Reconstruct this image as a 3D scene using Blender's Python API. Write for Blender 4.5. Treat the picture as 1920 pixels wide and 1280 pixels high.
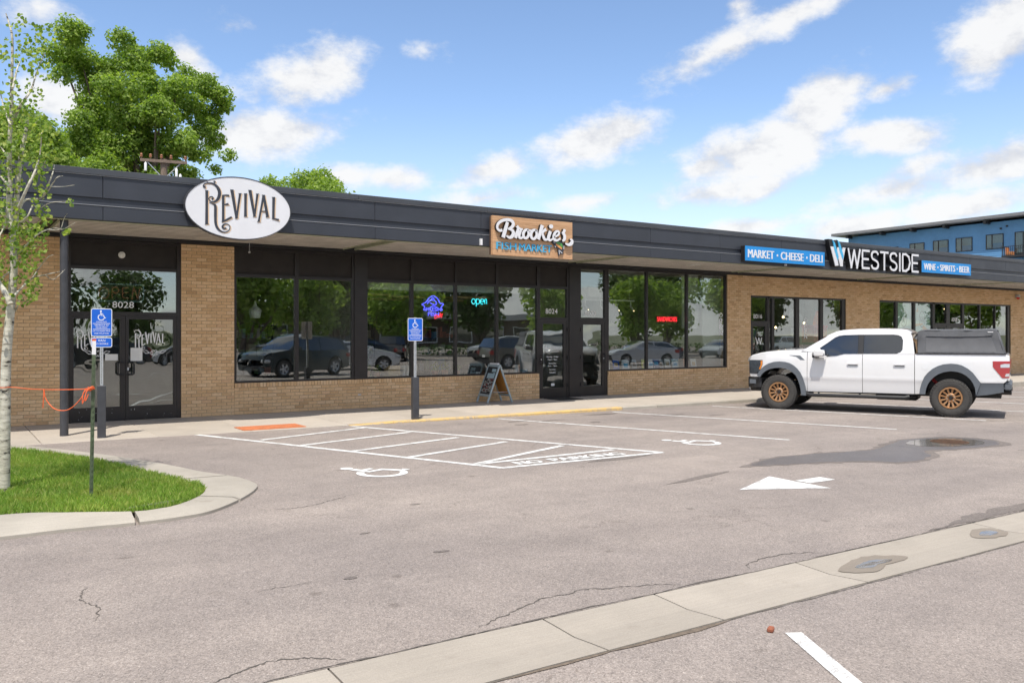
import bpy, bmesh, math, random
from mathutils import Vector, Matrix
R = math.radians
PI = math.pi
sc = bpy.context.scene
COL = sc.collection
for o in list(bpy.data.objects):
    bpy.data.objects.remove(o)

# ------------------------------------------------------------------ camera
YAW = 33.94
cam_d = bpy.data.cameras.new('camera')
cam = bpy.data.objects.new('camera', cam_d)
COL.objects.link(cam)
cam.location = (0, -18.2, 1.79)
cam.rotation_euler = (R(90), 0, R(-YAW))
cam_d.sensor_width = 36.0
cam_d.lens = 29.906
cam_d.shift_y = -0.0078
cam_d.clip_end = 3000
sc.camera = cam

# ------------------------------------------------------------------ sun, exposure
SUN_EL, SUN_AZ = 63.5, 219.8          # azimuth clockwise from +Y
sd = bpy.data.lights.new('sun', 'SUN')
sd.energy = 3.1
sd.angle = R(0.55)
sd.color = (1.0, 0.94, 0.845)
sun = bpy.data.objects.new('sun', sd)
COL.objects.link(sun)
sun.location = (-20, -30, 60)
sun_dir = Vector((math.sin(R(SUN_AZ)) * math.cos(R(SUN_EL)), math.cos(R(SUN_AZ)) * math.cos(R(SUN_EL)), math.sin(R(SUN_EL))))
sun.rotation_euler = (-sun_dir).to_track_quat('-Z', 'Y').to_euler()
sc.view_settings.view_transform = 'Standard'
sc.view_settings.look = 'None'
sc.view_settings.exposure = 0.69
sc.view_settings.gamma = 1.0
sc.view_settings.use_curve_mapping = False
sc.render.engine = 'CYCLES'
sc.cycles.use_denoising = True
sc.cycles.use_adaptive_sampling = True
sc.cycles.adaptive_threshold = 0.02
sc.cycles.max_bounces = 8
sc.cycles.transparent_max_bounces = 16
sc.cycles.sample_clamp_indirect = 6.0

# ------------------------------------------------------------------ world: sky and clouds
wd = bpy.data.worlds.new('World')
sc.world = wd
wd.use_nodes = True
wt = wd.node_tree
wt.nodes.clear()


def wn(kind, **kw):
    n = wt.nodes.new(kind)
    for k, v in kw.items():
        setattr(n, k, v)
    return n


def wmath(op, a, b=None, c=None, clamp=False):
    n = wt.nodes.new('ShaderNodeMath')
    n.operation = op
    n.use_clamp = clamp
    for i, s in enumerate((a, b, c)):
        if s is None:
            continue
        if isinstance(s, (int, float)):
            n.inputs[i].default_value = s
        else:
            wt.links.new(s, n.inputs[i])
    return n.outputs[0]


def wrange(v, a, b, c, d, smooth=True):
    n = wt.nodes.new('ShaderNodeMapRange')
    n.interpolation_type = 'SMOOTHSTEP' if smooth else 'LINEAR'
    wt.links.new(v, n.inputs[0])
    for i, x in enumerate((a, b, c, d)):
        n.inputs[i + 1].default_value = x
    return n.outputs[0]


sky = wn('ShaderNodeTexSky', sky_type='NISHITA', sun_disc=False)
sky.sun_elevation = R(SUN_EL)
sky.sun_rotation = R(SUN_AZ)
sky.altitude = 1650
sky.air_density = 1.0
sky.dust_density = 0.25
sky.ozone_density = 1.6
tcw = wn('ShaderNodeTexCoord')
sep = wn('ShaderNodeSeparateXYZ')
wt.links.new(tcw.outputs['Generated'], sep.inputs[0])
az = wmath('ARCTAN2', sep.outputs[0], sep.outputs[1])
el = wmath('ARCSINE', sep.outputs[2])
azel = wn('ShaderNodeCombineXYZ')
wt.links.new(az, azel.inputs[0])
wt.links.new(el, azel.inputs[1])
FPX = 1595.0
CLOUDS = [  # where each cloud stands in the sky (as seen from the lot), half sizes, tilt, weight
    (1440, 275, 175, 60, 17, 1.25), (1545, 195, 110, 55, 25, 1.25), (1650, 255, 100, 34, -4, 1.15), (1660, 168, 60, 22, 14, 1.0),
    (1325, 312, 70, 22, 18, 1.0), (1345, 95, 120, 34, 24, .85), (1490, 28, 130, 24, 20, .8), (1385, 12, 34, 26, 0, .8),
    (1890, 55, 95, 60, 30, 1.1), (1105, 272, 120, 48, 14, 1.25), (1165, 245, 60, 32, 0, 1.1), (925, 315, 90, 32, 16, .95),
    (570, 150, 115, 56, 20, .9), (505, 250, 150, 50, 4, 1.2), (795, 95, 40, 24, 10, .6), (640, 330, 70, 30, 0, 1.1),
    (430, 48, 45, 22, 0, .55), (350, 110, 46, 34, 0, .9), (105, 185, 70, 44, 0, 1.0), (70, 15, 60, 22, 0, .5),
    (1330, 362, 130, 28, 8, .95), (1420, 352, 60, 26, 10, 1.0), (1660, 358, 130, 26, 12, .85), (1870, 308, 110, 36, 10, 1.15),
    (1810, 385, 130, 28, 8, .95), (1610, 424, 110, 28, 6, 1.0), (905, 372, 90, 20, 8, .8), (1115, 378, 80, 18, 8, .7),
    (730, 335, 80, 22, 5, .7), (1400, 425, 120, 18, 5, .8), (1715, 320, 60, 26, 15, .6), (1180, 425, 110, 14, 5, .6)]
dens = None
for (px, py, hw, hh, tilt, amp) in CLOUDS:
    a0 = R(YAW) + math.atan((px - 960) / FPX)
    e0 = math.atan((625 - py) / math.hypot(FPX, px - 960))
    mp = wn('ShaderNodeMapping', vector_type='TEXTURE')
    mp.inputs['Location'].default_value = (a0, e0, 0)
    mp.inputs['Rotation'].default_value = (0, 0, R(tilt))
    mp.inputs['Scale'].default_value = (1.18 * hw / FPX, 1.18 * hh / FPX, 1)
    wt.links.new(azel.outputs[0], mp.inputs['Vector'])
    ln_ = wn('ShaderNodeVectorMath', operation='LENGTH')
    wt.links.new(mp.outputs[0], ln_.inputs[0])
    v = wmath('MULTIPLY_ADD', ln_.outputs['Value'], -amp, amp)
    dens = v if dens is None else wmath('MAXIMUM', dens, v)
# the rest of the sky: unseen fair-weather clouds, thickened low down for fill light
den = wmath('ADD', sep.outputs[2], 0.22)
px_ = wmath('DIVIDE', sep.outputs[0], den)
py_ = wmath('DIVIDE', sep.outputs[1], den)
pl = wn('ShaderNodeCombineXYZ')
wt.links.new(px_, pl.inputs[0])
wt.links.new(py_, pl.inputs[1])
n0 = wn('ShaderNodeTexNoise')
n0.inputs['Scale'].default_value = 1.7
n0.inputs['Detail'].default_value = 3
wt.links.new(pl.outputs[0], n0.inputs['Vector'])
gen = wmath('ADD', wrange(n0.outputs['Fac'], .36, .60, -.6, 1.15), wrange(el, .05, .5, .35, 0))
off = wmath('ABSOLUTE', wmath('SUBTRACT', az, R(YAW)))
outside = wmath('MAXIMUM', wrange(off, .60, .72, 0, 1), wrange(el, .40, .5, 0, 1))
gen = wmath('ADD', gen, wmath('MULTIPLY', wmath('SUBTRACT', outside, 1.0), 3.0))
dens = wmath('MAXIMUM', dens, gen)
dens = wmath('MAXIMUM', dens, -.6)
st = wn('ShaderNodeVectorMath', operation='MULTIPLY')
wt.links.new(tcw.outputs['Generated'], st.inputs[0])
st.inputs[1].default_value = (1, 1, 1.7)


def cloudnoise(offset):
    ad = wn('ShaderNodeVectorMath', operation='ADD')
    wt.links.new(st.outputs[0], ad.inputs[0])
    ad.inputs[1].default_value = offset
    a = wn('ShaderNodeTexNoise')
    a.inputs['Scale'].default_value = 12.5
    a.inputs['Detail'].default_value = 9
    a.inputs['Roughness'].default_value = .63
    a.inputs['Distortion'].default_value = .0
    wt.links.new(ad.outputs[0], a.inputs['Vector'])
    return a.outputs['Fac']


c1 = cloudnoise((0, 0, 0))
c2 = cloudnoise((-.012, -.016, .045))
D1 = wmath('MULTIPLY_ADD', wmath('SUBTRACT', c1, .5), 2.3, dens)
D2 = wmath('MULTIPLY_ADD', wmath('SUBTRACT', c2, .5), 2.3, dens)
mask = wmath('MULTIPLY', wrange(D1, -.04, .74, 0, 1), .94)
lit = wrange(wmath('SUBTRACT', D1, wmath('MULTIPLY', D2, .85)), -.35, .30, 0, 1)
ccol = wn('ShaderNodeMix', data_type='RGBA')
wt.links.new(lit, ccol.inputs[0])
CL = 4.25
ccol.inputs[6].default_value = (.78 * CL, .79 * CL, .83 * CL, 1)
ccol.inputs[7].default_value = (1.06 * CL, 1.055 * CL, 1.045 * CL, 1)
haze_f = wmath('MULTIPLY', wrange(el, 0.0, .28, 1, 0), .5)
hz = wn('ShaderNodeMix', data_type='RGBA')
wt.links.new(haze_f, hz.inputs[0])
wt.links.new(sky.outputs[0], hz.inputs[6])
hz.inputs[7].default_value = (4.0, 3.95, 3.95, 1)
mixs = wn('ShaderNodeMix', data_type='RGBA')
wt.links.new(mask, mixs.inputs[0])
wt.links.new(hz.outputs[2], mixs.inputs[6])
wt.links.new(ccol.outputs[2], mixs.inputs[7])
bg = wn('ShaderNodeBackground')
bg.inputs['Strength'].default_value = 0.135
wt.links.new(mixs.outputs[2], bg.inputs['Color'])
wo = wn('ShaderNodeOutputWorld')
wt.links.new(bg.outputs[0], wo.inputs['Surface'])
wd.cycles.sampling_method = 'MANUAL'
wd.cycles.sample_map_resolution = 512

# ------------------------------------------------------------------ helpers
def gz(x):
    """height of the lot: it falls gently to the right for drainage"""
    return .07 - .0062 * min(max(x - 2.5, 0), 40)


def lerp(a, b, t):
    return a + (b - a) * t


class MB:
    """collects geometry, builds ONE mesh object"""

    def __init__(self):
        self.v, self.f, self.m = [], [], []

    def add(self, vs, fs, mi=0):
        o = len(self.v)
        self.v += [tuple(p) for p in vs]
        self.f += [tuple(i + o for i in q) for q in fs]
        self.m += [mi] * len(fs)
        return self

    def box(self, x0, x1, y0, y1, z0, z1, mi=0, xf=None):
        vs = [(x, y, z) for x in (x0, x1) for y in (y0, y1) for z in (z0, z1)]
        if xf is not None:
            vs = [xf @ Vector(p) for p in vs]
        return self.add(vs, [(0, 1, 3, 2), (4, 6, 7, 5), (0, 4, 5, 1), (2, 3, 7, 6), (0, 2, 6, 4), (1, 5, 7, 3)], mi)

    def tube(self, pts, rad, n=8, mi=0, cap=True):
        pts = [Vector(p) for p in pts]
        if not hasattr(rad, '__len__'):
            rad = [rad] * len(pts)
        vs, fs = [], []
        up = None
        for i, p in enumerate(pts):
            d = (pts[min(i + 1, len(pts) - 1)] - pts[max(i - 1, 0)])
            if d.length < 1e-9:
                d = Vector((0, 0, 1))
            d.normalize()
            if up is None:
                up = Vector((1, 0, 0)) if abs(d.x) < .8 else Vector((0, 1, 0))
            a = (up - d * up.dot(d))
            if a.length < 1e-6:
                a = d.orthogonal()
            a.normalize()
            up = a
            b = d.cross(a)
            for k in range(n):
                t = 2 * PI * k / n
                vs.append(p + (a * math.cos(t) + b * math.sin(t)) * rad[i])
        for i in range(len(pts) - 1):
            for k in range(n):
                k2 = (k + 1) % n
                fs.append((i * n + k, i * n + k2, (i + 1) * n + k2, (i + 1) * n + k))
        if cap:
            fs.append(tuple(range(n - 1, -1, -1)))
            fs.append(tuple((len(pts) - 1) * n + k for k in range(n)))
        return self.add(vs, fs, mi)

    def prism(self, poly, h0, h1, fn, mi=0, mside=None):
        """poly: 2D outline; fn(u, v, h) -> 3D point; closed solid between h0 and h1"""
        n = len(poly)
        vs = [fn(u, v, h0) for u, v in poly] + [fn(u, v, h1) for u, v in poly]
        self.add(vs, [tuple(range(n))], mi)
        o = len(self.v) - 2 * n
        self.f.append(tuple(o + n + i for i in range(n - 1, -1, -1)))
        self.m.append(mi)
        ms = mi if mside is None else mside
        for i in range(n):
            j = (i + 1) % n
            self.f.append((o + j, o + i, o + n + i, o + n + j))
            self.m.append(ms)
        return self

    def lathe(self, prof, n=24, xf=None, mi=0, close=False):
        """prof: (r, h) about local z"""
        vs, fs = [], []
        for r, h in prof:
            for k in range(n):
                t = 2 * PI * k / n
                p = Vector((r * math.cos(t), r * math.sin(t), h))
                vs.append(xf @ p if xf is not None else p)
        m = len(prof)
        for i in range(m if close else m - 1):
            i2 = (i + 1) % m
            for k in range(n):
                k2 = (k + 1) % n
                fs.append((i * n + k, i * n + k2, i2 * n + k2, i2 * n + k))
        return self.add(vs, fs, mi)

    def ribbon(self, pts, wid, h0, h1, fn, mi=0, mside=None):
        """flat stroke of varying width along 2D centre points, as a solid"""
        n = len(pts)
        if not hasattr(wid, '__len__'):
            wid = [wid] * n
        Ls, Rs = [], []
        for i, (x, y) in enumerate(pts):
            x0, y0 = pts[max(i - 1, 0)]
            x1, y1 = pts[min(i + 1, n - 1)]
            d = math.hypot(x1 - x0, y1 - y0) or 1
            nx, ny = -(y1 - y0) / d, (x1 - x0) / d
            Ls.append((x + nx * wid[i] / 2, y + ny * wid[i] / 2))
            Rs.append((x - nx * wid[i] / 2, y - ny * wid[i] / 2))
        o = len(self.v)
        for h in (h0, h1):
            for p in Ls + Rs:
                self.v.append(tuple(fn(p[0], p[1], h)))
        N = 2 * n

        def q(a, b, c, d, m):
            self.f.append((o + a, o + b, o + c, o + d))
            self.m.append(m)
        ms = mi if mside is None else mside
        for i in range(n - 1):
            q(i, n + i, n + i + 1, i + 1, mi)
            q(N + i, N + i + 1, N + n + i + 1, N + n + i, mi)
            q(i, i + 1, N + i + 1, N + i, ms)
            q(n + i, N + n + i, N + n + i + 1, n + i + 1, ms)
        q(0, N, N + n, n, ms)
        q(n - 1, n + n - 1, N + n + n - 1, N + n - 1, ms)
        return self

    def mesh(self, name, mats, smooth=None, recalc=True, bevel=0, seg=1):
        me = bpy.data.meshes.new(name)
        me.from_pydata(self.v, [], self.f)
        if not isinstance(mats, (list, tuple)):
            mats = [mats]
        for m in mats:
            me.materials.append(m)
        me.polygons.foreach_set('material_index', self.m)
        if recalc or bevel:
            bm = bmesh.new()
            bm.from_mesh(me)
            if recalc:
                bmesh.ops.recalc_face_normals(bm, faces=bm.faces)
            if bevel:
                es = [e for e in bm.edges if len(e.link_faces) == 2 and e.calc_face_angle(0) > .5]
                bmesh.ops.bevel(bm, geom=es, offset=bevel, segments=seg, affect='EDGES', clamp_overlap=True)
            bm.to_mesh(me)
            bm.free()
        if smooth is not None:
            me.shade_smooth()
            me.set_sharp_from_angle(angle=R(smooth))
        me.update()
        return me

    def build(self, name, mats, parent=None, **kw):
        return link(name, self.mesh(name, mats, **kw), parent)


def link(name, data, parent=None, loc=None, rotz=None):
    o = bpy.data.objects.new(name, data)
    COL.objects.link(o)
    if parent is not None:
        o.parent = parent
    if loc is not None:
        o.location = loc
    if rotz is not None:
        o.rotation_euler = (0, 0, rotz)
    return o


def tag(o, label=None, cat=None, group=None, kind=None):
    if label:
        o['label'] = label
    if cat:
        o['category'] = cat
    if group:
        o['group'] = group
    if kind:
        o['kind'] = kind
    return o


def thing(name, label, cat, loc=(0, 0, 0), rotz=0, group=None):
    o = link(name, None, None, loc, rotz)
    o.empty_display_size = .2
    return tag(o, label, cat, group)


def B(x0, x1, y0, y1, z0, z1):
    return MB().box(x0, x1, y0, y1, z0, z1)


_txt = {}


def text_polys(s):
    """outline mesh of a line of lettering in the built-in font: verts, faces, bounds"""
    if s in _txt:
        return _txt[s]
    cu = bpy.data.curves.new('lettering', 'FONT')
    cu.body = s
    cu.resolution_u = 3
    ob = bpy.data.objects.new('lettering', cu)
    COL.objects.link(ob)
    bpy.context.view_layer.update()
    dg = bpy.context.evaluated_depsgraph_get()
    me = bpy.data.meshes.new_from_object(ob.evaluated_get(dg))
    vs = [tuple(v.co) for v in me.vertices]
    fs = [tuple(p.vertices) for p in me.polygons]
    bpy.data.objects.remove(ob)
    bpy.data.meshes.remove(me)
    bpy.data.curves.remove(cu)
    xs = [v[0] for v in vs]
    ys = [v[1] for v in vs]
    _txt[s] = (vs, fs, min(xs), max(xs), min(ys), max(ys))
    return _txt[s]


def put_text(mb, s, x0, x1, z0, z1, fn, mi=0, depth=.004, mside=None):
    """fit the lettering s into the rectangle; fn(u, v, h) maps to 3D; a thin solid"""
    vs, fs, a, b, c, d = text_polys(s)
    pts = [(lerp(x0, x1, (v[0] - a) / (b - a or 1)), lerp(z0, z1, (v[1] - c) / (d - c or 1))) for v in vs]
    n = len(pts)
    o = len(mb.v)
    mb.v += [tuple(fn(u, v, 0)) for u, v in pts] + [tuple(fn(u, v, depth)) for u, v in pts]
    cnt = {}
    for f in fs:
        mb.f.append(tuple(o + i for i in f))
        mb.m.append(mi)
        mb.f.append(tuple(o + n + i for i in reversed(f)))
        mb.m.append(mi)
        for i in range(len(f)):
            e = (f[i], f[(i + 1) % len(f)])
            k = tuple(sorted(e))
            cnt.setdefault(k, []).append(e)
    ms = mi if mside is None else mside
    for k, es in cnt.items():
        if len(es) == 1:
            i, j = es[0]
            mb.f.append((o + j, o + i, o + n + i, o + n + j))
            mb.m.append(ms)
    return mb


def wallfn(y):
    """map (x, z, h) on a facade-parallel plane at depth y, h sticking out to the front"""
    return lambda u, v, h: (u, y - h, v)


def smooth_path(pts, k=5):
    """Catmull-Rom through 2D/3D points"""
    out = []
    n = len(pts)
    P = [Vector(p) for p in pts]
    for i in range(n - 1):
        p0, p1, p2, p3 = P[max(i - 1, 0)], P[i], P[i + 1], P[min(i + 2, n - 1)]
        for j in range(k):
            t = j / k
            out.append(.5 * ((2 * p1) + (p2 - p0) * t + (2 * p0 - 5 * p1 + 4 * p2 - p3) * t * t + (3 * p1 - p0 - 3 * p2 + p3) * t ** 3))
    out.append(P[-1])
    return [tuple(p) for p in out]


# ------------------------------------------------------------------ materials
def newmat(name):
    m = bpy.data.materials.new(name)
    m.use_nodes = True
    t = m.node_tree
    b = t.nodes['Principled BSDF']
    return m, t, b


def node(t, kind, ins=None, **kw):
    n = t.nodes.new(kind)
    for k, v in kw.items():
        setattr(n, k, v)
    for k, v in (ins or {}).items():
        if hasattr(v, 'is_output'):
            t.links.new(v, n.inputs[k])
        else:
            n.inputs[k].default_value = v
    return n


def rgb(c):
    return (c[0], c[1], c[2], 1)


def ramp(t, fac, stops, interp='LINEAR'):
    n = t.nodes.new('ShaderNodeValToRGB')
    n.color_ramp.interpolation = interp
    e = n.color_ramp.elements
    e[0].position, e[0].color = stops[0][0], rgb(stops[0][1])
    e[1].position, e[1].color = stops[-1][0], rgb(stops[-1][1])
    for p, c in stops[1:-1]:
        x = e.new(p)
        x.color = rgb(c)
    t.links.new(fac, n.inputs[0])
    return n.outputs[0]


def noise(t, vec, scale, detail=4, rough=.55):
    n = node(t, 'ShaderNodeTexNoise', {'Scale': scale, 'Detail': detail, 'Roughness': rough})
    if vec is not None:
        t.links.new(vec, n.inputs['Vector'])
    return n.outputs['Fac']


def mixc(t, fac, a, b, mode='MIX'):
    n = t.nodes.new('ShaderNodeMix')
    n.data_type = 'RGBA'
    n.blend_type = mode
    for i, s in ((0, fac), (6, a), (7, b)):
        if hasattr(s, 'is_output'):
            t.links.new(s, n.inputs[i])
        else:
            n.inputs[i].default_value = s if i == 0 else rgb(s)
    return n.outputs[2]


def mth(t, op, a, b=0.0, clamp=False):
    n = t.nodes.new('ShaderNodeMath')
    n.operation = op
    n.use_clamp = clamp
    for i, s in enumerate((a, b)):
        if hasattr(s, 'is_output'):
            t.links.new(s, n.inputs[i])
        else:
            n.inputs[i].default_value = s
    return n.outputs[0]


def bumpn(t, b, h, strength=.3, dist=.01):
    n = node(t, 'ShaderNodeBump', {'Strength': strength, 'Distance': dist, 'Height': h})
    t.links.new(n.outputs[0], b.inputs['Normal'])
    return n


def objco(t):
    return node(t, 'ShaderNodeTexCoord').outputs['Object']


def pm(name, col, rough=.5, metal=0., var=.12, vs=6., bump=0., bs=60., coat=0., emis=0., spec=.5, rvar=.1):
    m, t, b = newmat(name)
    co = objco(t)
    nz = noise(t, co, vs, 5)
    c = ramp(t, nz, [(.25, [x * (1 - var) for x in col]), (.75, [min(1, x * (1 + var)) for x in col])])
    t.links.new(c, b.inputs['Base Color'])
    b.inputs['Metallic'].default_value = metal
    b.inputs['Specular IOR Level'].default_value = spec
    rr = node(t, 'ShaderNodeMapRange', {'Value': noise(t, co, vs * 2.3, 3), 'To Min': max(0.02, rough - rvar), 'To Max': min(1, rough + rvar)})
    t.links.new(rr.outputs[0], b.inputs['Roughness'])
    if coat:
        b.inputs['Coat Weight'].default_value = coat
        b.inputs['Coat Roughness'].default_value = .04
    if emis:
        b.inputs['Emission Color'].default_value = rgb(col)
        b.inputs['Emission Strength'].default_value = emis
    if bump:
        bumpn(t, b, noise(t, co, bs, 3), bump)
    return m


def asphalt_mat(name, k=1.0, rough=.92, wet=False):
    m, t, b = newmat(name)
    co = objco(t)
    vo = node(t, 'ShaderNodeTexVoronoi', {'Scale': 135.0, 'Vector': co})
    vo2 = node(t, 'ShaderNodeTexVoronoi', {'Scale': 58.0, 'Vector': co})
    g = ramp(t, vo.outputs['Color'], [(.05, (.185 * k, .162 * k, .150 * k)), (.45, (.300 * k, .262 * k, .243 * k)), (.8, (.350 * k, .307 * k, .284 * k)), (1, (.50 * k, .45 * k, .42 * k))])
    g2 = ramp(t, vo2.outputs['Color'], [(.1, (.82, .82, .82)), (.9, (1.10, 1.09, 1.08))])
    c = mixc(t, .7, g, g2, 'MULTIPLY')
    mid = ramp(t, noise(t, co, 2.2, 6, .65), [(.3, (.89, .89, .89)), (.7, (1.07, 1.065, 1.06))])
    c = mixc(t, 1, c, mid, 'MULTIPLY')
    big = ramp(t, noise(t, co, .26, 5), [(.33, (.86, .86, .87)), (.66, (1.08, 1.07, 1.05))])
    c = mixc(t, 1, c, big, 'MULTIPLY')
    # small dark drips and grit
    dr = node(t, 'ShaderNodeTexVoronoi', {'Scale': 1.7, 'Vector': co, 'Randomness': 1.0})
    dd = mth(t, 'ADD', dr.outputs['Distance'], mth(t, 'MULTIPLY', noise(t, co, 9, 4, .7), .22))
    c = mixc(t, 1, c, ramp(t, dd, [(.15, (.70, .69, .68)), (.21, (1, 1, 1))]), 'MULTIPLY')
    spots = ramp(t, noise(t, co, 1.1, 8, .7), [(.62, (1, 1, 1)), (.78, (.76, .75, .74))])
    c = mixc(t, 1, c, spots, 'MULTIPLY')
    # tyre polished streaks along the row
    mp = node(t, 'ShaderNodeMapping', {'Vector': co, 'Scale': (.10, 1.3, 1)})
    stk = ramp(t, noise(t, mp.outputs[0], 1.0, 5, .6), [(.32, (.90, .90, .90)), (.66, (1.06, 1.06, 1.05))])
    c = mixc(t, 1, c, stk, 'MULTIPLY')
    # hairline crazing
    wv = node(t, 'ShaderNodeTexVoronoi', {'Scale': .55, 'Vector': node(t, 'ShaderNodeVectorMath', {0: co, 1: node(t, 'ShaderNodeTexNoise', {'Scale': 1.4, 'Detail': 7.0, 'Roughness': .7, 'Vector': co}).outputs['Color']}, operation='ADD').outputs[0]}, feature='DISTANCE_TO_EDGE')
    cz = mth(t, 'ADD', wv.outputs['Distance'], mth(t, 'MULTIPLY', ramp(t, noise(t, co, .5, 2), [(.48, (1, 1, 1)), (.60, (0, 0, 0))]), .1))
    c = mixc(t, 1, c, ramp(t, cz, [(.0015, (.60, .58, .56)), (.0045, (1, 1, 1))]), 'MULTIPLY')
    t.links.new(c, b.inputs['Base Color'])
    b.inputs['Roughness'].default_value = rough
    b.inputs['Specular IOR Level'].default_value = .5 if wet else .25
    bumpn(t, b, vo.outputs['Distance'], .12 if wet else .4, .005)
    return m


def concrete_mat(name, col, var=.10, stain=.16):
    m, t, b = newmat(name)
    co = objco(t)
    c = ramp(t, noise(t, co, 1.3, 7, .65), [(.28, [x * (1 - var) for x in col]), (.72, [x * (1 + var * .8) for x in col])])
    sp = ramp(t, noise(t, co, 130, 2), [(.3, (.86, .86, .86)), (.7, (1.10, 1.10, 1.10))])
    c = mixc(t, .8, c, sp, 'MULTIPLY')
    stn = ramp(t, noise(t, co, 3.1, 9, .72), [(.60, (1, 1, 1)), (.76, (1 - stain, 1 - stain * 1.12, 1 - stain * 1.25))])
    c = mixc(t, 1, c, stn, 'MULTIPLY')
    mp = node(t, 'ShaderNodeMapping', {'Vector': co, 'Scale': (1, 22, 22)})
    br = ramp(t, noise(t, mp.outputs[0], 3, 3), [(.35, (.96, .96, .96)), (.65, (1.03, 1.03, 1.03))])
    c = mixc(t, 1, c, br, 'MULTIPLY')
    oi = node(t, 'ShaderNodeObjectInfo')
    rn = ramp(t, oi.outputs['Random'], [(0, (.93, .93, .925)), (1, (1.05, 1.05, 1.05))])
    c = mixc(t, 1, c, rn, 'MULTIPLY')
    t.links.new(c, b.inputs['Base Color'])
    b.inputs['Roughness'].default_value = .88
    b.inputs['Specular IOR Level'].default_value = .3
    bumpn(t, b, noise(t, co, 90, 3), .25, .005)
    return m


def paint_mat(name, col, wear=.5):
    m, t, b = newmat(name)
    co = objco(t)
    vo = node(t, 'ShaderNodeTexVoronoi', {'Scale': 95.0, 'Vector': co})
    w = mth(t, 'ADD', mth(t, 'MULTIPLY', noise(t, co, 7, 6, .7), 1.0), mth(t, 'MULTIPLY', vo.outputs['Distance'], .35))
    f = ramp(t, w, [(wear + .18, (0, 0, 0)), (wear + .30, (.75, .75, .75))])
    base = ramp(t, noise(t, co, 2, 4), [(.3, [x * .93 for x in col]), (.7, col)])
    c = mixc(t, f, base, (.30, .28, .27))
    t.links.new(c, b.inputs['Base Color'])
    b.inputs['Roughness'].default_value = .75
    bumpn(t, b, vo.outputs['Distance'], .35, .005)
    return m


def brick_mat():
    m, t, b = newmat('tan_brick')
    co = objco(t)
    oi = node(t, 'ShaderNodeObjectInfo')
    ge = node(t, 'ShaderNodeNewGeometry')
    r = mth(t, 'FRACT', mth(t, 'ADD', mth(t, 'MULTIPLY', oi.outputs['Random'], 3.7), mth(t, 'MULTIPLY', ge.outputs['Random Per Island'], 5.3)))
    c = ramp(t, r, [(0, (.58, .37, .20)), (.06, (.67, .44, .24)), (.30, (.73, .49, .275)), (.55, (.765, .525, .30)), (.8, (.785, .55, .325)), (.95, (.80, .58, .36)), (1, (.68, .43, .25))])
    c = mixc(t, 1, c, ramp(t, noise(t, co, 26, 5), [(.3, (.88, .87, .85)), (.7, (1.07, 1.07, 1.07))]), 'MULTIPLY')
    c = mixc(t, .6, c, ramp(t, noise(t, co, 160, 2), [(.35, (.8, .79, .78)), (.65, (1.1, 1.1, 1.1))]), 'MULTIPLY')
    wc = node(t, 'ShaderNodeNewGeometry').outputs['Position']
    c = mixc(t, 1, c, ramp(t, noise(t, wc, .9, 5), [(.3, (.90, .89, .88)), (.7, (1.05, 1.05, 1.05))]), 'MULTIPLY')
    t.links.new(c, b.inputs['Base Color'])
    b.inputs['Roughness'].default_value = .82
    b.inputs['Specular IOR Level'].default_value = .25
    bumpn(t, b, noise(t, co, 110, 4), .35, .004)
    return m


def glass_mat(name, tint=(.92, .95, .94), r0=.185, wave=.0022, ws=.9):
    """thin pane: mirror share grows towards grazing angles, the rest goes straight through"""
    m = bpy.data.materials.new(name)
    m.use_nodes = True
    t = m.node_tree
    t.nodes.clear()
    ge = node(t, 'ShaderNodeNewGeometry')
    bp = node(t, 'ShaderNodeBump', {'Strength': wave, 'Distance': 1.0, 'Height': noise(t, ge.outputs['Position'], ws, 1)})
    dt = node(t, 'ShaderNodeVectorMath', {0: ge.outputs['Incoming'], 1: ge.outputs['Normal']}, operation='DOT_PRODUCT')
    c1_ = mth(t, 'SUBTRACT', 1.0, mth(t, 'ABSOLUTE', dt.outputs['Value']))
    f = mth(t, 'ADD', mth(t, 'MULTIPLY', mth(t, 'POWER', c1_, 5.0), 1 - r0), r0)
    tr = node(t, 'ShaderNodeBsdfTransparent', {'Color': rgb(tint)})
    gl = node(t, 'ShaderNodeBsdfGlossy', {'Color': (.95, .98, .97, 1), 'Roughness': 0.0, 'Normal': bp.outputs[0]})
    mx = node(t, 'ShaderNodeMixShader', {0: f, 1: tr.outputs[0], 2: gl.outputs[0]})
    node(t, 'ShaderNodeOutputMaterial', {'Surface': mx.outputs[0]})
    return m


def leaf_mat(name, stops, trans=.35, rough=.45, dry=None):
    m = bpy.data.materials.new(name)
    m.use_nodes = True
    t = m.node_tree
    t.nodes.clear()
    ge = node(t, 'ShaderNodeNewGeometry')
    c = ramp(t, ge.outputs['Random Per Island'], stops)
    oc = objco(t)
    c = mixc(t, 1, c, ramp(t, noise(t, oc, .8, 3), [(.3, (.75, .80, .75)), (.7, (1.18, 1.12, 1.0))]), 'MULTIPLY')
    if dry:
        c = mixc(t, ramp(t, noise(t, oc, 2.6, 6, .65), [(.52, (0, 0, 0)), (.72, (.75, .75, .75))]), c, dry)
    di = node(t, 'ShaderNodeBsdfPrincipled', {'Base Color': c, 'Roughness': rough, 'Specular IOR Level': .3})
    c2 = mixc(t, 1, c, (1.5, 1.6, .6), 'MULTIPLY')
    ts = node(t, 'ShaderNodeBsdfTranslucent', {'Color': c2})
    mx = node(t, 'ShaderNodeMixShader', {0: trans, 1: di.outputs[0], 2: ts.outputs[0]})
    node(t, 'ShaderNodeOutputMaterial', {'Surface': mx.outputs[0]})
    return m


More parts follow.
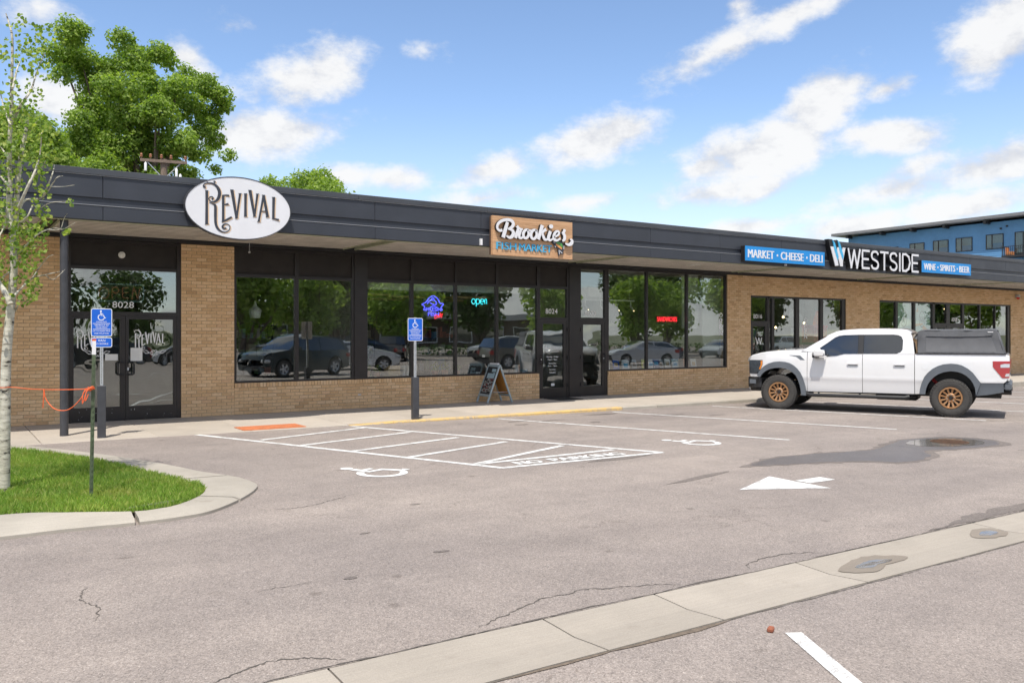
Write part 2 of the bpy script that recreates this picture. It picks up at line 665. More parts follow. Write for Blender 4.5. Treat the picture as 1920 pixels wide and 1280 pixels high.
def wood_mat(name, c0, c1, sx=1.2, sz=30, rough=.55):
    m, t, b = newmat(name)
    co = objco(t)
    oi = node(t, 'ShaderNodeObjectInfo')
    sh = node(t, 'ShaderNodeVectorMath', {0: co}, operation='ADD')
    cb_ = node(t, 'ShaderNodeCombineXYZ', {0: mth(t, 'MULTIPLY', oi.outputs['Random'], 37.0)})
    t.links.new(cb_.outputs[0], sh.inputs[1])
    mp = node(t, 'ShaderNodeMapping', {'Vector': sh.outputs[0], 'Scale': (sx, sz, sz)})
    n = noise(t, mp.outputs[0], 1.6, 7, .62)
    c = ramp(t, n, [(.28, c0), (.50, [lerp(a, b_, .6) for a, b_ in zip(c0, c1)]), (.72, c1)])
    c = mixc(t, 1, c, ramp(t, oi.outputs['Random'], [(0, (.90, .89, .87)), (1, (1.06, 1.05, 1.04))]), 'MULTIPLY')
    t.links.new(c, b.inputs['Base Color'])
    b.inputs['Roughness'].default_value = rough
    bumpn(t, b, n, .2, .004)
    return m


M = {}
M['asphalt'] = asphalt_mat('aged_asphalt')
M['asphalt_wet'] = asphalt_mat('wet_asphalt', .48, .40, True)
M['asphalt_dark'] = asphalt_mat('stained_asphalt', .66, .85)
M['puddle'] = pm('standing_water', (.17, .155, .14), .09, 0, .25, 6, spec=.6, rvar=.05)
M['concrete'] = concrete_mat('sidewalk_concrete', (.455, .405, .350))
M['kerb'] = concrete_mat('kerb_concrete', (.405, .37, .32), .14, .30)
M['gutter'] = concrete_mat('gutter_concrete', (.375, .335, .288), .10, .24)
M['white_paint'] = paint_mat('white_road_paint', (.76, .76, .745), .50)
M['symbol_paint'] = paint_mat('thick_white_paint', (.76, .76, .75), .60)
M['yellow_paint'] = paint_mat('yellow_kerb_paint', (.66, .45, .17), .50)
M['crack'] = pm('crack_dirt', (.10, .088, .078), .95, 0, .3, 20)
M['dirt'] = pm('gutter_dirt', (.16, .125, .095), .95, 0, .35, 30, .4, 150)
M['soil'] = pm('garden_soil', (.075, .055, .035), .95, 0, .3, 12)
M['earth'] = pm('far_ground', (.13, .14, .08), .95, 0, .25, .05)
M['tactile'] = pm('brick_red_tactile_paving', (.48, .16, .065), .8, 0, .22, 9, .3, 90)
M['mortar'] = pm('mortar', (.44, .325, .205), .95, 0, .18, 14, .3, 160)
M['brick'] = brick_mat()
M['fascia'] = pm('charcoal_fascia_metal', (.041, .046, .059), .42, 0, .16, 1.6, .03, 200, spec=.45)
M['coping'] = pm('grey_coping_metal', (.060, .066, .078), .45, 0, .16, 1.2, spec=.45)
M['flash'] = pm('edge_light_flashing', (.30, .31, .33), .4, 0, .12, 3)  # pale tone stands for light caught along the fascia edges
M['soffit'] = pm('grey_brown_soffit_boards', (.54, .50, .44), .75, 0, .22, 2.5, .15, 60)
M['soffit_trim'] = pm('pale_green_trim', (.46, .48, .33), .6, 0, .15, 5)
M['frame'] = pm('dark_bronze_frame', (.022, .018, .018), .38, 0, .25, 3, spec=.5)
M['header'] = pm('black_brown_header_panel', (.020, .0165, .0155), .72, 0, .3, 4, .06, 260)
M['black'] = pm('black_metal', (.016, .016, .018), .45, 0, .25, 5)
M['post_grey'] = pm('charcoal_post_paint', (.048, .050, .058), .5, 0, .22, 7, .05, 90)
M['glass'] = glass_mat('storefront_glass')
M['glass_door'] = glass_mat('wavy_door_glass', (.88, .92, .90), .16, .008, 1.6)
M['int_wall'] = pm('interior_wall', (.42, .39, .36), .9, 0, .25, .8)
M['int_pale'] = pm('interior_pale_wall', (.38, .39, .36), .9, 0, .12, .8)
M['int_floor'] = pm('interior_floor', (.26, .23, .20), .6, 0, .2, 1.5)
M['int_ceil'] = pm('interior_ceiling', (.62, .62, .58), .9, 0, .08, 1)
M['int_dark'] = pm('dark_shelving', (.030, .027, .026), .7, 0, .3, 3)
M['white'] = pm('white_enamel', (.78, .78, .79), .45, 0, .04, 3)
M['vinyl'] = pm('white_vinyl', (.82, .82, .82), .5, 0, .04, 4, emis=.0)
M['paper'] = pm('white_paper', (.72, .72, .69), .8, 0, .06, 6)
M['sign_white'] = pm('white_sign_face', (.74, .745, .78), .35, 0, .03, 2)
M['ink'] = pm('dark_slate_lettering', (.038, .044, .060), .5, 0, .1, 4)
M['tan'] = pm('tan_drop_shade', (.72, .53, .36), .6, 0, .1, 4)
M['sign_blue'] = pm('bright_blue_sign_face', (.008, .26, .68), .35, 0, .05, 2)
M['sky_blue'] = pm('sky_blue_lettering', (.06, .42, .72), .4, 0, .10, 3)
M['hc_blue'] = pm('parking_sign_blue', (.008, .12, .62), .4, 0, .06, 3)
M['galv'] = pm('galvanised_steel', (.50, .52, .54), .42, .5, .14, 10)
M['hole'] = pm('punched_hole', (.05, .05, .055), .8)
M['stake'] = pm('green_stake_paint', (.085, .115, .065), .65, .1, .3, 14, .2, 60)
M['rope'] = pm('orange_rope', (.82, .15, .045), .7, 0, .15, 40, .4, 300)
M['plank'] = wood_mat('warm_sign_planks', (.40, .215, .105), (.70, .43, .245), 1.1, 26)
M['bark'] = pm('brown_bark', (.13, .10, .075), .9, 0, .35, 9, .6, 30)
M['grey_metal'] = pm('pale_blue_grey_frame', (.36, .44, .47), .5, .2, .2, 12)
M['chalk'] = pm('chalkboard', (.022, .024, .028), .7, 0, .3, 7)
M['board_back'] = pm('raw_board_back', (.50, .22, .045), .7, 0, .18, 5)
M['terracotta'] = pm('terracotta', (.50, .19, .09), .8, 0, .15, 9)
M['crate'] = wood_mat('pale_crate_wood', (.48, .31, .15), (.70, .52, .30), 4, 20)

# ------------------------------------------------------------------ ground, lot, markings
rnd = random.Random(7)
g = MB()
g.add([(-900, -900, -.6), (900, -900, -.6), (900, 900, -.6), (-900, 900, -.6)], [(0, 1, 2, 3)])
tag(g.build('ground', M['earth'], recalc=False), kind='structure')


def ground_sheet(mb, poly, dz, mi=0):
    """polygon laid on the sloping lot dz above it; split where the slope changes"""
    vs = [(x, y, gz(x) + dz) for x, y in poly]
    mb.add(vs, [tuple(range(len(vs)))], mi)


lot_m = MB()
xs = [-70, -20, 2.5, 20, 42.5, 130]
ys = [-75, -14.66, -14.045, 40]
for i in range(len(xs) - 1):
    for y0, y1 in ((-75, -14.665), (-14.04, -2.9)):
        lot_m.add([(xs[i], y0, gz(xs[i])), (xs[i + 1], y0, gz(xs[i + 1])), (xs[i + 1], y1, gz(xs[i + 1])), (xs[i], y1, gz(xs[i]))], [(0, 1, 2, 3)])
    # bed below the gutter pan
    lot_m.add([(xs[i], -14.665, gz(xs[i]) - .05), (xs[i + 1], -14.665, gz(xs[i + 1]) - .05), (xs[i + 1], -14.04, gz(xs[i + 1]) - .05), (xs[i], -14.04, gz(xs[i]) - .05)], [(0, 1, 2, 3)])
    lot_m.add([(xs[i], -2.9, -.3), (xs[i + 1], -2.9, -.3), (xs[i + 1], 26, -.3), (xs[i], 26, -.3)], [(0, 1, 2, 3)])
lot = lot_m.build('parking_lot', M['asphalt'], recalc=False)
tag(lot, kind='structure')
UP = (0, 0, 1)


def paint(name, poly, mat='white_paint', dz=.004):
    mb = MB()
    ground_sheet(mb, poly, dz)
    o = mb.build(name, M[mat], lot, recalc=False)
    me = o.data
    if me.polygons[0].normal.z < 0:
        me.flip_normals()
    return o


def stripe(name, a, b, w=.10, mat='white_paint', dz=.004, n=8):
    (x0, y0), (x1, y1) = a, b
    d = math.hypot(x1 - x0, y1 - y0)
    nx, ny = -(y1 - y0) / d * w / 2, (x1 - x0) / d * w / 2
    mb = MB()
    L_, R_ = [], []
    for i in range(n + 1):
        t = i / n
        j = rnd.uniform(-.004, .004)
        L_.append((lerp(x0, x1, t) + nx + j, lerp(y0, y1, t) + ny))
        R_.append((lerp(x0, x1, t) - nx + j, lerp(y0, y1, t) - ny))
    for i in range(n):
        ground_sheet(mb, [L_[i], R_[i], R_[i + 1], L_[i + 1]], dz)
    o = mb.build(name, M[mat], lot, recalc=False)
    if o.data.polygons[0].normal.z < 0:
        o.data.flip_normals()
    return o


SL = math.tan(R(21.5))


def sx(x0, y):
    return x0 + (-3.45 - y) * SL


for x0 in (9.59, 12.69, 15.93, 19.2, 22.25, 25.3, 28.4, 31.5, 34.6, 37.7):
    stripe('stall_line', (x0, -3.45), (sx(x0, -9.0), -9.0))
# accessible aisle
stripe('aisle_line', (3.64, -3.17), (6.05, -8.99), .11)
stripe('aisle_line', (6.43, -3.25), (8.87, -9.0), .11)
stripe('aisle_line', (6.02, -8.99), (8.87, -9.0), .11, dz=.0048)
for a, b in (((4.33, -4.47), (6.61, -3.58)), ((4.65, -5.46), (6.92, -4.70)), ((5.04, -6.49), (7.23, -5.82)), ((5.48, -7.48), (7.61, -6.73)),
             ((5.93, -8.52), (8.08, -7.60)), ((5.93, -8.54), (8.44, -8.39))):
    stripe('hatch_line', a, b, .105, dz=.0055)
paint('dark_patch', [(7.15, -8.92), (8.2, -8.9), (8.33, -8.62), (7.25, -8.63)], 'asphalt_dark', .0035)
paint('dark_patch', [(7.3, -9.18), (7.9, -9.25), (8.55, -9.12), (8.45, -9.06), (7.6, -9.06)], 'asphalt_dark', .0035)
for wd_, a_, b_ in (('NO', 6.40, 6.80), ('PARKING', 6.98, 8.26)):
    mbt = MB()
    for q_ in range(3):
        put_text(mbt, wd_, a_ + q_ * .012, b_ + q_ * .012, -8.885, -8.65, lambda u, v, h: (u, v, gz(u) + .006 + h + q_ * .0003), depth=.001)
    mbt.build('painted_word', M['symbol_paint'], lot)


def wheelchair(cx, cy, size, up, name, dz=.005):
    ux, uy = up
    rx, ry = uy, -ux
    mb = MB()

    def fn(u, v, h):
        x, y = cx + rx * u * size + ux * v * size, cy + ry * u * size + uy * v * size
        return (x, y, gz(x) + dz + h)
    isa(mb, fn, .0012, k=1.3)
    return mb.build(name, M['symbol_paint'], lot)


def isa(mb, fn, dep, mi=0, k=1.0):
    """seated figure in a wheelchair, unit high, centred"""
    n = 12
    mb.prism([(-.06 + .085 * math.cos(2 * PI * k / n), .42 + .085 * math.sin(2 * PI * k / n)) for k in range(n)], 0, dep, fn, mi)
    mb.ribbon([(-.07, .31), (-.055, .02), (.17, .02), (.27, -.24), (.38, -.20)], .085 * k, 0, dep, fn, mi)
    mb.ribbon([(-.06, .17), (.14, .17)], .06 * k, 0, dep * .96, fn, mi)
    arc = [(-.03 + .27 * math.cos(R(a)), -.17 + .27 * math.sin(R(a))) for a in range(118, 335, 12)]
    mb.ribbon(arc, .075 * k, 0, dep * .92, fn, mi)


UPV = (-math.sin(R(21.5)), math.cos(R(21.5)))
wheelchair(4.53, -8.36, 1.0, UPV, 'wheelchair_symbol')
wheelchair(10.18, -8.33, 1.0, UPV, 'wheelchair_symbol')
paint('arrow_head', [(7.43, -11.72), (8.40, -12.21), (8.46, -11.29)])
paint('arrow_tail', [(8.475, -11.66), (8.955, -11.65), (8.955, -11.87), (8.475, -11.87)])
stripe('stall_line', (4.09, -15.03), (1.9, -18.9), .10)
stripe('stall_line', (8.4, -15.03), (6.2, -18.9), .10)
stripe('stall_line', (12.9, -15.03), (10.7, -18.9), .10)
stripe('stall_line', (17.3, -15.03), (15.1, -18.9), .10)


def blob(pts, k=4, jit=.03):
    p = smooth_path(pts + [pts[0]], k)[:-1]
    return [(x + rnd.uniform(-jit, jit), y + rnd.uniform(-jit, jit)) for x, y in p]


paint('wet_patch', blob([(8.95, -10.56), (9.83, -10.27), (10.99, -10.36), (11.8, -10.5), (12.6, -10.25), (13.5, -10.02), (14.45, -10.22), (14.65, -10.75), (14.2, -11.2), (13.1, -11.15), (12.4, -11.0), (11.9, -11.35), (11.05, -11.5), (10.6, -11.1), (9.95, -10.85), (9.3, -10.70)], 4, .035), 'asphalt_wet', .0035)
paint('damp_rim', blob([(8.75, -10.58), (9.8, -10.19), (10.99, -10.28), (11.8, -10.42), (12.6, -10.16), (13.5, -9.94), (14.55, -10.15), (14.78, -10.75), (14.3, -11.3), (13.1, -11.24), (12.5, -11.1), (11.95, -11.45), (11.05, -11.6), (10.5, -11.2), (9.9, -10.92), (9.2, -10.76)], 6, .05), 'asphalt_dark', .0025)
paint('puddle', blob([(12.95, -10.35), (13.6, -10.14), (14.3, -10.3), (14.45, -10.75), (14.0, -11.02), (13.3, -10.95), (12.9, -10.7)], 5, .02), 'puddle', .0062)
paint('wet_patch', blob([(6.9, -11.05), (7.6, -10.84), (8.3, -10.72), (8.25, -10.80), (7.5, -10.98)], 3, .012), 'asphalt_dark', .0035)
paint('wet_patch', blob([(7.3, -14.0), (7.8, -13.95), (8.2, -13.84), (8.5, -13.86), (8.9, -13.80), (9.6, -13.86), (9.9, -14.0), (8.4, -14.02)], 4, .03), 'asphalt_dark', .0035)
for (cx_, cy_, a_, b_) in ((9.35, -4.65, .16, .07), (10.4, -4.3, .3, .05), (12.1, -3.75, .45, .10), (10.9, -5.0, .14, .06), (9.6, -4.1, .2, .04), (6.9, -4.4, .2, .03),
                           (13.3, -4.6, .5, .06), (14.2, -5.2, .3, .08), (2.4, -12.6, .05, .03), (3.3, -12.3, .07, .03), (3.05, -11.4, .05, .02), (4.0, -10.5, .06, .025)):
    paint('oil_stain', blob([(cx_ + a_ * math.cos(t), cy_ + b_ * math.sin(t)) for t in [k * PI / 4 for k in range(8)]], 2, a_ * .12), 'asphalt_dark', .0035)


def crack(pts, w=.012, seg=14, mat='crack', wig=1.0):
    P = smooth_path(pts, seg)
    mb = MB()
    Ls, Rs = [], []
    j = 0
    for i, (x, y) in enumerate(P):
        a, b = P[max(i - 1, 0)], P[min(i + 1, len(P) - 1)]
        d = math.hypot(b[0] - a[0], b[1] - a[1]) or 1
        nx, ny = -(b[1] - a[1]) / d, (b[0] - a[0]) / d
        ww = w * .5 * rnd.uniform(.15, 1.2) * min(1, (i + .3) / 8, (len(P) - i) / 8)
        j += rnd.gauss(0, w * .8 * wig) - j * .12
        Ls.append((x + nx * (j + ww), y + ny * (j + ww)))
        Rs.append((x + nx * (j - ww), y + ny * (j - ww)))
    for i in range(len(P) - 1):
        ground_sheet(mb, [Ls[i], Rs[i], Rs[i + 1], Ls[i + 1]], .003)
    o = mb.build('crack', M[mat], lot, recalc=False)
    if o.data.polygons[0].normal.z < 0:
        o.data.flip_normals()


crack([(2.6, -13.98), (2.9, -13.86), (3.3, -13.76), (3.65, -13.70), (3.95, -13.83), (4.25, -13.96)], .013)
crack([(1.1, -13.95), (1.35, -13.84), (1.6, -13.86), (1.8, -13.97)], .014)
crack([(4.95, -13.98), (5.2, -13.87), (5.55, -13.83), (5.8, -13.97)], .012)
crack([(2.7, -10.0), (2.95, -10.05), (3.3, -9.9), (3.75, -9.62)], .014)
crack([(.75, -12.6), (.82, -12.3), (.74, -12.05), (.8, -11.8)], .010)
crack([(1.72, -12.55), (1.9, -12.52), (2.15, -12.57)], .008)
crack([(16.8, -8.7), (18.3, -9.2), (20.0, -9.75), (21.4, -10.3)], .022)
for i in range(6):
    x0 = 1.2 + i * 1.45
    crack([(x0, -14.034), (x0 + .5, -14.026), (x0 + 1.0, -14.036), (x0 + 1.5, -14.03)], .018, wig=.22)
    crack([(x0 + .4, -14.672), (x0 + .9, -14.678), (x0 + 1.4, -14.671), (x0 + 1.9, -14.675)], .014, wig=.2)
paint('grit', blob([(3.0, -14.675), (3.35, -14.70), (3.75, -14.71), (3.95, -14.675), (3.5, -14.668)], 4, .006), 'dirt', .0045)
paint('grit', blob([(2.2, -14.67), (2.6, -14.69), (2.95, -14.685), (3.0, -14.668), (2.6, -14.666)], 4, .004), 'dirt', .0045)

# storm drain in its wet hollow
dg_ = thing('storm_drain', 'rusty round iron storm drain grate in the puddle', 'drain', (13.8, -10.6, gz(13.8)))
mb = MB().lathe([(.29, .009), (.29, .014), (.26, .014), (.26, .009)], 28, close=True)
mb.build('rim', pm('rusty_iron', (.11, .060, .035), .85, .2, .5, 16, .4, 60), dg_)
for k in range(7):
    xx = -.21 + .07 * k
    hw = math.sqrt(.26 ** 2 - xx * xx) - .004
    B(xx - .018, xx + .018, -hw, hw, .009, .014).build('grate_bar', bpy.data.materials['rusty_iron'], dg_)
mb = MB().lathe([(.26, .0075), (.0, .0075)], 28)
mb.build('drain_pit', M['crack'], dg_)

# ------------------------------------------------------------------ gutter pan across the lot
gut = link('gutter_pan', None)
tag(gut, kind='structure')
joints = [-9.5, -6.4, -3.3, -.9, 1.655, 3.02, 3.93, 5.385, 7.93, 10.4, 12.9, 15.4, 17.9, 20.4, 23.4, 27.0, 31.0]
for i in range(len(joints) - 1):
    x0, x1 = joints[i] + .006, joints[i + 1] - .006
    mb = MB()
    n = 6
    prof = [(-14.05, .002), (-14.2, -.006), (-14.35, -.016), (-14.5, -.006), (-14.65, .002)]
    for k in range(n):
        xa, xb = lerp(x0, x1, k / n), lerp(x0, x1, (k + 1) / n)
        for j in range(4):
            (ya, za), (yb, zb) = prof[j], prof[j + 1]
            mb.add([(xa, ya, gz(xa) + za), (xa, yb, gz(xa) + zb), (xb, yb, gz(xb) + zb), (xb, ya, gz(xb) + za)], [(0, 1, 2, 3)])
    for ya, yb, za, zb in ((-14.05, -14.05, .002, -.05), (-14.65, -14.65, .002, -.05)):
        mb.add([(x0, ya, gz(x0) + za), (x1, ya, gz(x1) + za), (x1, yb, gz(x1) + zb), (x0, yb, gz(x0) + zb)], [(0, 1, 2, 3)])
    for xx in (x0, x1):
        mb.add([(xx, y, gz(xx) + z) for y, z in prof] + [(xx, -14.65, gz(xx) - .05), (xx, -14.05, gz(xx) - .05)], [tuple(range(7))])
    mb.build('gutter_slab', M['gutter'], gut)


def gut_sheet(name, pts, mat, dz):
    def gy(y):
        P = [(-14.65, .002), (-14.5, -.006), (-14.35, -.016), (-14.2, -.006), (-14.05, .002)]
        for a, b in zip(P, P[1:]):
            if a[0] <= y <= b[0]:
                return lerp(a[1], b[1], (y - a[0]) / (b[0] - a[0]))
        return 0
    mb = MB()
    cx_ = sum(p[0] for p in pts) / len(pts)
    cy_ = sum(p[1] for p in pts) / len(pts)
    n = len(pts)
    vs = [(x, y, gz(x) + gy(y) + dz) for x, y in pts] + [(lerp(cx_, x, .5), lerp(cy_, y, .5), gz(x) + gy(lerp(cy_, y, .5)) + dz + .002) for x, y in pts] + [(cx_, cy_, gz(cx_) + gy(cy_) + dz + .003)]
    fs = [(i, (i + 1) % n, n + (i + 1) % n, n + i) for i in range(n)] + [(n + i, n + (i + 1) % n, 2 * n) for i in range(n)]
    mb.add(vs, fs)
    o = mb.build(name, M[mat], gut)
    return o


M['damp'] = concrete_mat('damp_concrete', (.25, .215, .18), .08, .2)
for pts in ([(5.5, -14.33), (5.75, -14.24), (6.05, -14.22), (6.3, -14.33), (6.25, -14.42), (5.95, -14.44), (5.7, -14.52), (5.55, -14.45)],
            [(7.42, -14.30), (7.62, -14.2), (7.85, -14.22), (7.9, -14.36), (7.75, -14.45), (7.5, -14.42)]):
    p = blob(pts, 4, .012)
    gut_sheet('damp_mark', p, 'damp', .0045)
    cx_ = sum(a for a, _ in p) / len(p)
    cy_ = sum(b for _, b in p) / len(p)
    gut_sheet('puddle', [(lerp(cx_, a, .55), lerp(cy_, b, .42)) for a, b in p], 'puddle', .0085)

# ------------------------------------------------------------------ sidewalk
sw = link('sidewalk', None)
tag(sw, kind='structure')
SWZ = .07
B(-12, 60, -3.0, 16, -.3, .045).build('bedding', M['gutter'], sw)
jx = [-9.6, -6.9, -4.2, -1.6, .0, 1.32, 3.04, 4.6, 6.42, 8.0, 9.55, 11.1, 12.65, 14.2, 15.75, 17.3, 18.85, 20.4, 21.95, 23.5, 25.1, 26.7, 28.3, 30.0, 32.0, 34, 36, 38, 40, 43, 46]
for i in range(len(jx) - 1):
    x0, x1 = jx[i] + .006, jx[i + 1] - .006
    left = x1 < 6.6
    yf = -3.15 if left else -2.985
    mb = MB()
    zf = max(SWZ - .004, gz((x0 + x1) / 2) + .006) if left else SWZ
    vs = []
    for x in (x0, x1):
        vs += [(x, yf, zf), (x, yf, -.05), (x, .12, -.05), (x, .12, SWZ + .001)]
    mb.add(vs, [(0, 1, 2, 3), (7, 6, 5, 4), (0, 3, 7, 4), (1, 0, 4, 5), (2, 1, 5, 6), (3, 2, 6, 7)])
    mb.build('paving_slab', M['concrete'], sw, bevel=.006)
cj = [6.44, 7.35, 9.2, 11.05, 13.25, 14.35, 16.2, 18.05, 19.9, 21.75, 23.6, 25.45, 27.3, 29.15, 31, 33, 35, 37, 39, 42, 46]
for i in range(len(cj) - 1):
    x0, x1 = cj[i] + .004, cj[i + 1] - .004
    mb = MB()
    t0 = gz(x0) + .004 if i == 0 else SWZ + .004
    vs = []
    for x, zt in ((x0, t0), (x1, SWZ + .004)):
        vs += [(x, -3.155, zt - .012), (x, -3.165, -.3), (x, -2.99, -.3), (x, -2.99, zt), (x, -3.13, zt)]
    mb.add(vs, [(0, 1, 2, 3, 4), (9, 8, 7, 6, 5), (0, 4, 9, 5), (4, 3, 8, 9), (1, 0, 5, 6), (2, 1, 6, 7), (3, 2, 7, 8)])
    o = mb.build('kerb_stone', M['yellow_paint'] if x0 < 13.2 else M['kerb'], sw, bevel=.008)
# tactile warning pad with its domes
mb = MB().box(4.47, 5.62, -3.05, -2.44, SWZ - .02, SWZ + .008)
tp = mb.build('tactile_paving', M['tactile'], sw)
mb = MB()
for i in range(22):
    for j in range(11):
        cx_, cy_ = 4.51 + i * .0515, -3.02 + j * .0545
        mb.add([(cx_ - .014, cy_ - .014, SWZ + .008), (cx_ + .014, cy_ - .014, SWZ + .008), (cx_ + .014, cy_ + .014, SWZ + .008), (cx_ - .014, cy_ + .014, SWZ + .008),
                (cx_ - .008, cy_ - .008, SWZ + .014), (cx_ + .008, cy_ - .008, SWZ + .014), (cx_ + .008, cy_ + .008, SWZ + .014), (cx_ - .008, cy_ + .008, SWZ + .014)],
               [(0, 1, 5, 4), (1, 2, 6, 5), (2, 3, 7, 6), (3, 0, 4, 7), (4, 5, 6, 7)])
tag(mb.build('domes', M['tactile'], tp, recalc=False), kind='stuff')

# ------------------------------------------------------------------ planted island with kerb, lawn
isl = link('kerb_island', None)
tag(isl, kind='structure')
outer = [(-9, -9.75), (-4, -9.82), (-1, -9.9), (.42, -9.94), (.90, -9.93), (1.48, -9.99), (1.85, -9.96), (2.16, -9.84), (2.55, -9.42), (2.86, -8.93), (2.97, -8.57), (2.91, -7.98), (2.68, -7.42), (2.39, -6.42), (1.93, -5.24), (1.40, -4.12), (.95, -3.3)]
inner = [(-9, -9.25), (-4, -9.24), (-1, -9.2), (.46, -9.15), (1.0, -9.38), (1.50, -9.66), (1.72, -9.66), (1.93, -9.55), (2.2, -9.22), (2.35, -8.86), (2.36, -8.5), (2.26, -8.05), (2.12, -7.50), (1.79, -6.22), (1.33, -4.95), (.88, -4.1), (.55, -3.5)]
IZ = .145
cuts = [0, 2, 5, 8, 11, 13, 15, 16]
for a, b in zip(cuts, cuts[1:]):
    mb = MB()
    ou, inn = smooth_path(outer, 36)[a * 36 + 1:b * 36:5], smooth_path(inner, 36)[a * 36 + 1:b * 36:5]
    vs, fs = [], []
    for (xo, yo), (xi, yi) in zip(ou, inn):
        zo = gz(xo)
        vs += [(xo, yo, zo - .05), (xo, yo, zo + .028), (lerp(xo, xi, .16), lerp(yo, yi, .16), zo + .052), (xi, yi, IZ - .008), (xi, yi, 0)]
    for i in range(len(ou) - 1):
        for k in range(4):
            fs.append((i * 5 + k, i * 5 + k + 1, i * 5 + 5 + k + 1, i * 5 + 5 + k))
    e = (len(ou) - 1) * 5
    fs += [(0, 1, 2, 3, 4), tuple(e + k for k in (4, 3, 2, 1, 0))]
    mb.add(vs, fs)
    # small open joint between castings
    lx_, ly_ = smooth_path(outer, 36)[b * 36 - 1], smooth_path(inner, 36)[b * 36 - 1]
    o = mb.build('kerb_section', M['kerb'], isl, smooth=40)
inn = smooth_path(inner, 4)
mb = MB()
mb.add([(x, y, IZ - .022) for x, y in inn] + [(-9, -3.5, IZ - .022)], [tuple(range(len(inn) + 1))])
o = mb.build('soil_bed', M['soil'], isl, recalc=False)
if o.data.polygons[0].normal.z < 0:
    o.data.flip_normals()
paint('puddle', [(-5, 0), (-4.9, 0), (-4.9, .1)], 'puddle', -.2) if False else None


def inside(x, y, poly):
    c = False
    n = len(poly)
    for i in range(n):
        (x0, y0), (x1, y1) = poly[i], poly[i - 1]
        if (y0 > y) != (y1 > y) and x < (x1 - x0) * (y - y0) / (y1 - y0) + x0:
            c = not c
    return c


lawn_poly = inn + [(-9, -3.5)]
mb = MB()
pud = [(1.35, -9.52), (1.62, -9.50), (1.88, -9.44), (1.98, -9.32), (1.8, -9.34), (1.55, -9.42)]
k = 0
while k < 84000:
    x, y = rnd.uniform(-.6 if k < 62000 else -4.5, 2.4 if k < 62000 else -.6), rnd.uniform(-9.75, -3.4)
    if not inside(x, y, lawn_poly) or inside(x, y, pud):
        continue
    k += 1
    h = rnd.uniform(.035, .075) * (1.25 if abs(x - 1.15) < .12 and abs(y + 9.35) < .12 else 1)
    a = rnd.uniform(0, 2 * PI)
    w = rnd.uniform(.003, .0055)
    lx, ly = rnd.gauss(0, .02), rnd.gauss(0, .02)
    dx, dy = math.cos(a) * w, math.sin(a) * w
    z = IZ - .022
    mb.v += [(x - dx, y - dy, z), (x + dx, y + dy, z), (x + lx * .4 + dx * .7, y + ly * .4 + dy * .7, z + h * .6), (x + lx, y + ly, z + h)]
    o = len(mb.v) - 4
    mb.f += [(o, o + 1, o + 2), (o, o + 2, o + 3)]
    mb.m += [0, 0]
M['grass'] = leaf_mat('lawn_grass', [(0, (.15, .25, .045)), (.4, (.22, .36, .07)), (.75, (.29, .43, .095)), (.92, (.40, .48, .15)), (1, (.52, .50, .25))], .45, dry=(.42, .41, .13))
lawn = mb.build('lawn', M['grass'], None, recalc=False)
tag(lawn, 'short bright green lawn filling the kerbed island', 'grass', kind='stuff')
mb = MB()
mb.add([(x, y, IZ - .006) for x, y in blob(pud, 4, .01)], [tuple(range(24))])
o = mb.build('puddle', M['puddle'], isl, recalc=False)
if o.data.polygons[0].normal.z < 0:
    o.data.flip_normals()

# ------------------------------------------------------------------ the shop building
bld = thing('shop_building', 'long low tan brick strip of shops with dark flat canopy and storefront windows', 'building', (0, 0, 0))
CAMV = Vector(cam.location)
UBX, UBZ = .193, .0575
mbk = MB().box(-UBX / 2, UBX / 2, 0, .09, -UBZ / 2, UBZ / 2)
brick_me = mbk.mesh('brick', M['brick'])
mbk2 = MB().box(-.0285, .0285, 0, .11, -.045, .045)
rowlock_me = mbk2.mesh('brick', M['brick'])
CH = .0677
walls = []   # (wall object, list of bricks)


def brick_wall(x0, x1, z0, z1, openings=(), name='brick_wall'):
    core = MB()
    # recessed mortar core, split round the openings
    xsx = sorted(set([x0, x1] + [o[0] for o in openings] + [o[1] for o in openings]))
    for a, b in zip(xsx, xsx[1:]):
        zs = [(z0, z1)]
        for (oa, ob, oc, od) in openings:
            if oa <= a and b <= ob:
                zs = [q for (p, r_) in zs for q in ((p, min(r_, oc)), (max(p, od), r_)) if q[1] - q[0] > .001]
        for p, r_ in zs:
            core.box(a, b, .009, .28, p, r_)
    w = core.build(name, M['mortar'], bld)
    out = []
    nc = int(round((z1 - z0) / CH))
    ch = (z1 - z0) / nc
    for c in range(nc):
        zc = z0 + (c + .5) * ch
        segs = [(x0, x1)]
        for (oa, ob, oc, od) in openings:
            if oc - .01 < zc < od + .01:
                segs = [q for (p, r_) in segs for q in ((p, min(r_, oa)), (max(p, ob), r_)) if q[1] - q[0] > .02]
        for p, r_ in segs:
            x = p + .001
            first = True
            while x < r_ - .015:
                ln = .2032
                if first and c % 2:
                    ln = .1016
                first = False
                e = min(x + ln, r_ + .008)
                if r_ - e < .03:
                    e = r_ + .008
                out.append(((x + e) / 2 - .004, zc, e - x - .010))
                x = e
    walls.append((w, out))
    return w


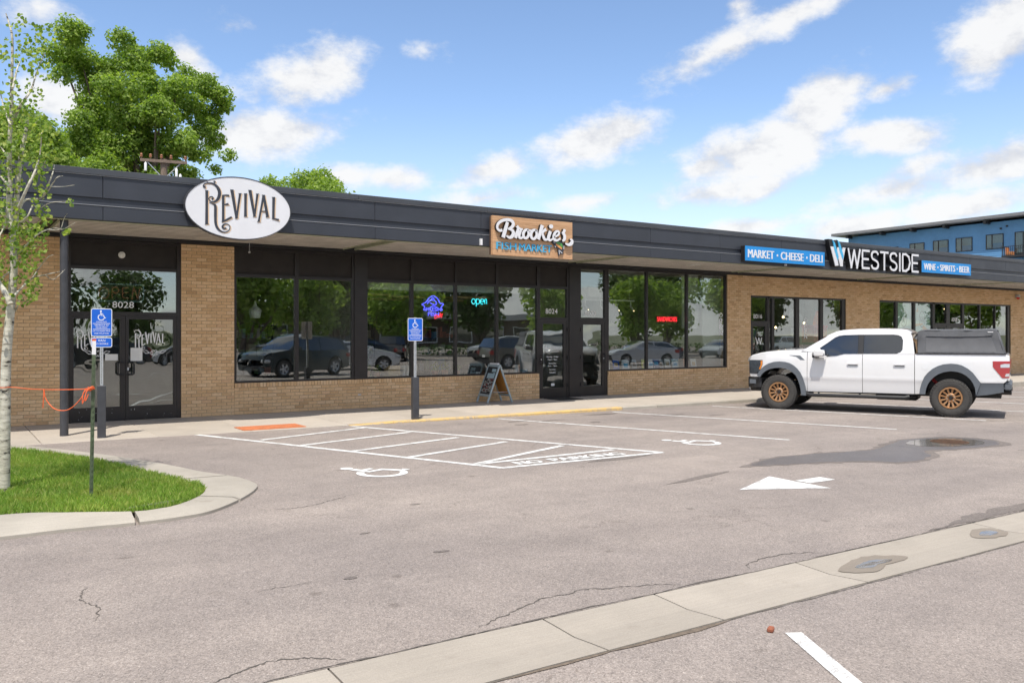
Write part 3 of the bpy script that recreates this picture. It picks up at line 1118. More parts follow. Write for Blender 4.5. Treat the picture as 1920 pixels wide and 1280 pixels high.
OP_C = (21.40, 26.37, .07, 3.0)
OP_D = (28.36, 37.87, .66, 3.0)
brick_wall(-5.0, 2.02, SWZ, 3.62)
brick_wall(4.10, 5.17, SWZ, 3.62)
wl = brick_wall(5.172, 13.12, SWZ, .64)
wl2 = brick_wall(15.48, 20.32, SWZ, .64)
brick_wall(20.322, 46.0, SWZ, 3.62, [(21.40, 26.37, .0, 3.0), (28.36, 37.87, .66, 3.0)])
allb = []
for w, lst in walls:
    for (x, z, ln) in lst:
        d = (Vector((x, 0, z)) - CAMV).length
        foreshort = max(.05, (18.2 / d)) if x > .75 else .01
        allb.append((foreshort / d, w, x, z, ln))
allb.sort(key=lambda q: -q[0])
single = set((id(q[1]), round(q[2], 4), round(q[3], 4)) for q in allb[:290])
for w, lst in walls:
    st_ = MB()
    for (x, z, ln) in lst:
        y = rnd.uniform(-.002, .003)
        if (id(w), round(x, 4), round(z, 4)) in single:
            o = link('brick', brick_me, w, (x, y, z))
            o.scale = (ln / UBX, 1, 1)
        else:
            st_.box(x - ln / 2, x + ln / 2, y, .09, z - UBZ / 2, z + UBZ / 2)
    if st_.v:
        tag(st_.build('bricks', M['brick'], w, recalc=False), kind='stuff')
# rowlock sill courses
for (xa, xb, w) in ((5.172, 13.12, wl), (15.48, 20.32, wl2)):
    st_ = MB()
    x = xa + .034
    while x < xb - .02:
        st_.box(x - .0285, x + .0285, -.018 + rnd.uniform(-.002, .002), .2, .645, .735)
        x += .0677
    tag(st_.build('sill_bricks', M['brick'], w, recalc=False), kind='stuff')
    B(xa + .005, xb - .005, -.006, .19, .642, .730).build('sill_mortar', M['mortar'], w)
# weep vent in the low wall
B(7.98, 8.06, -.004, .02, .37, .40).build('weep_vent', M['galv'], wl)
# body of the building behind
sh = MB()
sh.box(-5.0, -4.75, .282, 15, -.2, 4.2).box(45.7, 46, .282, 15, -.2, 4.2)  .box(-4.75, 45.7, 14.7, 15, -.2, 4.2)
sh.build('side_wall', M['mortar'], bld)
B(-5.0, 46, .0, 15, 4.2, 4.4).build('roof', M['coping'], bld)
B(-4.99, 45.99, .012, .27, 3.625, 4.198).build('lintel', M['header'], bld)

# ---- storefront bays -------------------------------------------------
FY0, FY1 = .03, .12


def bars(name, lst, parent, y0=FY0, y1=FY1, mat='frame'):
    mb = MB()
    for i, (a, b, c, d) in enumerate(lst):
        e = .0006 * (i % 5)
        mb.box(a, b, y0 + e, y1 - e, c, d)
    return mb.build(name, M[mat], parent)


def pane(parent, a, b, c, d, mat='glass', y=.078):
    cx_, cz_ = (a + b) / 2, (c + d) / 2
    mb = MB().box(a - cx_, b - cx_, -.004, .004, c - cz_, d - cz_)
    o = mb.build('pane', M[mat], parent)
    o.location = (cx_, y, cz_)
    return o


def header(parent, a, b, c, d):
    return B(a, b, .066, .10, c, d).build('header_panel', M['header'], parent)


def bay(x0, x1, z0, z1, mull, rails=(), heads=None, headz=None):
    """frame mesh + panes. mull: list of (xa, xb) vertical bars; panes between"""
    fr = .055
    L = [(x0, x0 + fr, z0, z1), (x1 - fr, x1, z0, z1), (x0 + fr, x1 - fr, z1 - fr, z1), (x0 + fr, x1 - fr, z0, z0 + .045)]
    for (a, b) in mull:
        L.append((a, b, z0 + .045, z1 - fr))
    edges = [x0 + fr] + [v for m in mull for v in m] + [x1 - fr]
    cells = [(edges[i], edges[i + 1]) for i in range(0, len(edges), 2)]
    zs = [z0 + .045]
    for (c, d) in rails:
        for (a, b) in cells:
            L.append((a, b, c, d))
        zs += [c, d]
    zs.append(z1 - fr)
    w = bars('window', L, bld)
    for (a, b) in cells:
        for i in range(0, len(zs), 2):
            if headz and zs[i] >= headz - .01:
                header(w, a - .002, b + .002, zs[i] - .002, zs[i + 1] + .002)
            else:
                pane(w, a - .005, b + .005, zs[i] - .005, zs[i + 1] + .005)
    return w


# 8028 double door bay
w28 = bars('window', [(2.02, 2.09, SWZ, 3.62), (4.02, 4.10, SWZ, 3.62), (2.09, 4.02, 3.04, 3.10), (2.09, 4.02, 2.14, 2.215), (2.09, 4.02, 3.56, 3.62)], bld)
header(w28, 2.088, 4.022, 3.098, 3.562)
pane(w28, 2.085, 4.025, 2.21, 3.045)


def door(x0, x1, z0, z1, gx0, gx1, gz0, gz1, mat='glass_door', y0=.036, y1=.1):
    L = [(x0, gx0, z0, z1), (gx1, x1, z0, z1), (gx0, gx1, z0, gz0), (gx0, gx1, gz1, z1)]
    d = bars('door', L, bld, y0, y1)
    pane(d, gx0 - .005, gx1 + .005, gz0 - .005, gz1 + .005, mat, .07)
    return d


def pull(parent, x, z, s):
    pts = [(x, .036, z + .15), (x, -.03, z + .15), (x, -.05, z + .13), (x, -.05, z - .13), (x, -.03, z - .15), (x, .036, z - .15)]
    MB().tube(pts, .016, 8).build('handle', M['black'], parent, smooth=50)


def cpull(parent, x, s, z=1.10):
    pts = [(x, -.02, z - .12), (x + s * .075, -.045, z - .12), (x + s * .10, -.045, z - .10), (x + s * .10, -.045, z + .10), (x + s * .075, -.045, z + .12), (x, -.02, z + .12)]
    mb = MB().tube(pts, .017, 8)
    mb.tube([(x, .036, z - .12), (x, -.025, z - .12)], .014, 8).tube([(x, .036, z + .12), (x, -.025, z + .12)], .014, 8)
    mb.build('handle', M['black'], parent, smooth=50)


dA = door(2.092, 3.048, SWZ + .008, 2.138, 2.135, 2.955, .35, 2.07)
dB = door(3.054, 4.018, SWZ + .008, 2.138, 3.115, 3.955, .35, 2.07)
cpull(dA, 3.005, -1)
cpull(dB, 3.095, 1)
B(3.085, 3.115, .022, .04, 1.06, 1.12).build('lock', M['galv'], dB)
# scuffs at the foot of the doors
mb = MB()
for i in range(26):
    x = rnd.choice([rnd.uniform(3.5, 3.98), rnd.uniform(3.1, 3.98), rnd.uniform(2.2, 2.9)])
    z = rnd.uniform(.09, .30) if x > 3.4 else rnd.uniform(.1, .33)
    s = rnd.uniform(.003, .011)
    mb.box(x, x + s, .0335, .0355, z, z + s * rnd.uniform(.6, 3.5))
mb.build('scuff_marks', M['galv'], dB)

# window of the first shop, two panes
w1 = bay(5.172, 7.90, .735, 3.62, [(6.50, 6.59)], [(2.99, 3.06)], headz=3.06)
B(7.902, 8.176, .012, .20, .735, 3.62).build('post_cover', M['frame'], bld)
# fish market bay, four panes
w2 = bay(8.178, 13.12, .735, 3.62, [(9.35, 9.43), (10.565, 10.635), (11.775, 11.855)], [(2.98, 3.05)], headz=3.05)
# 8024 door bay
w24 = bars('window', [(13.122, 13.17, SWZ, 3.62), (14.06, 14.125, SWZ, 3.62), (13.17, 14.06, 2.98, 3.05), (13.17, 14.06, 2.13, 2.215), (13.17, 14.06, 3.56, 3.62)], bld)
header(w24, 13.168, 14.062, 3.048, 3.562)
pane(w24, 13.165, 14.065, 2.21, 2.985)
d24 = door(13.174, 14.056, SWZ + .008, 2.128, 13.26, 13.95, .345, 2.045)
B(14.127, 14.478, .012, .20, SWZ, 3.62).build('post_cover', M['frame'], bld)
# 8020 door bay
w20 = bars('window', [(14.48, 14.54, SWZ, 3.62), (15.39, 15.476, SWZ, 3.62), (14.54, 15.39, 2.13, 2.225), (14.54, 15.39, 3.55, 3.62)], bld)
pane(w20, 14.535, 15.395, 2.22, 3.555)
d20 = door(14.544, 15.386, SWZ + .008, 2.128, 14.62, 15.30, .35, 2.03)
for d, x in ((d24, 13.2), (d20, 15.35)):
    MB().tube([(x, .036, 1.22), (x, -.03, 1.22), (x, -.03, .98), (x, .036, .98)], .014, 8).build('handle', M['black'], d, smooth=50)
    MB().lathe([(.0, .006), (.016, .006), (.016, 0)], 10, Matrix.Translation((x, .034, 1.10)) @ Matrix.Rotation(R(90), 4, 'X')).build('lock', M['galv'], d)
for d, x in ((d24, 14.075), (d20, 14.525)):
    for z in (.4, 1.15, 1.9):
        MB().tube([(x, .018, z - .05), (x, .018, z + .05)], .012, 8).build('hinge', M['black'], d)
# big deli window
w3 = bay(15.48, 20.318, .735, 3.62, [(16.95, 17.02), (18.575, 18.645)])
# 8016 bay
w16 = bars('window', [(21.405, 21.465, SWZ, 2.995), (22.24, 22.34, SWZ, 2.995), (22.47, 22.58, SWZ, 2.995), (23.67, 23.85, SWZ, 2.995), (24.97, 25.13, SWZ, 2.995), (26.18, 26.365, SWZ, 2.995),
                      (21.465, 26.18, 2.94, 2.99), (21.465, 22.24, 2.11, 2.19), (22.58, 26.18, .60, .66), (22.58, 26.18, SWZ, .14), (22.34, 22.47, .3, .36)], bld)
pane(w16, 21.46, 22.245, 2.185, 2.945)
for a, b in ((22.575, 23.675), (23.845, 24.975), (25.125, 26.185)):
    pane(w16, a, b, .655, 2.945)
    pane(w16, a, b, .135, .605)
pane(w16, 22.335, 22.475, .355, 2.945)
d16 = door(21.468, 22.237, SWZ + .008, 2.108, 21.56, 22.14, .34, 2.02)
# 8008 bay
w08 = bars('window', [(28.365, 28.43, .664, 2.995), (29.42, 29.56, .664, 2.995), (30.60, 30.73, .664, 2.995), (31.90, 32.06, .664, 2.995), (34.06, 34.2, .664, 2.995), (35.37, 35.46, .664, 2.995), (36.61, 36.66, .664, 2.995), (37.66, 37.86, .664, 2.995),
                      (28.43, 37.66, 2.94, 2.99), (28.43, 37.66, .664, .72), (32.06, 34.06, 2.10, 2.19), (32.88, 33.13, .72, 2.94)], bld)
for a, b in ((28.43, 29.42), (29.56, 30.6), (30.73, 31.9), (34.2, 35.37), (35.46, 36.61), (36.66, 37.66)):
    pane(w08, a - .005, b + .005, .715, 2.945)
for a, b in ((32.06, 32.88), (33.13, 34.06)):
    pane(w08, a - .005, b + .005, 2.185, 2.945)
    door(a + .004, b - .004, .722, 2.098, a + .1, b - .1, .90, 2.0)

# house numbers, door lettering
numbers = ((w28, '8028', 2.82, 3.215, 2.295, 2.42), (w24, '8024', 13.375, 13.77, 2.315, 2.45), (w20, '8020', 14.715, 15.10, 2.275, 2.41), (w16, '8016', 21.61, 22.03, 2.27, 2.41), (w08, '8008', 33.33, 33.75, 2.27, 2.42))
for par, s, a, b, c, d in numbers:
    mb = MB()
    put_text(mb, s, a, b, c, d, wallfn(.0735), depth=.002)
    mb.build('house_number', M['vinyl'], par)
rows = [('Brookies', 13.36, 13.83, 1.36, 1.46), ('FISH MARKET', 13.38, 13.81, 1.29, 1.325), ('Monday - Friday', 13.40, 13.79, 1.135, 1.19), ('10am - 7pm', 13.44, 13.75, 1.065, 1.115),
        ('Saturday', 13.47, 13.72, .965, 1.015), ('9am - 7pm', 13.45, 13.74, .895, .945), ('Sunday', 13.49, 13.70, .80, .85), ('Closed', 13.50, 13.69, .73, .78)]
for s, a, b, c, d in rows:
    mb = MB()
    put_text(mb, s, a, b, c, d, wallfn(.0655), depth=.002)
    mb.build('vinyl_line', M['vinyl'], d24)
B(13.55, 13.66, .06, .0655, .39, .46).build('sticker', M['paper'], d24)
for w_, x, z0 in ((w3, 20.03, 1.73), (w16, 24.16, 1.62)):
    mb = MB()
    for i, ch_ in enumerate('OPEN'):
        wd_ = .15
        put_text(mb, ch_, x, x + wd_, z0 + (3 - i) * .185, z0 + (3 - i) * .185 + .15, wallfn(.0735), depth=.002)
    mb.build('open_lettering', M['vinyl'], w_)
mb = MB()
put_text(mb, 'W', 21.70, 22.02, 1.42, 1.66, wallfn(.0655), depth=.002)
mb.build('vinyl_emblem', M['vinyl'], d16)

# papers in the double door
B(2.69, 2.92, .062, .0645, 1.26, 1.385).build('paper_notice', M['paper'], dA)
pn = B(3.15, 3.37, .062, .0645, 1.245, 1.505).build('paper_notice', M['paper'], dB)
mb = MB()
for i in range(8):
    mb.box(3.18, 3.34 - (i % 3) * .02, .0612, .0618, 1.29 + i * .022, 1.293 + i * .022)
mb.build('print', M['galv'], pn)

# ---- canopy: fascia panels, coping, soffit ---------------------------
CX0, CX1 = -5.0, 46.0
FYF = -2.35
joint = [CX0, -2.75, -.22, 2.30, 4.81, 7.32, 9.85, 12.36, 14.88, 17.41, 19.95, 22.5, 25.08, 27.64, 30.1, 32.6, 35.1, 37.6, 40.1, 42.6, CX1]
for a, b in zip(joint, joint[1:]):
    B(a + .004, b - .004, FYF, FYF + .05, 4.085, 4.452).build('fascia_panel', M['fascia'], bld, bevel=.004)
    B(a + .003, b - .003, FYF - .012, FYF + .05, 3.706, 3.948).build('fascia_panel', M['fascia'], bld, bevel=.004)
B(CX0 + .01, CX1 - .01, FYF + .052, FYF + .10, 3.70, 4.46).build('fascia_backing', M['black'], bld)
B(CX0, CX1, FYF + .03, FYF + .051, 3.955, 4.083).build('fascia_recess', M['fascia'], bld)
B(CX0, CX1, FYF - .02, FYF + .02, 3.9485, 3.958).build('flashing', M['flash'], bld)
B(CX0, CX1, FYF - .018, FYF + .04, 4.453, 4.463).build('flashing', M['flash'], bld)
cp = [CX0, -2.2, .85, 3.9, 6.95, 10.0, 13.05, 16.1, 19.15, 22.2, 25.25, 28.3, 31.35, 34.4, 37.45, 40.5, CX1]
for a, b in zip(cp, cp[1:]):
    B(a + .0015, b - .0015, FYF - .03, FYF + .16, 4.464, 4.568).build('coping', M['coping'], bld, bevel=.006)
B(CX0 + .02, CX1 - .02, FYF + .10, 0.0, 4.25, 4.45).build('canopy_deck', M['coping'], bld)
B(CX0, CX0 + .04, FYF + .1, .0, 3.70, 4.46).build('canopy_end', M['fascia'], bld)
# soffit boards running along the front, in bays between the cross trims
cross = [CX0 + .06, -4.8, 1.55, 7.72, 14.15, 20.55, 27.0, 33.4, 39.8, CX1 - .02]
nb = 10
M['groove_shade'] = pm('dark_groove_shade', (.085, .072, .060), .8, 0, .3, 3)  # added strips, dark to stand for shade in the board grooves
for a, b in zip(cross, cross[1:]):
    mb = MB()
    yb0, yb1 = FYF + .115, -.09
    for k in range(nb):
        y0 = lerp(yb0, yb1, k / nb)
        y1 = lerp(yb0, yb1, (k + 1) / nb)
        xa_, xb_ = a + .15, b - .15
        mb.add([(xa_, y0 + .02, 3.732), (xb_, y0 + .02, 3.732), (xb_, y1 - .014, 3.704), (xa_, y1 - .014, 3.704), (xa_, y0 + .02, 3.75), (xb_, y0 + .02, 3.75), (xb_, y1 - .014, 3.75), (xa_, y1 - .014, 3.75)],
               [(0, 3, 2, 1), (4, 5, 6, 7), (0, 1, 5, 4), (1, 2, 6, 5), (2, 3, 7, 6), (3, 0, 4, 7)])
    tag(mb.build('soffit_boards', M['soffit'], bld, recalc=False), kind='stuff')
    mb = MB()
    for k in range(1, nb):
        yj = lerp(yb0, yb1, k / nb)
        mb.box(a + .15, b - .15, yj - .012, yj + .012, 3.7005, 3.7035)
    tag(mb.build('soffit_groove_shade', M['groove_shade'], bld, recalc=False), kind='stuff')
B(CX0 + .04, CX1, FYF + .1, .01, 3.752, 3.80).build('soffit_backing', M['black'], bld)
B(CX0 + .04, CX1, -.088, .012, 3.63, 3.751).build('soffit_ledger', M['black'], bld)
B(CX0 + .04, CX1, FYF + .055, FYF + .112, 3.690, 3.702).build('soffit_trim', M['soffit_trim'], bld)
for x in cross[1:-1]:
    for s in (-.148, .13):
        B(x + s, x + s + .018, FYF + .113, -.095, 3.685, 3.74).build('soffit_trim', M['soffit_trim'], bld)
for x in (4.95, 11.1, 17.5, 23.6, 30.0):
    B(x - .17, x + .17, -1.45, -1.12, 3.700, 3.714).build('soffit_light', pm('dim_soffit_lamp', (.55, .54, .48), .5) if 'dim_soffit_lamp' not in bpy.data.materials else bpy.data.materials['dim_soffit_lamp'], bld, bevel=.01)
# column, bell, hook, camera
MB().lathe([(.066, 0), (.066, 3.72 - SWZ)], 20, Matrix.Translation((1.735, -2.16, SWZ))).build('support_column', M['post_grey'], bld, smooth=40)
MB().lathe([(0, .045), (.03, .045), (.035, .035), (.062, .03), (.066, .01), (.066, 0)], 20, Matrix.Translation((2.99, .066, 3.34)) @ Matrix.Rotation(R(90), 4, 'X')).build('alarm_bell', M['paper'], bld, smooth=40)
mb = MB().tube([(5.4, -.3, 3.72), (5.4, -.3, 3.5)], .006, 6)
mb.lathe([(0, .03), (.025, .02), (.025, -.01), (0, -.02)], 10, Matrix.Translation((5.4, -.3, 3.49)))
mb.build('pull_cord', M['galv'], bld)
mb = MB().box(38.2, 38.36, -.16, 0, 3.33, 3.45).build('security_camera', M['galv'], bld, bevel=.02)
MB().lathe([(0, .0), (.05, .03), (.07, .08), (.07, .1)], 12, Matrix.Translation((38.28, -.1, 3.235))).build('strobe', pm('red_lens', (.55, .03, .02), .3), bld)
mb = MB()
for x in (9.85, 20.1):
    mb.box(x - .05, x, FYF - .06, FYF - .013, 3.72, 3.86)
mb.build('junction_box', M['white'], bld)

# ---- interiors -------------------------------------------------------
B(-4.7, 45.7, .20, 8.0, SWZ - .1, SWZ + .004).build('interior_floor', M['int_floor'], bld)
B(-4.7, 45.7, .28, 8.0, 3.66, 3.72).build('interior_ceiling', M['int_ceil'], bld)
B(-4.7, 45.7, 7.6, 7.75, SWZ, 3.66).build('interior_wall', M['int_wall'], bld)
for x in (8.04, 14.3, 20.45, 27.3):
    B(x - .05, x + .05, .21, 7.6, SWZ + .005, 3.655).build('interior_wall', M['int_pale'] if x > 15 and x < 21 else M['int_wall'], bld)
for (a, b) in ((5.2, 7.9), (8.2, 13.1), (15.5, 20.3), (28.4, 37.8)):
    B(a, b, .205, .62, .60, .725).build('display_ledge', M['int_dark'], bld)
B(8.2, 13.1, .45, .50, 2.84, 3.6).build('valance', M['int_ceil'], bld)
# pale screen wall and drawn shade at the deli's right pane
B(18.9, 19.62, .55, .60, 1.95, 3.6).build('roller_shade', M['int_pale'], bld)
B(19.65, 20.38, .40, .45, .73, 3.6).build('screen_wall', M['int_pale'], bld)

# ------------------------------------------------------------------ shop signs
# white oval
rv = thing('shop_sign', 'white oval shop sign with ornate dark lettering on the canopy over the double doors', 'sign', (4.55, -2.46, 4.075), group='shop signs on the canopy')
NE = 56
ell = [(.965 * math.cos(2 * PI * k / NE), .572 * math.sin(2 * PI * k / NE)) for k in range(NE)]
lf = wallfn(0)
MB().prism([(u * .985, v * .975) for u, v in ell], -.05, .052, lf).build('backing', M['sign_white'], rv)
mb = MB()
n = len(ell)
for (s0, s1, h0, h1) in ((1.0, .985, -.055, .055),):
    vs = [(u * s0, .055, v * s0) for u, v in ell] + [(u * s0, -.058, v * s0) for u, v in ell] + [(u * .984, -.058, v * .974) for u, v in ell] + [(u * .984, .055, v * .974) for u, v in ell]
    fs = [(i + a * n, (i + 1) % n + a * n, (i + 1) % n + ((a + 1) % 4) * n, i + ((a + 1) % 4) * n) for a in range(4) for i in range(n)]
    mb.add(vs, fs)
mb.build('rim', M['post_grey'], rv)
REV = [  # strokes in a local drawing grid (x right, y down), widths
    ([(418, 330), (416, 600), (414, 862)], [44, 40, 44]), ([(388, 880), (414, 866), (446, 872)], [10, 22, 12]), ([(390, 318), (416, 332), (442, 326)], [8, 20, 10]),
    ([(398, 268), (372, 262), (362, 240), (385, 213), (440, 203), (520, 213), (585, 262), (622, 335), (622, 405), (590, 475), (535, 512), (480, 500), (450, 462), (468, 430), (505, 428), (522, 452), (500, 470)],
     [46, 34, 16, 16, 20, 30, 42, 50, 48, 40, 26, 18, 14, 14, 16, 22, 26]),
    ([(415, 172), (455, 205), (520, 207), (553, 190), (548, 168), (528, 178)], [4, 14, 14, 12, 10, 16]),
    ([(458, 518), (520, 545), (556, 575), (558, 700), (562, 850), (590, 935), (650, 990), (725, 1005), (785, 965), (793, 905), (750, 872), (698, 880), (675, 915), (695, 945), (738, 940)],
     [6, 18, 40, 42, 40, 38, 26, 16, 12, 12, 14, 22, 32, 30, 24]),
    ([(686, 400), (686, 620), (686, 825)], [40, 38, 40]), ([(665, 408), (720, 402), (782, 408)], [20, 22, 32]), ([(704, 556), (772, 545)], [18, 34]), ([(660, 840), (730, 810), (826, 758)], [12, 30, 30]),
    ([(828, 318), (865, 540), (902, 772)], [50, 44, 34]), ([(962, 378), (935, 560), (906, 772)], [34, 30, 30]), ([(800, 308), (828, 318), (856, 314)], [6, 16, 8]), ([(935, 372), (962, 378), (988, 372)], [6, 14, 6]), ([(880, 782), (904, 774), (928, 764)], [8, 20, 8]),
    ([(1052, 378), (1050, 560), (1050, 742)], [44, 38, 44]), ([(1025, 374), (1052, 380), (1078, 372)], [6, 14, 6]), ([(1026, 750), (1050, 744), (1076, 748)], [8, 16, 8]),
    ([(1124, 325), (1160, 530), (1196, 742)], [50, 44, 34]), ([(1246, 382), (1222, 560), (1198, 742)], [34, 30, 30]), ([(1096, 318), (1124, 325), (1152, 322)], [6, 16, 8]), ([(1222, 378), (1246, 384), (1270, 376)], [6, 14, 6]), ([(1172, 750), (1197, 744), (1222, 746)], [8, 16, 8]),
    ([(1346, 405), (1306, 620), (1266, 828)], [36, 30, 30]), ([(1346, 405), (1380, 580), (1410, 750)], [40, 44, 46]), ([(1300, 668), (1390, 662)], [16, 16]), ([(1242, 838), (1266, 828), (1290, 830)], [6, 16, 8]), ([(1384, 760), (1410, 752), (1432, 756)], [8, 16, 8]), ([(1320, 396), (1346, 404), (1372, 400)], [6, 14, 6]),
    ([(1512, 438), (1508, 620), (1506, 785)], [46, 40, 40]), ([(1484, 432), (1510, 440), (1536, 434)], [6, 16, 8]), ([(1486, 778), (1540, 792), (1594, 806)], [24, 26, 36])]
# the drawing grid is the sign seen at an angle: bring it back to the flat face
REVH = []


def rev_map(X, Y):
    px, py = 340 + X / 8.727, 320 + Y / 8.727
    u, v = (px - 960) / 1595., (625 - py) / 1595.
    dx, dy, dz = .55832 + .82962 * u, .82962 - .55832 * u, v
    t = (18.2 - 2.52) / dy
    return (dx * t - 4.55, 1.79 + dz * t - 4.075)


def strokes(mb, data, mp, h0, h1, fn, mi=0, mside=None, off=(0, 0), k=4, ws=1.0):
    for i, (pts, wid) in enumerate(data):
        pp = smooth_path(pts, k) if len(pts) > 2 else pts
        if not hasattr(wid, '__len__'):
            wid = [wid] * len(pts)
        if len(pts) > 2:
            ww = [w[0] for w in smooth_path([(w, 0) for w in wid], k)]
        else:
            ww = wid
        flat = [mp(x, y) for x, y in pp]
        a, b = mp(900, 500), mp(1000, 500)
        sc_ = abs(b[0] - a[0]) / 100 * ws
        mb.ribbon([(x + off[0], z + off[1]) for x, z in flat], [max(.2, w) * sc_ for w in ww], h0, h1 + i * .00012, fn, mi, mside)
    return mb


mb = strokes(MB(), REV, rev_map, .052, .0550, lf, off=(.021, -.013))
mb.build('letter_shade', M['tan'], rv)
mb = strokes(MB(), REV, rev_map, .052, .0600, lf)
mb.build('lettering', M['ink'], rv)
for sx_ in (-.5, .5):
    MB().tube([(sx_, .05, 0), (sx_, .112, 0)], .03, 8).build('bracket', M['black'], rv)

# same lettering, small, on the glass of both doors
for d_, x0 in ((dA, 2.20), (dB, 3.235)):
    def door_map(X, Y, x0=x0):
        u, w = rev_map(X, Y)
        return (x0 + (u + .60) * .42, 1.80 + (w - .29) * .46)
    mb = strokes(MB(), REV, door_map, 0, .0015, wallfn(.0655), ws=1.15)
    # flower under the name
    fx, fz = x0 + .36, 1.40
    for k in range(6):
        a = k * PI / 3
        mb.ribbon([(fx + .03 * math.cos(a - .5), fz + .03 * math.sin(a - .5)), (fx + .075 * math.cos(a - .3), fz + .06 * math.sin(a - .3)), (fx + .08 * math.cos(a + .3), fz + .062 * math.sin(a + .3)), (fx + .03 * math.cos(a + .5), fz + .03 * math.sin(a + .5))], .011, 0, .0018 + k * .0001, wallfn(.0655))
    for s in (-1, 1):
        mb.ribbon([(fx + s * .09, fz), (fx + s * .15, fz + .05), (fx + s * .22, fz + .04), (fx + s * .16, fz - .01), (fx + s * .09, fz)], .011, 0, .0016, wallfn(.0655))
    mb.build('vinyl_lettering', M['vinyl'], d_)

# wooden fish market sign
bk = thing('shop_sign', 'wooden plank shop sign with white script letters and a small trout', 'sign', (11.145, -2.50, 3.945), group='shop signs on the canopy')
HW, HH = 1.105, .432
npl = 6
for k in range(npl):
    z0, z1 = lerp(-HH, HH, k / npl), lerp(-HH, HH, (k + 1) / npl)
    B(-HW, HW, -.02 + rnd.uniform(-.003, .003), .05, z0 + .0015, z1 - .0015).build('plank', M['plank'], bk)
B(-HW + .01, HW - .01, .05, .125, -HH + .01, HH - .01).build('backing', pm('sign_box_dark', (.09, .055, .04), .6), bk)


def bro_map(X, Y):
    px, py = 910 + X / 10.667, 395 + Y / 10.667
    u, v = (px - 960) / 1595., (625 - py) / 1595.
    dx, dy, dz = .55832 + .82962 * u, .82962 - .55832 * u, v
    t = (18.2 - 2.60) / dy
    return (dx * t - 11.145 + .02, 1.79 + dz * t - 3.945)


SCR = [([(325, 385), (275, 395), (228, 350), (240, 270), (310, 205), (420, 178), (510, 200), (548, 262), (520, 325), (440, 362)], [46, 42, 36, 40, 46, 48, 50, 54, 46, 20]),
       ([(440, 362), (520, 385), (550, 440), (530, 505), (470, 535), (412, 500)], [22, 44, 58, 56, 46, 24]),
       ([(432, 225), (390, 370), (345, 535)], [50, 60, 62]),
       ([(620, 305), (642, 335), (690, 365), (735, 372)], [52, 40, 34, 30]), ([(650, 345), (625, 440), (590, 545)], [40, 52, 50]), ([(700, 385), (668, 470), (668, 530), (710, 545), (745, 515)], [40, 48, 46, 36, 24]),
       ([(840, 385), (790, 385), (748, 455), (762, 530), (812, 545), (855, 480), (840, 385), (880, 400), (905, 385)], [36, 40, 48, 46, 40, 44, 36, 22, 18]),
       ([(1000, 390), (945, 390), (900, 465), (918, 545), (970, 560), (1018, 490), (1000, 390), (1030, 410)], [36, 42, 50, 46, 40, 46, 36, 20]),
       ([(1130, 290), (1090, 430), (1048, 575)], [60, 56, 54]), ([(1205, 372), (1165, 400), (1125, 450)], [54, 40, 30]), ([(1125, 455), (1150, 520), (1175, 570), (1225, 575), (1250, 545)], [40, 48, 46, 34, 24]),
       ([(1292, 410), (1262, 500), (1250, 560), (1285, 590), (1340, 560)], [56, 54, 50, 38, 24]),
       ([(1360, 530), (1440, 490), (1465, 440), (1430, 408), (1385, 440), (1358, 520), (1375, 580), (1430, 590), (1490, 550)], [26, 30, 36, 36, 42, 52, 50, 36, 24]),
       ([(1578, 375), (1560, 425), (1520, 450)], [50, 40, 24]), ([(1535, 430), (1572, 500), (1570, 575), (1530, 605)], [44, 56, 50, 24]),
       ([(1592, 655), (1650, 680), (1710, 655), (1722, 600), (1690, 570)], [24, 44, 60, 52, 18])]
mb = strokes(MB(), SCR, bro_map, .085, .100, lf)
dot = [bro_map(1305 + 40 * math.cos(2 * PI * k / 12), 315 + 42 * math.sin(2 * PI * k / 12)) for k in range(12)]
mb.prism(dot, .085, .1, lf)
mb.build('script_letters', M['sign_white'], bk)
mb = strokes(MB(), SCR, bro_map, .018, .0845, lf, ws=1.12)
mb.prism([(u * 1.0, v) for u, v in dot], .018, .0845, lf)
mb.build('letter_returns', M['black'], bk)
mb = MB()
put_text(mb, 'FISH', -1.015, -.49, -.305, -.145, wallfn(-.02), depth=.028)
mb.build('small_word', M['sky_blue'], bk)
mb = MB()
put_text(mb, 'MARKET', -.41, .49, -.305, -.145, wallfn(-.02), depth=.028)
mb.build('small_word', M['sky_blue'], bk)


def fish(mb, pts, h0, h1, mi=0):
    mb.prism([bro_map(x, y) for x, y in pts], h0, h1, lf, mi)


mb = MB()
fish(mb, [(1345, 600), (1400, 580), (1480, 590), (1550, 625), (1590, 690), (1585, 760), (1560, 820), (1555, 870), (1510, 850), (1478, 905), (1462, 800), (1478, 770), (1440, 740), (1400, 735), (1395, 690), (1350, 640)], .03, .06)
o = mb.build('trout', M['ink'], bk)
mb = MB()
fish(mb, [(1420, 625), (1480, 620), (1545, 660), (1560, 720), (1545, 735), (1500, 690), (1440, 655)], .03, .0615)
mb.build('trout_back', pm('trout_green', (.09, .30, .08), .5), o)
mb = MB()
fish(mb, [(1415, 655), (1440, 662), (1500, 700), (1545, 745), (1535, 775), (1480, 735), (1425, 695)], .03, .0620)
mb.build('trout_flank', pm('trout_orange', (.75, .33, .10), .5), o)
mb = MB()
for a, b in (((1362, 605), (1400, 640)), ((1400, 700), (1412, 728)), ((1480, 780), (1490, 870)), ((1500, 800), (1545, 850)), ((1580, 690), (1575, 770))):
    mb.ribbon([bro_map(*a), bro_map(*b)], .016, .03, .0626 + rnd.uniform(0, .0006), lf)
mb.build('trout_highlights', M['sign_white'], o)

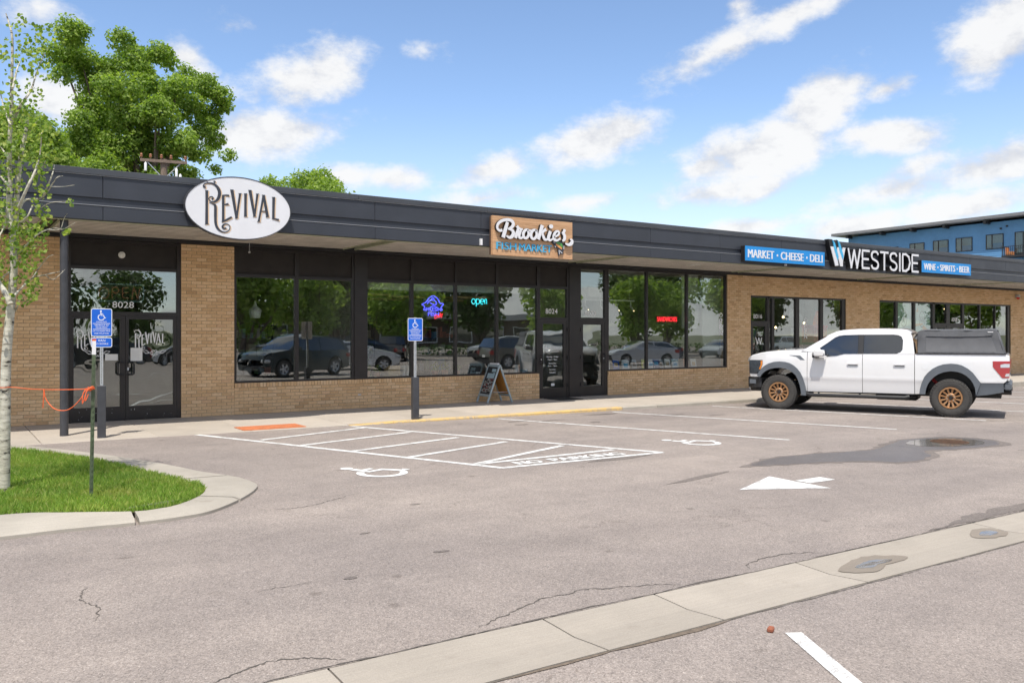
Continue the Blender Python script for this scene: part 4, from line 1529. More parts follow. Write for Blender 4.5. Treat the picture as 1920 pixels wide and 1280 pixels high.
# blue band signs and the white letters between
def band(label, x0, x1, z0, z1, words):
    s = thing('shop_sign', label, 'sign', ((x0 + x1) / 2, -2.45, (z0 + z1) / 2), group='shop signs on the canopy')
    w, h = (x1 - x0) / 2, (z1 - z0) / 2
    B(-w - .02, w, -.048, .082, -h, h).build('sign_box', M['black'], s, bevel=.006)
    B(-w, w - .004, -.056, -.0485, -h + .006, h - .006).build('face', M['sign_blue'], s)
    u = -w + .10
    tot = sum(q for _, q in words)
    scl = (2 * w - .20) / tot
    for wd_, q in words:
        mb = MB()
        if wd_ == '.':
            uc = u + q * scl / 2
            mb.box(uc - .028, uc + .028, -.062, -.0562, -.03, .03)
        elif wd_ != ' ':
            for qq in range(3):
                put_text(mb, wd_, u + qq * .011, u + q * scl - .022 + qq * .011, -h * .53, h * .53, wallfn(-.0562), depth=.006 + qq * .0002)
        u += q * scl
        mb.build('dot' if wd_ == '.' else 'word', M['sign_white'], s)
    return s


band('long blue band sign with three white words, left of the white W emblem', 18.23, 21.70, 3.775, 4.19, [('MARKET', 5.9), ('.', 1.5), ('CHEESE', 5.5), ('.', 1.5), ('DELI', 3.2)])
band('short blue band sign at the right end of the white letters', 26.82, 29.88, 3.80, 4.20, [('WINE', 4.0), ('.', 1.4), ('SPIRITS', 5.2), ('.', 1.4), ('BEER', 3.7)])
wn_ = thing('shop_sign', 'large white channel letters with a blue and white W emblem on the canopy', 'sign', (22.8, -2.42, 3.77), group='shop signs on the canopy')
LH, SWD = .60, .066
LET = {'W': (.62, [[(0, 1), (.25, 0), (.5, .95), (.75, 0), (1, 1)]]), 'E': (.36, [[(1, 1), (0, 1), (0, 0), (1, 0)], [(0, .52), (.85, .52)]]),
       'S': (.40, [[(.95, .82), (.80, .96), (.5, 1), (.18, .94), (.04, .76), (.16, .58), (.5, .5), (.84, .40), (.97, .22), (.82, .05), (.5, 0), (.16, .05), (.02, .2)]]),
       'T': (.40, [[(0, 1), (1, 1)], [(.5, 1), (.5, 0)]]), 'I': (.07, [[(.5, 1), (.5, 0)]]), 'D': (.44, [[(0, 0), (0, 1), (.45, 1), (.82, .86), (1, .5), (.82, .14), (.45, 0), (0, 0)]])}
u = .02
fw = 3.74 / (sum(LET[c][0] for c in 'WESTSIDE') + 7 * .135)
for c in 'WESTSIDE':
    w, sts = LET[c]
    w *= fw
    for part, h0, h1, wd_, mat in (('letter_return', -.06, .098, SWD * 1.02, M['black']), ('letter', .0985, .112, SWD, M['sign_white'])):
        mb = MB()
        for si, s in enumerate(sts):
            mb2 = [(u + x * w, y * (LH - SWD) + SWD / 2) for x, y in s]
            if c == 'S':
                mb.ribbon(smooth_path(mb2, 3), wd_, h0, h1, lf)
            else:
                for q, (p0, p1) in enumerate(zip(mb2, mb2[1:])):
                    d = math.hypot(p1[0] - p0[0], p1[1] - p0[1])
                    ex = (p1[0] - p0[0]) / d * wd_ * .5, (p1[1] - p0[1]) / d * wd_ * .5
                    mb.ribbon([(p0[0] - ex[0], p0[1] - ex[1]), (p1[0] + ex[0], p1[1] + ex[1])], wd_, h0, h1 + .0003 * (q + si * 4), lf)
        mb.build(part, mat, wn_)
    u += w + .135 * fw
B(0, 3.75, .055, .069, .12, .15).build('raceway', M['black'], wn_)


def poly(mb, pts, h0, h1):
    mb.prism([(-.93 + (x - 60) / 175 * .83, (570 - y) / 240. * .84 - .0) for x, y in pts], h0, h1, lf)


mb = MB()
poly(mb, [(78, 398), (112, 398), (152, 505), (160, 555), (128, 560)], .085, .10)
poly(mb, [(133, 560), (150, 400), (178, 400), (205, 505), (205, 560), (178, 560), (155, 480)], .085, .1005)
poly(mb, [(180, 560), (205, 398), (232, 398), (196, 560)], .085, .1010)
mb.build('emblem', M['sign_white'], wn_)
mb = MB()
poly(mb, [(100, 340), (124, 368), (160, 478), (150, 512), (118, 430)], .086, .106)
poly(mb, [(152, 340), (176, 368), (212, 470), (203, 505), (168, 425)], .086, .1065)
mb.build('emblem_bars', M['sky_blue'], wn_)
mb = MB()
poly(mb, [(62, 335), (98, 335), (122, 372), (150, 335), (175, 372), (235, 400), (196, 565), (125, 565), (75, 398)], -.06, .084)
mb.build('emblem_return', M['black'], wn_)

# ------------------------------------------------------------------ street furniture
def parking_sign(label, x, y, z0, sleeve_h, top, extra):
    s = thing('parking_sign', label, 'sign', (x, y, z0), R(-8), group='accessible parking signs on grey posts')
    B(-.065, .065, -.065, .065, 0, sleeve_h).build('sleeve', M['post_grey'], s, bevel=.008)
    po = MB()
    po.box(-.024, .024, -.005, .005, sleeve_h - .1, top + .01).box(-.024, -.019, .005, .024, sleeve_h - .1, top + .01).box(.019, .024, .005, .024, sleeve_h - .1, top + .01)
    p = po.build('post', M['galv'], s)
    mb = MB()
    zz = sleeve_h + .04
    while zz < top - .52:
        mb.lathe([(0, .001), (.0065, .001)], 8, Matrix.Translation((0, -.0052, zz)) @ Matrix.Rotation(R(90), 4, 'X'))
        zz += .0254
    mb.build('punched_holes', M['hole'], p, recalc=False)

    def plate(w, h, zt, rows, sym, name='sign_plate'):
        def rr(w_, h_, r_):
            out = []
            for (sx_, sz_, a0) in ((1, 1, 0), (-1, 1, 90), (-1, -1, 180), (1, -1, 270)):
                for k in range(5):
                    a = R(a0 + k * 22.5)
                    out.append((sx_ * (w_ / 2 - r_) + r_ * math.cos(a), zt - h / 2 + sz_ * (h_ / 2 - r_) + r_ * math.sin(a)))
            return out
        pl_ = MB().prism(rr(w, h, .03), .0055, .009, wallfn(0)).build(name, M['white'], s)
        MB().prism(rr(w - .022, h - .022, .022), .0091, .0098, wallfn(0)).build('blue_field', M['hc_blue'], pl_)
        mb = MB()
        for (t_, a, b, c, d) in rows:
            if t_ == '-':
                mb.box(a, b, -.0107, -.0099, zt - d, zt - c)
            else:
                put_text(mb, t_, a, b, zt - d, zt - c, wallfn(-.0099), depth=.0008)
        if sym:
            isa(mb, lambda u, v, h_: (u * .17, -.0099 - h_, zt - .115 + v * .17), .0009)
        mb.build('sign_print', M['vinyl'], pl_)
    plate(.315, .46, top, [('PARKING', -.075, .075, .208, .230), ('-', -.13, .13, .243, .250), ('VEHICLE ID', -.105, .105, .262, .287), ('REQUIRED', -.085, .085, .300, .325), ('-', -.13, .13, .338, .345), ('UP TO $200 FINE', -.13, .13, .358, .383), ('FOR VIOLATION', -.105, .105, .397, .422)], True)
    if extra:
        plate(.315, .165, top - .475, [('VAN', -.055, .055, .03, .07), ('ACCESSIBLE', -.10, .10, .09, .118)], False)
    return s


parking_sign('blue accessible parking sign with a smaller van plate, in front of the double doors', 2.215, -2.80, SWZ, .865, 2.13, True)
parking_sign('single blue accessible parking sign on a post by the yellow kerb', 7.92, -2.95, SWZ, .845, 2.03, False)

# A-frame chalkboard
sb_ = thing('sandwich_board', 'folding grey sandwich board with a chalk menu on the sidewalk', 'sandwich board', (11.50, -.33, SWZ), R(-4))


def leaf(sgn, part_mat, name):
    # local: board leans in the x direction, width along y
    th = math.atan2(.36, .96)
    xf = Matrix.Translation((0, 0, .95)) @ Matrix.Rotation(sgn * th, 4, 'Y')
    m_ = MB()
    wy = .27
    for s in (-1, 1):
        m_.box(-.018, .018, s * wy - .022, s * wy + .022, -1.0, 0.0, 0, xf)
    m_.box(-.0175, .0175, -wy + .022, wy - .022, -.07, -.005, 0, xf)
    m_.box(-.0175, .0175, -wy + .022, wy - .022, -.84, -.78, 0, xf)
    fr = m_.build(name, M['grey_metal'], sb_, bevel=.003)
    m2 = MB().box(-.008, .006, -wy + .022, wy - .022, -.78, -.07, 0, xf)
    m2.build('board', part_mat, fr)
    return fr, xf


fa, xa = leaf(1, M['chalk'], 'front_leaf')
fb, xb = leaf(-1, M['board_back'], 'rear_leaf')
mb = MB()
for i in range(11):
    z = -.40 - i * .033
    y = -.22
    while y < .18:
        ln = rnd.uniform(.03, .10)
        if rnd.random() < .8:
            mb.box(-.0105, -.0085, y, min(y + ln, .22), z, z + rnd.uniform(.008, .016), rnd.choice([0, 0, 0, 1]), xa)
        y += ln + .02
tag(mb.build('chalk_writing', [M['paper'], pm('red_chalk', (.5, .10, .08), .8)], fa, recalc=False), kind='stuff')
mb = MB()
mb.box(-.0108, -.0085, -.20, .16, -.37, -.22, 0, xa).box(-.0112, -.0085, -.10, .20, -.24, -.11, 1, xa).box(-.0116, -.0085, -.2, .0, -.20, -.12, 0, xa)
mb.build('chalk_picture', [pm('pale_blue_chalk', (.38, .52, .58), .8), M['chalk']], fa, recalc=False)
B(-.03, .03, -.2, .2, .945, .985).build('clip', M['white'], sb_, bevel=.006)
MB().tube([(-.245, -.24, .27), (.245, -.24, .27)], .006, 6).build('stay', M['galv'], sb_)

# door mat
mt = B(13.22, 14.0, -.76, -.06, SWZ + .002, SWZ + .014).build('door_mat', pm('black_rubber_mat', (.028, .026, .026), .9, 0, .3, 30, .5, 120), None, bevel=.004)
tag(mt, 'flat black rubber mat in front of the narrow shop door', 'door mat')

# stake, rope
STX, STY = 1.275, -8.66
stk_ = thing('stake', 'green metal tee stake with a white painted tip driven into the lawn', 'stake', (STX, STY, IZ - .03))
xf = Matrix.Rotation(R(1.0), 4, 'Y')
MB().box(-.0175, .0175, -.003, .003, -.1, 1.46, 0, xf).box(-.003, .003, .003, .034, -.1, 1.46, 0, xf).build('shaft', M['stake'], stk_)
MB().box(-.0182, .0182, -.0037, .0037, 1.461, 1.60, 0, xf).box(-.0034, .0034, .0038, .035, 1.461, 1.60, 0, xf).build('painted_tip', M['white'], stk_)
MB().box(-.0186, .0186, -.004, .004, 1.60, 1.62, 0, xf).build('orange_band', M['rope'], stk_)
mb = MB()
for k in range(22):
    mb.box(-.006, .006, -.009, -.003, .1 + k * .06, .125 + k * .06, 0, xf)
mb.build('studs', M['stake'], stk_)
TX, TY = .567, -7.80
rp = thing('rope', 'bright orange rope tied from the young aspen to the green stake', 'rope', (STX, STY, 1.23))


def W_(p):
    return (p[0] - STX, p[1] - STY, p[2] - 1.23)


tz = 1.225
pts = [W_((TX - .07, TY + .02, tz)), W_((TX - .01, TY - .075, tz)), W_((TX + .08, TY - .05, tz)), W_((.8, -8.1, tz - .012)), W_((1.05, -8.4, tz - .01)), W_((STX - .03, STY - .02, tz + .005))]
MB().tube(smooth_path(pts, 5), .0048, 6).build('line', M['rope'], rp, smooth=60)
mb = MB()
for k in range(6):
    a = k * .9
    c = (rnd.uniform(-.02, .01), rnd.uniform(-.02, .01), rnd.uniform(-.012, .015))
    mb.tube(smooth_path([(c[0] - .03, c[1] - .02, c[2] - .012), (c[0], c[1] - .025, c[2] + .012), (c[0] + .026, c[1], c[2]), (c[0], c[1] + .025, c[2] - .012), (c[0] - .03, c[1], c[2] + .008)], 4), .005, 6)
for s in (-.05, -.075):
    mb.tube(smooth_path([(-.01, -.03, .01), (s, -.05, -.03), (s - .01, -.05, -.07 - abs(s)), (s + .02, -.05, -.05)], 4), .0045, 6)
mb.build('knot', M['rope'], rp, smooth=60)
MB().tube(smooth_path([(-.05, -.03, .01), (-.10, -.02, -.10), (-.20, .05, -.205), (-.31, .14, -.20), (-.385, .2, -.10), (-.40, .21, .0), (-.405, .21, -.09), (-.41, .21, -.19)], 6), .0048, 6).build('slack_loop', M['rope'], rp, smooth=60)

# broken brick piece on the asphalt
mb = MB().box(-.028, .028, -.018, .018, 0, .026)
fr_ = mb.build('brick_fragment', pm('red_brick_piece', (.30, .10, .055), .85, 0, .3, 30), None, bevel=.007)
fr_.location = (4.005, -14.94, gz(4) + .001)
fr_.rotation_euler = (0, 0, .5)
tag(fr_, 'small broken piece of red brick lying on the asphalt', 'rubble')

# ------------------------------------------------------------------ the pickup truck
M['truck_white'] = pm('white_car_paint', (.71, .71, .72), .22, 0, .02, 2, coat=1.0)
M['trim_grey'] = pm('grey_wheel_arch_plastic', (.115, .130, .150), .55, 0, .10, 4, .05, 200)
M['trim_dark'] = pm('black_car_plastic', (.020, .020, .022), .5, 0, .2, 6)
M['car_glass'] = pm('tinted_car_glass', (.012, .016, .022), .03, 0, .1, 1, spec=.9, coat=1.0, rvar=.01)
M['tyre'] = pm('tyre_rubber', (.055, .052, .049), .85, 0, .18, 12, .2, 70)
M['bronze'] = pm('bronze_wheel', (.43, .235, .115), .36, .55, .12, 9)
M['lens_red'] = pm('red_tail_lens', (.36, .006, .010), .12, 0, .08, 6, coat=1)
M['lens_clear'] = pm('clear_lamp_lens', (.55, .57, .60), .12, .2, .1, 12, coat=1)
M['lens_smoke'] = pm('smoked_lamp_lens', (.055, .065, .08), .08, .2, .4, 14, coat=1)
M['lens_amber'] = pm('amber_lens', (.75, .25, .03), .2, 0, .08, 6, coat=1)
M['canvas'] = pm('charcoal_canvas', (.098, .101, .110), .85, 0, .12, 5, .35, 420)
TRUCK_HEAD = 115.0
tz_ = gz(17.3)
tr = thing('pickup_truck', 'white four door pickup truck with bronze wheels and grey canvas bed cover', 'pickup truck', (17.553, -4.464, tz_), R(TRUCK_HEAD))
HWID = 1.03


def side_off(s, z):
    """lateral position of the body skin: bulged sides, tumblehome above the belt"""
    if z > 1.33:
        return HWID - .062 - (z - 1.33) * .30
    k = [(.40, -.085), (.47, -.06), (.60, -.045), (.70, -.038), (.78, -.018), (.82, -.022), (1.0, -.026), (1.2, -.036), (1.33, -.062)]
    t = k[0][1]
    for (a, ta), (b, tb) in zip(k, k[1:]):
        if a <= z <= b:
            t = lerp(ta, tb, (z - a) / (b - a))
    if s > .2:
        t -= (s - .2) ** 2 * .5
    return HWID + t


def panel(name, outline, mat, parent, holes=(), off=side_off, thick=.03, push=0., zc=(), scu=(), smooth=35, both=True, mats=None):
    obs = []
    for sgn in ((1, -1) if both else (1,)):
        bm = bmesh.new()
        es = []
        for lp in [outline] + list(holes):
            vs = [bm.verts.new((s, 0, z)) for s, z in lp]
            for i in range(len(vs)):
                es.append(bm.edges.new((vs[i], vs[(i + 1) % len(vs)])))
        bmesh.ops.triangle_fill(bm, use_beauty=True, use_dissolve=False, edges=es, normal=(0, 1, 0))
        for z in zc:
            bmesh.ops.bisect_plane(bm, geom=bm.verts[:] + bm.edges[:] + bm.faces[:], dist=1e-5, plane_co=(0, 0, z), plane_no=(0, 0, 1))
        for s in scu:
            bmesh.ops.bisect_plane(bm, geom=bm.verts[:] + bm.edges[:] + bm.faces[:], dist=1e-5, plane_co=(s, 0, 0), plane_no=(1, 0, 0))
        for v in bm.verts:
            v.co.y = off(v.co.x, v.co.z) + push
        bm.normal_update()
        if sum(f.normal.y for f in bm.faces) < 0:
            bmesh.ops.reverse_faces(bm, faces=bm.faces[:])
        # give it thickness towards the inside
        ret = bmesh.ops.extrude_face_region(bm, geom=bm.faces[:])
        nv = [g_ for g_ in ret['geom'] if isinstance(g_, bmesh.types.BMVert)]
        for v in nv:
            v.co.y -= thick
        if sgn < 0:
            for v in bm.verts:
                v.co.y *= -1
        bmesh.ops.recalc_face_normals(bm, faces=bm.faces[:])
        me = bpy.data.meshes.new(name)
        bm.to_mesh(me)
        bm.free()
        me.materials.append(mat)
        me.shade_smooth()
        me.set_sharp_from_angle(angle=R(smooth))
        obs.append(link(name, me, parent))
    return obs


ZC = (.5, .56, .62, .68, .74, .78, .82, .9, 1.0, 1.1, 1.2, 1.28)
archF_o = [(.500, .80), (.455, .89), (.395, .97), (.32, 1.04), (.225, 1.095), (.10, 1.135), (-.03, 1.145), (-.15, 1.137), (-.26, 1.11), (-.35, 1.06), (-.43, .99), (-.50, .90), (-.555, .79), (-.595, .66), (-.622, .536)]
archF_i = [(.430, .76), (.390, .83), (.335, .885), (.26, .935), (.16, .972), (.07, .99), (-.03, .996), (-.14, .985), (-.25, .952), (-.34, .89), (-.41, .823), (-.46, .72), (-.50, .605), (-.525, .47), (-.535, .36)]
archR_o = [(-3.05, .48), (-3.065, .60), (-3.095, .72), (-3.15, .86), (-3.22, .955), (-3.31, 1.04), (-3.41, 1.10), (-3.52, 1.142), (-3.67, 1.16), (-3.79, 1.15), (-3.88, 1.125), (-3.99, 1.06), (-4.085, .975), (-4.15, .88), (-4.23, .75)]
archR_i = [(-3.165, .48), (-3.185, .60), (-3.22, .70), (-3.275, .79), (-3.345, .868), (-3.43, .928), (-3.53, .972), (-3.67, .998), (-3.79, .985), (-3.88, .957), (-3.965, .905), (-4.045, .825), (-4.095, .74), (-4.128, .65), (-4.147, .48)]
# front wings
panel('front_wing', [(.735, 1.18), (.66, 1.262), (.50, 1.305), (.33, 1.332), (.05, 1.36), (-.3, 1.372), (-.648, 1.378), (-.652, .46), (-.625, .46)] + archF_o[::-1] + [(.47, .765), (.70, .765), (.735, .85)], M['truck_white'], tr, zc=ZC, scu=(.6, .45, .3, .1, -.2, -.45))
# doors
DF = [(-.660, 1.378), (-.660, .452), (-1.866, .468), (-1.866, 1.336), (-1.45, 1.325), (-1.30, 1.275), (-1.09, 1.255), (-.95, 1.30), (-.80, 1.385)]
fd = panel('front_door', DF, M['truck_white'], tr, zc=ZC, scu=(-.9, -1.2, -1.5))
DR = [(-1.876, 1.336), (-1.876, .468), (-2.945, .474), (-2.945, 1.345), (-2.60, 1.345)]
rd = panel('rear_door', DR, M['truck_white'], tr, zc=ZC, scu=(-2.2, -2.5))
# greenhouse sides with one long opening
GS = [(-.66, 1.385), (-.52, 1.40), (-.73, 1.532), (-.942, 1.662), (-1.151, 1.79), (-1.27, 1.842), (-1.40, 1.868), (-1.73, 1.892), (-2.20, 1.897), (-2.65, 1.888), (-2.76, 1.872), (-2.84, 1.835), (-2.885, 1.76), (-2.915, 1.60), (-2.947, 1.352), (-2.60, 1.351), (-1.872, 1.342), (-1.45, 1.331), (-1.30, 1.281), (-1.09, 1.261), (-.95, 1.306), (-.80, 1.391)]
HOLE = [(-.925, 1.47), (-1.09, 1.59), (-1.25, 1.715), (-1.34, 1.757), (-1.45, 1.772), (-1.75, 1.782), (-2.50, 1.786), (-2.60, 1.775), (-2.67, 1.74), (-2.705, 1.66), (-2.70, 1.45), (-2.66, 1.39), (-2.58, 1.356), (-1.88, 1.347), (-1.46, 1.336), (-1.31, 1.29), (-1.10, 1.272), (-1.0, 1.36)]
cab = panel('cab_side', GS, M['truck_white'], tr, holes=[HOLE], zc=(1.45, 1.6, 1.75), thick=.05)
GF = [(-.90, 1.46), (-1.08, 1.60), (-1.24, 1.725), (-1.35, 1.77), (-1.76, 1.79), (-1.76, 1.34), (-1.45, 1.33), (-1.30, 1.28), (-1.09, 1.26), (-.98, 1.35)]
GR_ = [(-1.885, 1.792), (-2.50, 1.796), (-2.61, 1.785), (-2.685, 1.745), (-2.715, 1.66), (-2.71, 1.44), (-2.67, 1.38), (-2.58, 1.35), (-1.885, 1.34)]
panel('side_window', GF, M['car_glass'], tr, push=-.022, thick=.008, zc=(1.45, 1.6, 1.7))
panel('side_window', GR_, M['car_glass'], tr, push=-.022, thick=.008, zc=(1.45, 1.6, 1.7))
panel('pillar_trim', [(-1.765, 1.34), (-1.765, 1.79), (-1.88, 1.792), (-1.88, 1.34)], M['trim_dark'], tr, push=-.014, thick=.02, zc=(1.5, 1.65))
# bed sides
BS = [(-2.958, 1.352), (-4.70, 1.366), (-4.752, 1.345), (-4.765, 1.22), (-4.748, .885), (-4.70, .80), (-4.66, .765), (-4.235, .755)] + archR_o[::-1][1:] + [(-2.958, .474)]
bs = panel('bed_side', BS, M['truck_white'], tr, zc=ZC, scu=(-3.3, -3.7, -4.1, -4.5))
panel('rear_cladding', [(-4.147, .475), (-4.150, .66), (-4.24, .748), (-4.655, .758), (-4.66, .57), (-4.35, .50)], M['trim_grey'], tr, push=.01, zc=(.6, .68), thick=.06)
# arches
flare_off = lambda s, z: HWID + .035
panel('wheel_arch', archF_o + [(-.641, .36)] + archF_i[::-1], M['trim_grey'], tr, off=flare_off, thick=.11, smooth=50)
panel('wheel_arch', archR_o + [(-4.155, .66), (-4.15, .485)][:0] + archR_i[::-1], M['trim_grey'], tr, off=flare_off, thick=.11, smooth=50)
for s_, cs in ((1, None), (-1, None)):
    mb = MB()
    for ai in (archF_i, archR_i):
        P = [(a, b + .004) for a, b in ai]
        for p, q in zip(P, P[1:]):
            mb.add([(p[0], s_ * (HWID - .02), p[1]), (q[0], s_ * (HWID - .02), q[1]), (q[0], s_ * .45, q[1]), (p[0], s_ * .45, p[1])], [(0, 1, 2, 3)])
    mb.build('wheel_well', M['trim_dark'], tr, recalc=False)
# side details
for sg in (1, -1):
    y = sg
    for par, s0, s1 in ((fd[0 if sg > 0 else 1], -1.54, -1.79), (rd[0 if sg > 0 else 1], -2.52, -2.77)):
        yy = sg * (HWID - .026)
        h = MB().box(s1, s0, min(yy, yy + sg * .035), max(yy, yy + sg * .035), 1.095, 1.135).build('handle', M['truck_white'], par, bevel=.012, seg=2)
        MB().box(s1 + .03, s0 - .03, min(yy, yy + sg * .006), max(yy, yy + sg * .006), 1.074, 1.092).build('handle_shade_strip', M['trim_grey'], par)  # grey strip painted in for the shadow under the handle
    # mirrors
    y0 = sg * (HWID + .02)
    mm = MB().box(-1.10, -.83, min(y0, y0 + sg * .22), max(y0, y0 + sg * .22), 1.275, 1.435).build('mirror', M['truck_white'], tr, bevel=.035, seg=3, smooth=50)
    MB().box(-.93, -.81, min(y0 - sg * .09, y0 + sg * .18), max(y0 - sg * .09, y0 + sg * .18), 1.245, 1.37).build('mirror_arm', M['trim_dark'], mm, bevel=.015)
    MB().box(-1.105, -1.10, min(y0 + sg * .02, y0 + sg * .2), max(y0 + sg * .02, y0 + sg * .2), 1.30, 1.42).build('mirror_glass', M['car_glass'], mm)
panel('side_vent', [(-.24, 1.298), (-.49, 1.292), (-.60, 1.19), (-.50, 1.195), (-.40, 1.265)], M['trim_grey'], tr, push=.006, thick=.02)
fl = [(-3.16 + .075 * math.cos(2 * PI * k / 20), 1.09 + .075 * math.sin(2 * PI * k / 20)) for k in range(20)]
panel('fuel_door', fl, M['truck_white'], tr, push=.004, thick=.01, both=False)
panel('headlight', [(.745, 1.165), (.385, 1.172), (.382, 1.08), (.44, .93), (.505, .835), (.735, .84)], M['lens_smoke'], tr, push=.012, thick=.05, zc=(.9, 1.0, 1.1), scu=(.5, .6))
panel('marker_lens', [(.43, 1.155), (.386, 1.158), (.386, 1.08), (.435, .945), (.475, .95), (.43, 1.06)], M['lens_amber'], tr, push=.0165, thick=.03, zc=(1.0, 1.1))
panel('headlamp_reflector', [(.70, 1.13), (.50, 1.135), (.53, .90), (.70, .90)], M['lens_clear'], tr, push=.002, thick=.02)
tl = panel('tail_light', [(-4.455, 1.222), (-4.775, 1.228), (-4.762, .875), (-4.63, .874), (-4.46, 1.10)], M['lens_red'], tr, push=.010, thick=.07, zc=(.95, 1.05, 1.15))
for i, o_ in enumerate(tl):
    pp = panel('reverse_lens', [(-4.66, 1.17), (-4.768, 1.172), (-4.765, 1.095), (-4.60, 1.09), (-4.60, 1.15)], M['lens_clear'], o_, push=.0125, thick=.02)
    bpy.data.objects.remove(pp[1 - i])
    pp = panel('reflector_lens', [(-4.70, .965), (-4.762, .968), (-4.758, .905), (-4.68, .905)], M['lens_clear'], o_, push=.0125, thick=.02)
    bpy.data.objects.remove(pp[1 - i])


def surf(name, rail, halfw, crown, mat, n=8, thick=.03, parent=None, smooth=40):
    """sheet across the truck: rail [(s, z)], half width per rail point, crown height"""
    mb = MB()
    m = len(rail)
    for i, (s, z) in enumerate(rail):
        w = halfw[i] if hasattr(halfw, '__len__') else halfw
        c = crown[i] if hasattr(crown, '__len__') else crown
        for k in range(n + 1):
            u = -1 + 2 * k / n
            mb.v.append((s - (abs(u) ** 3) * 0, u * w, z + c * (1 - u * u)))
    for i in range(m - 1):
        for k in range(n):
            a = i * (n + 1) + k
            mb.f.append((a, a + 1, a + n + 2, a + n + 1))
            mb.m.append(0)
    me = mb.mesh(name, mat, smooth=smooth, recalc=False)
    if me.polygons[0].normal.z < 0:
        me.flip_normals()
    bm = bmesh.new()
    bm.from_mesh(me)
    ret = bmesh.ops.extrude_face_region(bm, geom=bm.faces[:])
    for v in [g_ for g_ in ret['geom'] if isinstance(g_, bmesh.types.BMVert)]:
        v.co.z -= thick
    bmesh.ops.recalc_face_normals(bm, faces=bm.faces[:])
    bm.to_mesh(me)
    bm.free()
    return link(name, me, parent or tr)


surf('hood', [(.79, 1.16), (.76, 1.22), (.66, 1.285), (.50, 1.325), (.33, 1.35), (.05, 1.378), (-.30, 1.392), (-.50, 1.395)], [.80, .83, .86, .885, .90, .925, .93, .93], [.01, .02, .035, .045, .05, .055, .055, .05], M['truck_white'])
surf('hood_vent', [(.15, 1.44), (-.25, 1.452)], .22, .006, M['trim_dark'], 4)
surf('cowl', [(-.50, 1.375), (-.66, 1.40)], .90, .03, M['trim_dark'])
roofr = [(-1.06, 1.755), (-1.15, 1.80), (-1.27, 1.852), (-1.40, 1.878), (-1.73, 1.902), (-2.20, 1.907), (-2.65, 1.898), (-2.78, 1.876), (-2.86, 1.83)]
surf('roof', roofr, [.83, .82, .81, .80, .80, .80, .80, .80, .81], [.03, .035, .035, .035, .035, .035, .035, .03, .02], M['truck_white'], thick=.035)
surf('windshield', [(-.53, 1.385), (-.73, 1.515), (-.94, 1.645), (-1.10, 1.755)], [.915, .885, .85, .825], [.05, .05, .045, .04], M['car_glass'], thick=.012)
surf('rear_window', [(-2.90, 1.36), (-2.88, 1.60), (-2.85, 1.80)], [.85, .82, .79], 0, M['car_glass'], thick=.01)
# nose, bumpers, chassis
MB().box(.66, .765, -.70, .70, .79, 1.19).build('grille', M['trim_dark'], tr, bevel=.03)
for k in range(4):
    MB().box(.75, .785, -.66, .66, .84 + k * .085, .875 + k * .085).build('grille_bar', M['trim_grey'], tr, bevel=.008)
bp_ = [(.825, -.55), (.825, .55), (.78, .80), (.62, .955), (.46, 1.0), (.40, .97), (.40, -.97), (.46, -1.0), (.62, -.955), (.78, -.80)]
mb = MB().prism(bp_, .50, .757, lambda u, v, h: (u, v, h))
mb.prism([(u - .05 if u > .5 else u, v * .95) for u, v in bp_], .42, .499, lambda u, v, h: (u, v, h))
fbp = mb.build('front_bumper', M['trim_dark'], tr, bevel=.015)
for sg in (1, -1):
    MB().box(.55, .70, min(sg * .90, sg * .975), max(sg * .90, sg * .975), .60, .70).build('bumper_inlet', M['trim_grey'], fbp)
    MB().box(.80, .84, min(sg * .35, sg * .5), max(sg * .35, sg * .5), .42, .56).build('tow_hook', M['galv'], fbp, bevel=.01)
MB().box(-4.80, -4.66, -.98, .98, .61, .765).build('rear_bumper', M['trim_grey'], tr, bevel=.025, seg=2)
MB().box(-4.775, -4.70, -.60, .60, .52, .61).build('tow_bar', M['trim_dark'], tr, bevel=.01)
for sg in (1, -1):
    MB().tube([(-4.55, sg * .72, .56), (-4.80, sg * .74, .56)], .055, 12).build('exhaust_tip', M['trim_dark'], tr)
MB().box(-4.765, -4.71, -.79, .79, .79, 1.35).build('tailgate', M['truck_white'], tr, bevel=.02)
MB().box(.62, -.53, -.80, .80, 1.0, 1.22).box(-.62, -2.95, -.93, .93, .44, 1.20).box(-2.96, -4.70, -.62, .62, .60, 1.20).box(.3, -4.6, -.42, .42, .40, .58).build('chassis', M['trim_dark'], tr)
MB().box(-2.99, -4.70, -.90, .90, 1.205, 1.25).build('bed_floor', M['trim_dark'], tr)
MB().tube([(.0, -.9, .415), (.0, .9, .415)], .05, 8).build('axle', M['trim_dark'], tr)
MB().tube([(-3.66, -.9, .415), (-3.66, .9, .415)], .06, 8).build('axle', M['trim_dark'], tr)
MB().tube([(-3.3, 0, .42), (-.8, 0, .5)], .05, 8).build('drive_shaft', M['trim_dark'], tr)
MB().box(-2.95, -2.05, -.35, .35, .28, .42).build('transmission_guard', M['trim_dark'], tr, bevel=.04)
for sg in (1, -1):
    MB().tube([(-.62, sg * .97, .40), (-.72, sg * 1.0, .375), (-2.75, sg * 1.0, .385), (-2.84, sg * .97, .41)], .045, 10).build('running_board', M['trim_dark'], tr, smooth=50)
    for s in (-.9, -1.8, -2.6):
        MB().tube([(s, sg * 1.0, .385), (s, sg * .8, .47)], .02, 6).build('board_bracket', M['trim_dark'], tr)
    MB().tube([(-3.28, sg * .62, .80), (-3.52, sg * .66, .52)], .035, 8).build('shock_absorber', pm('red_shock', (.45, .03, .03), .4) if 'red_shock' not in bpy.data.materials else bpy.data.materials['red_shock'], tr)

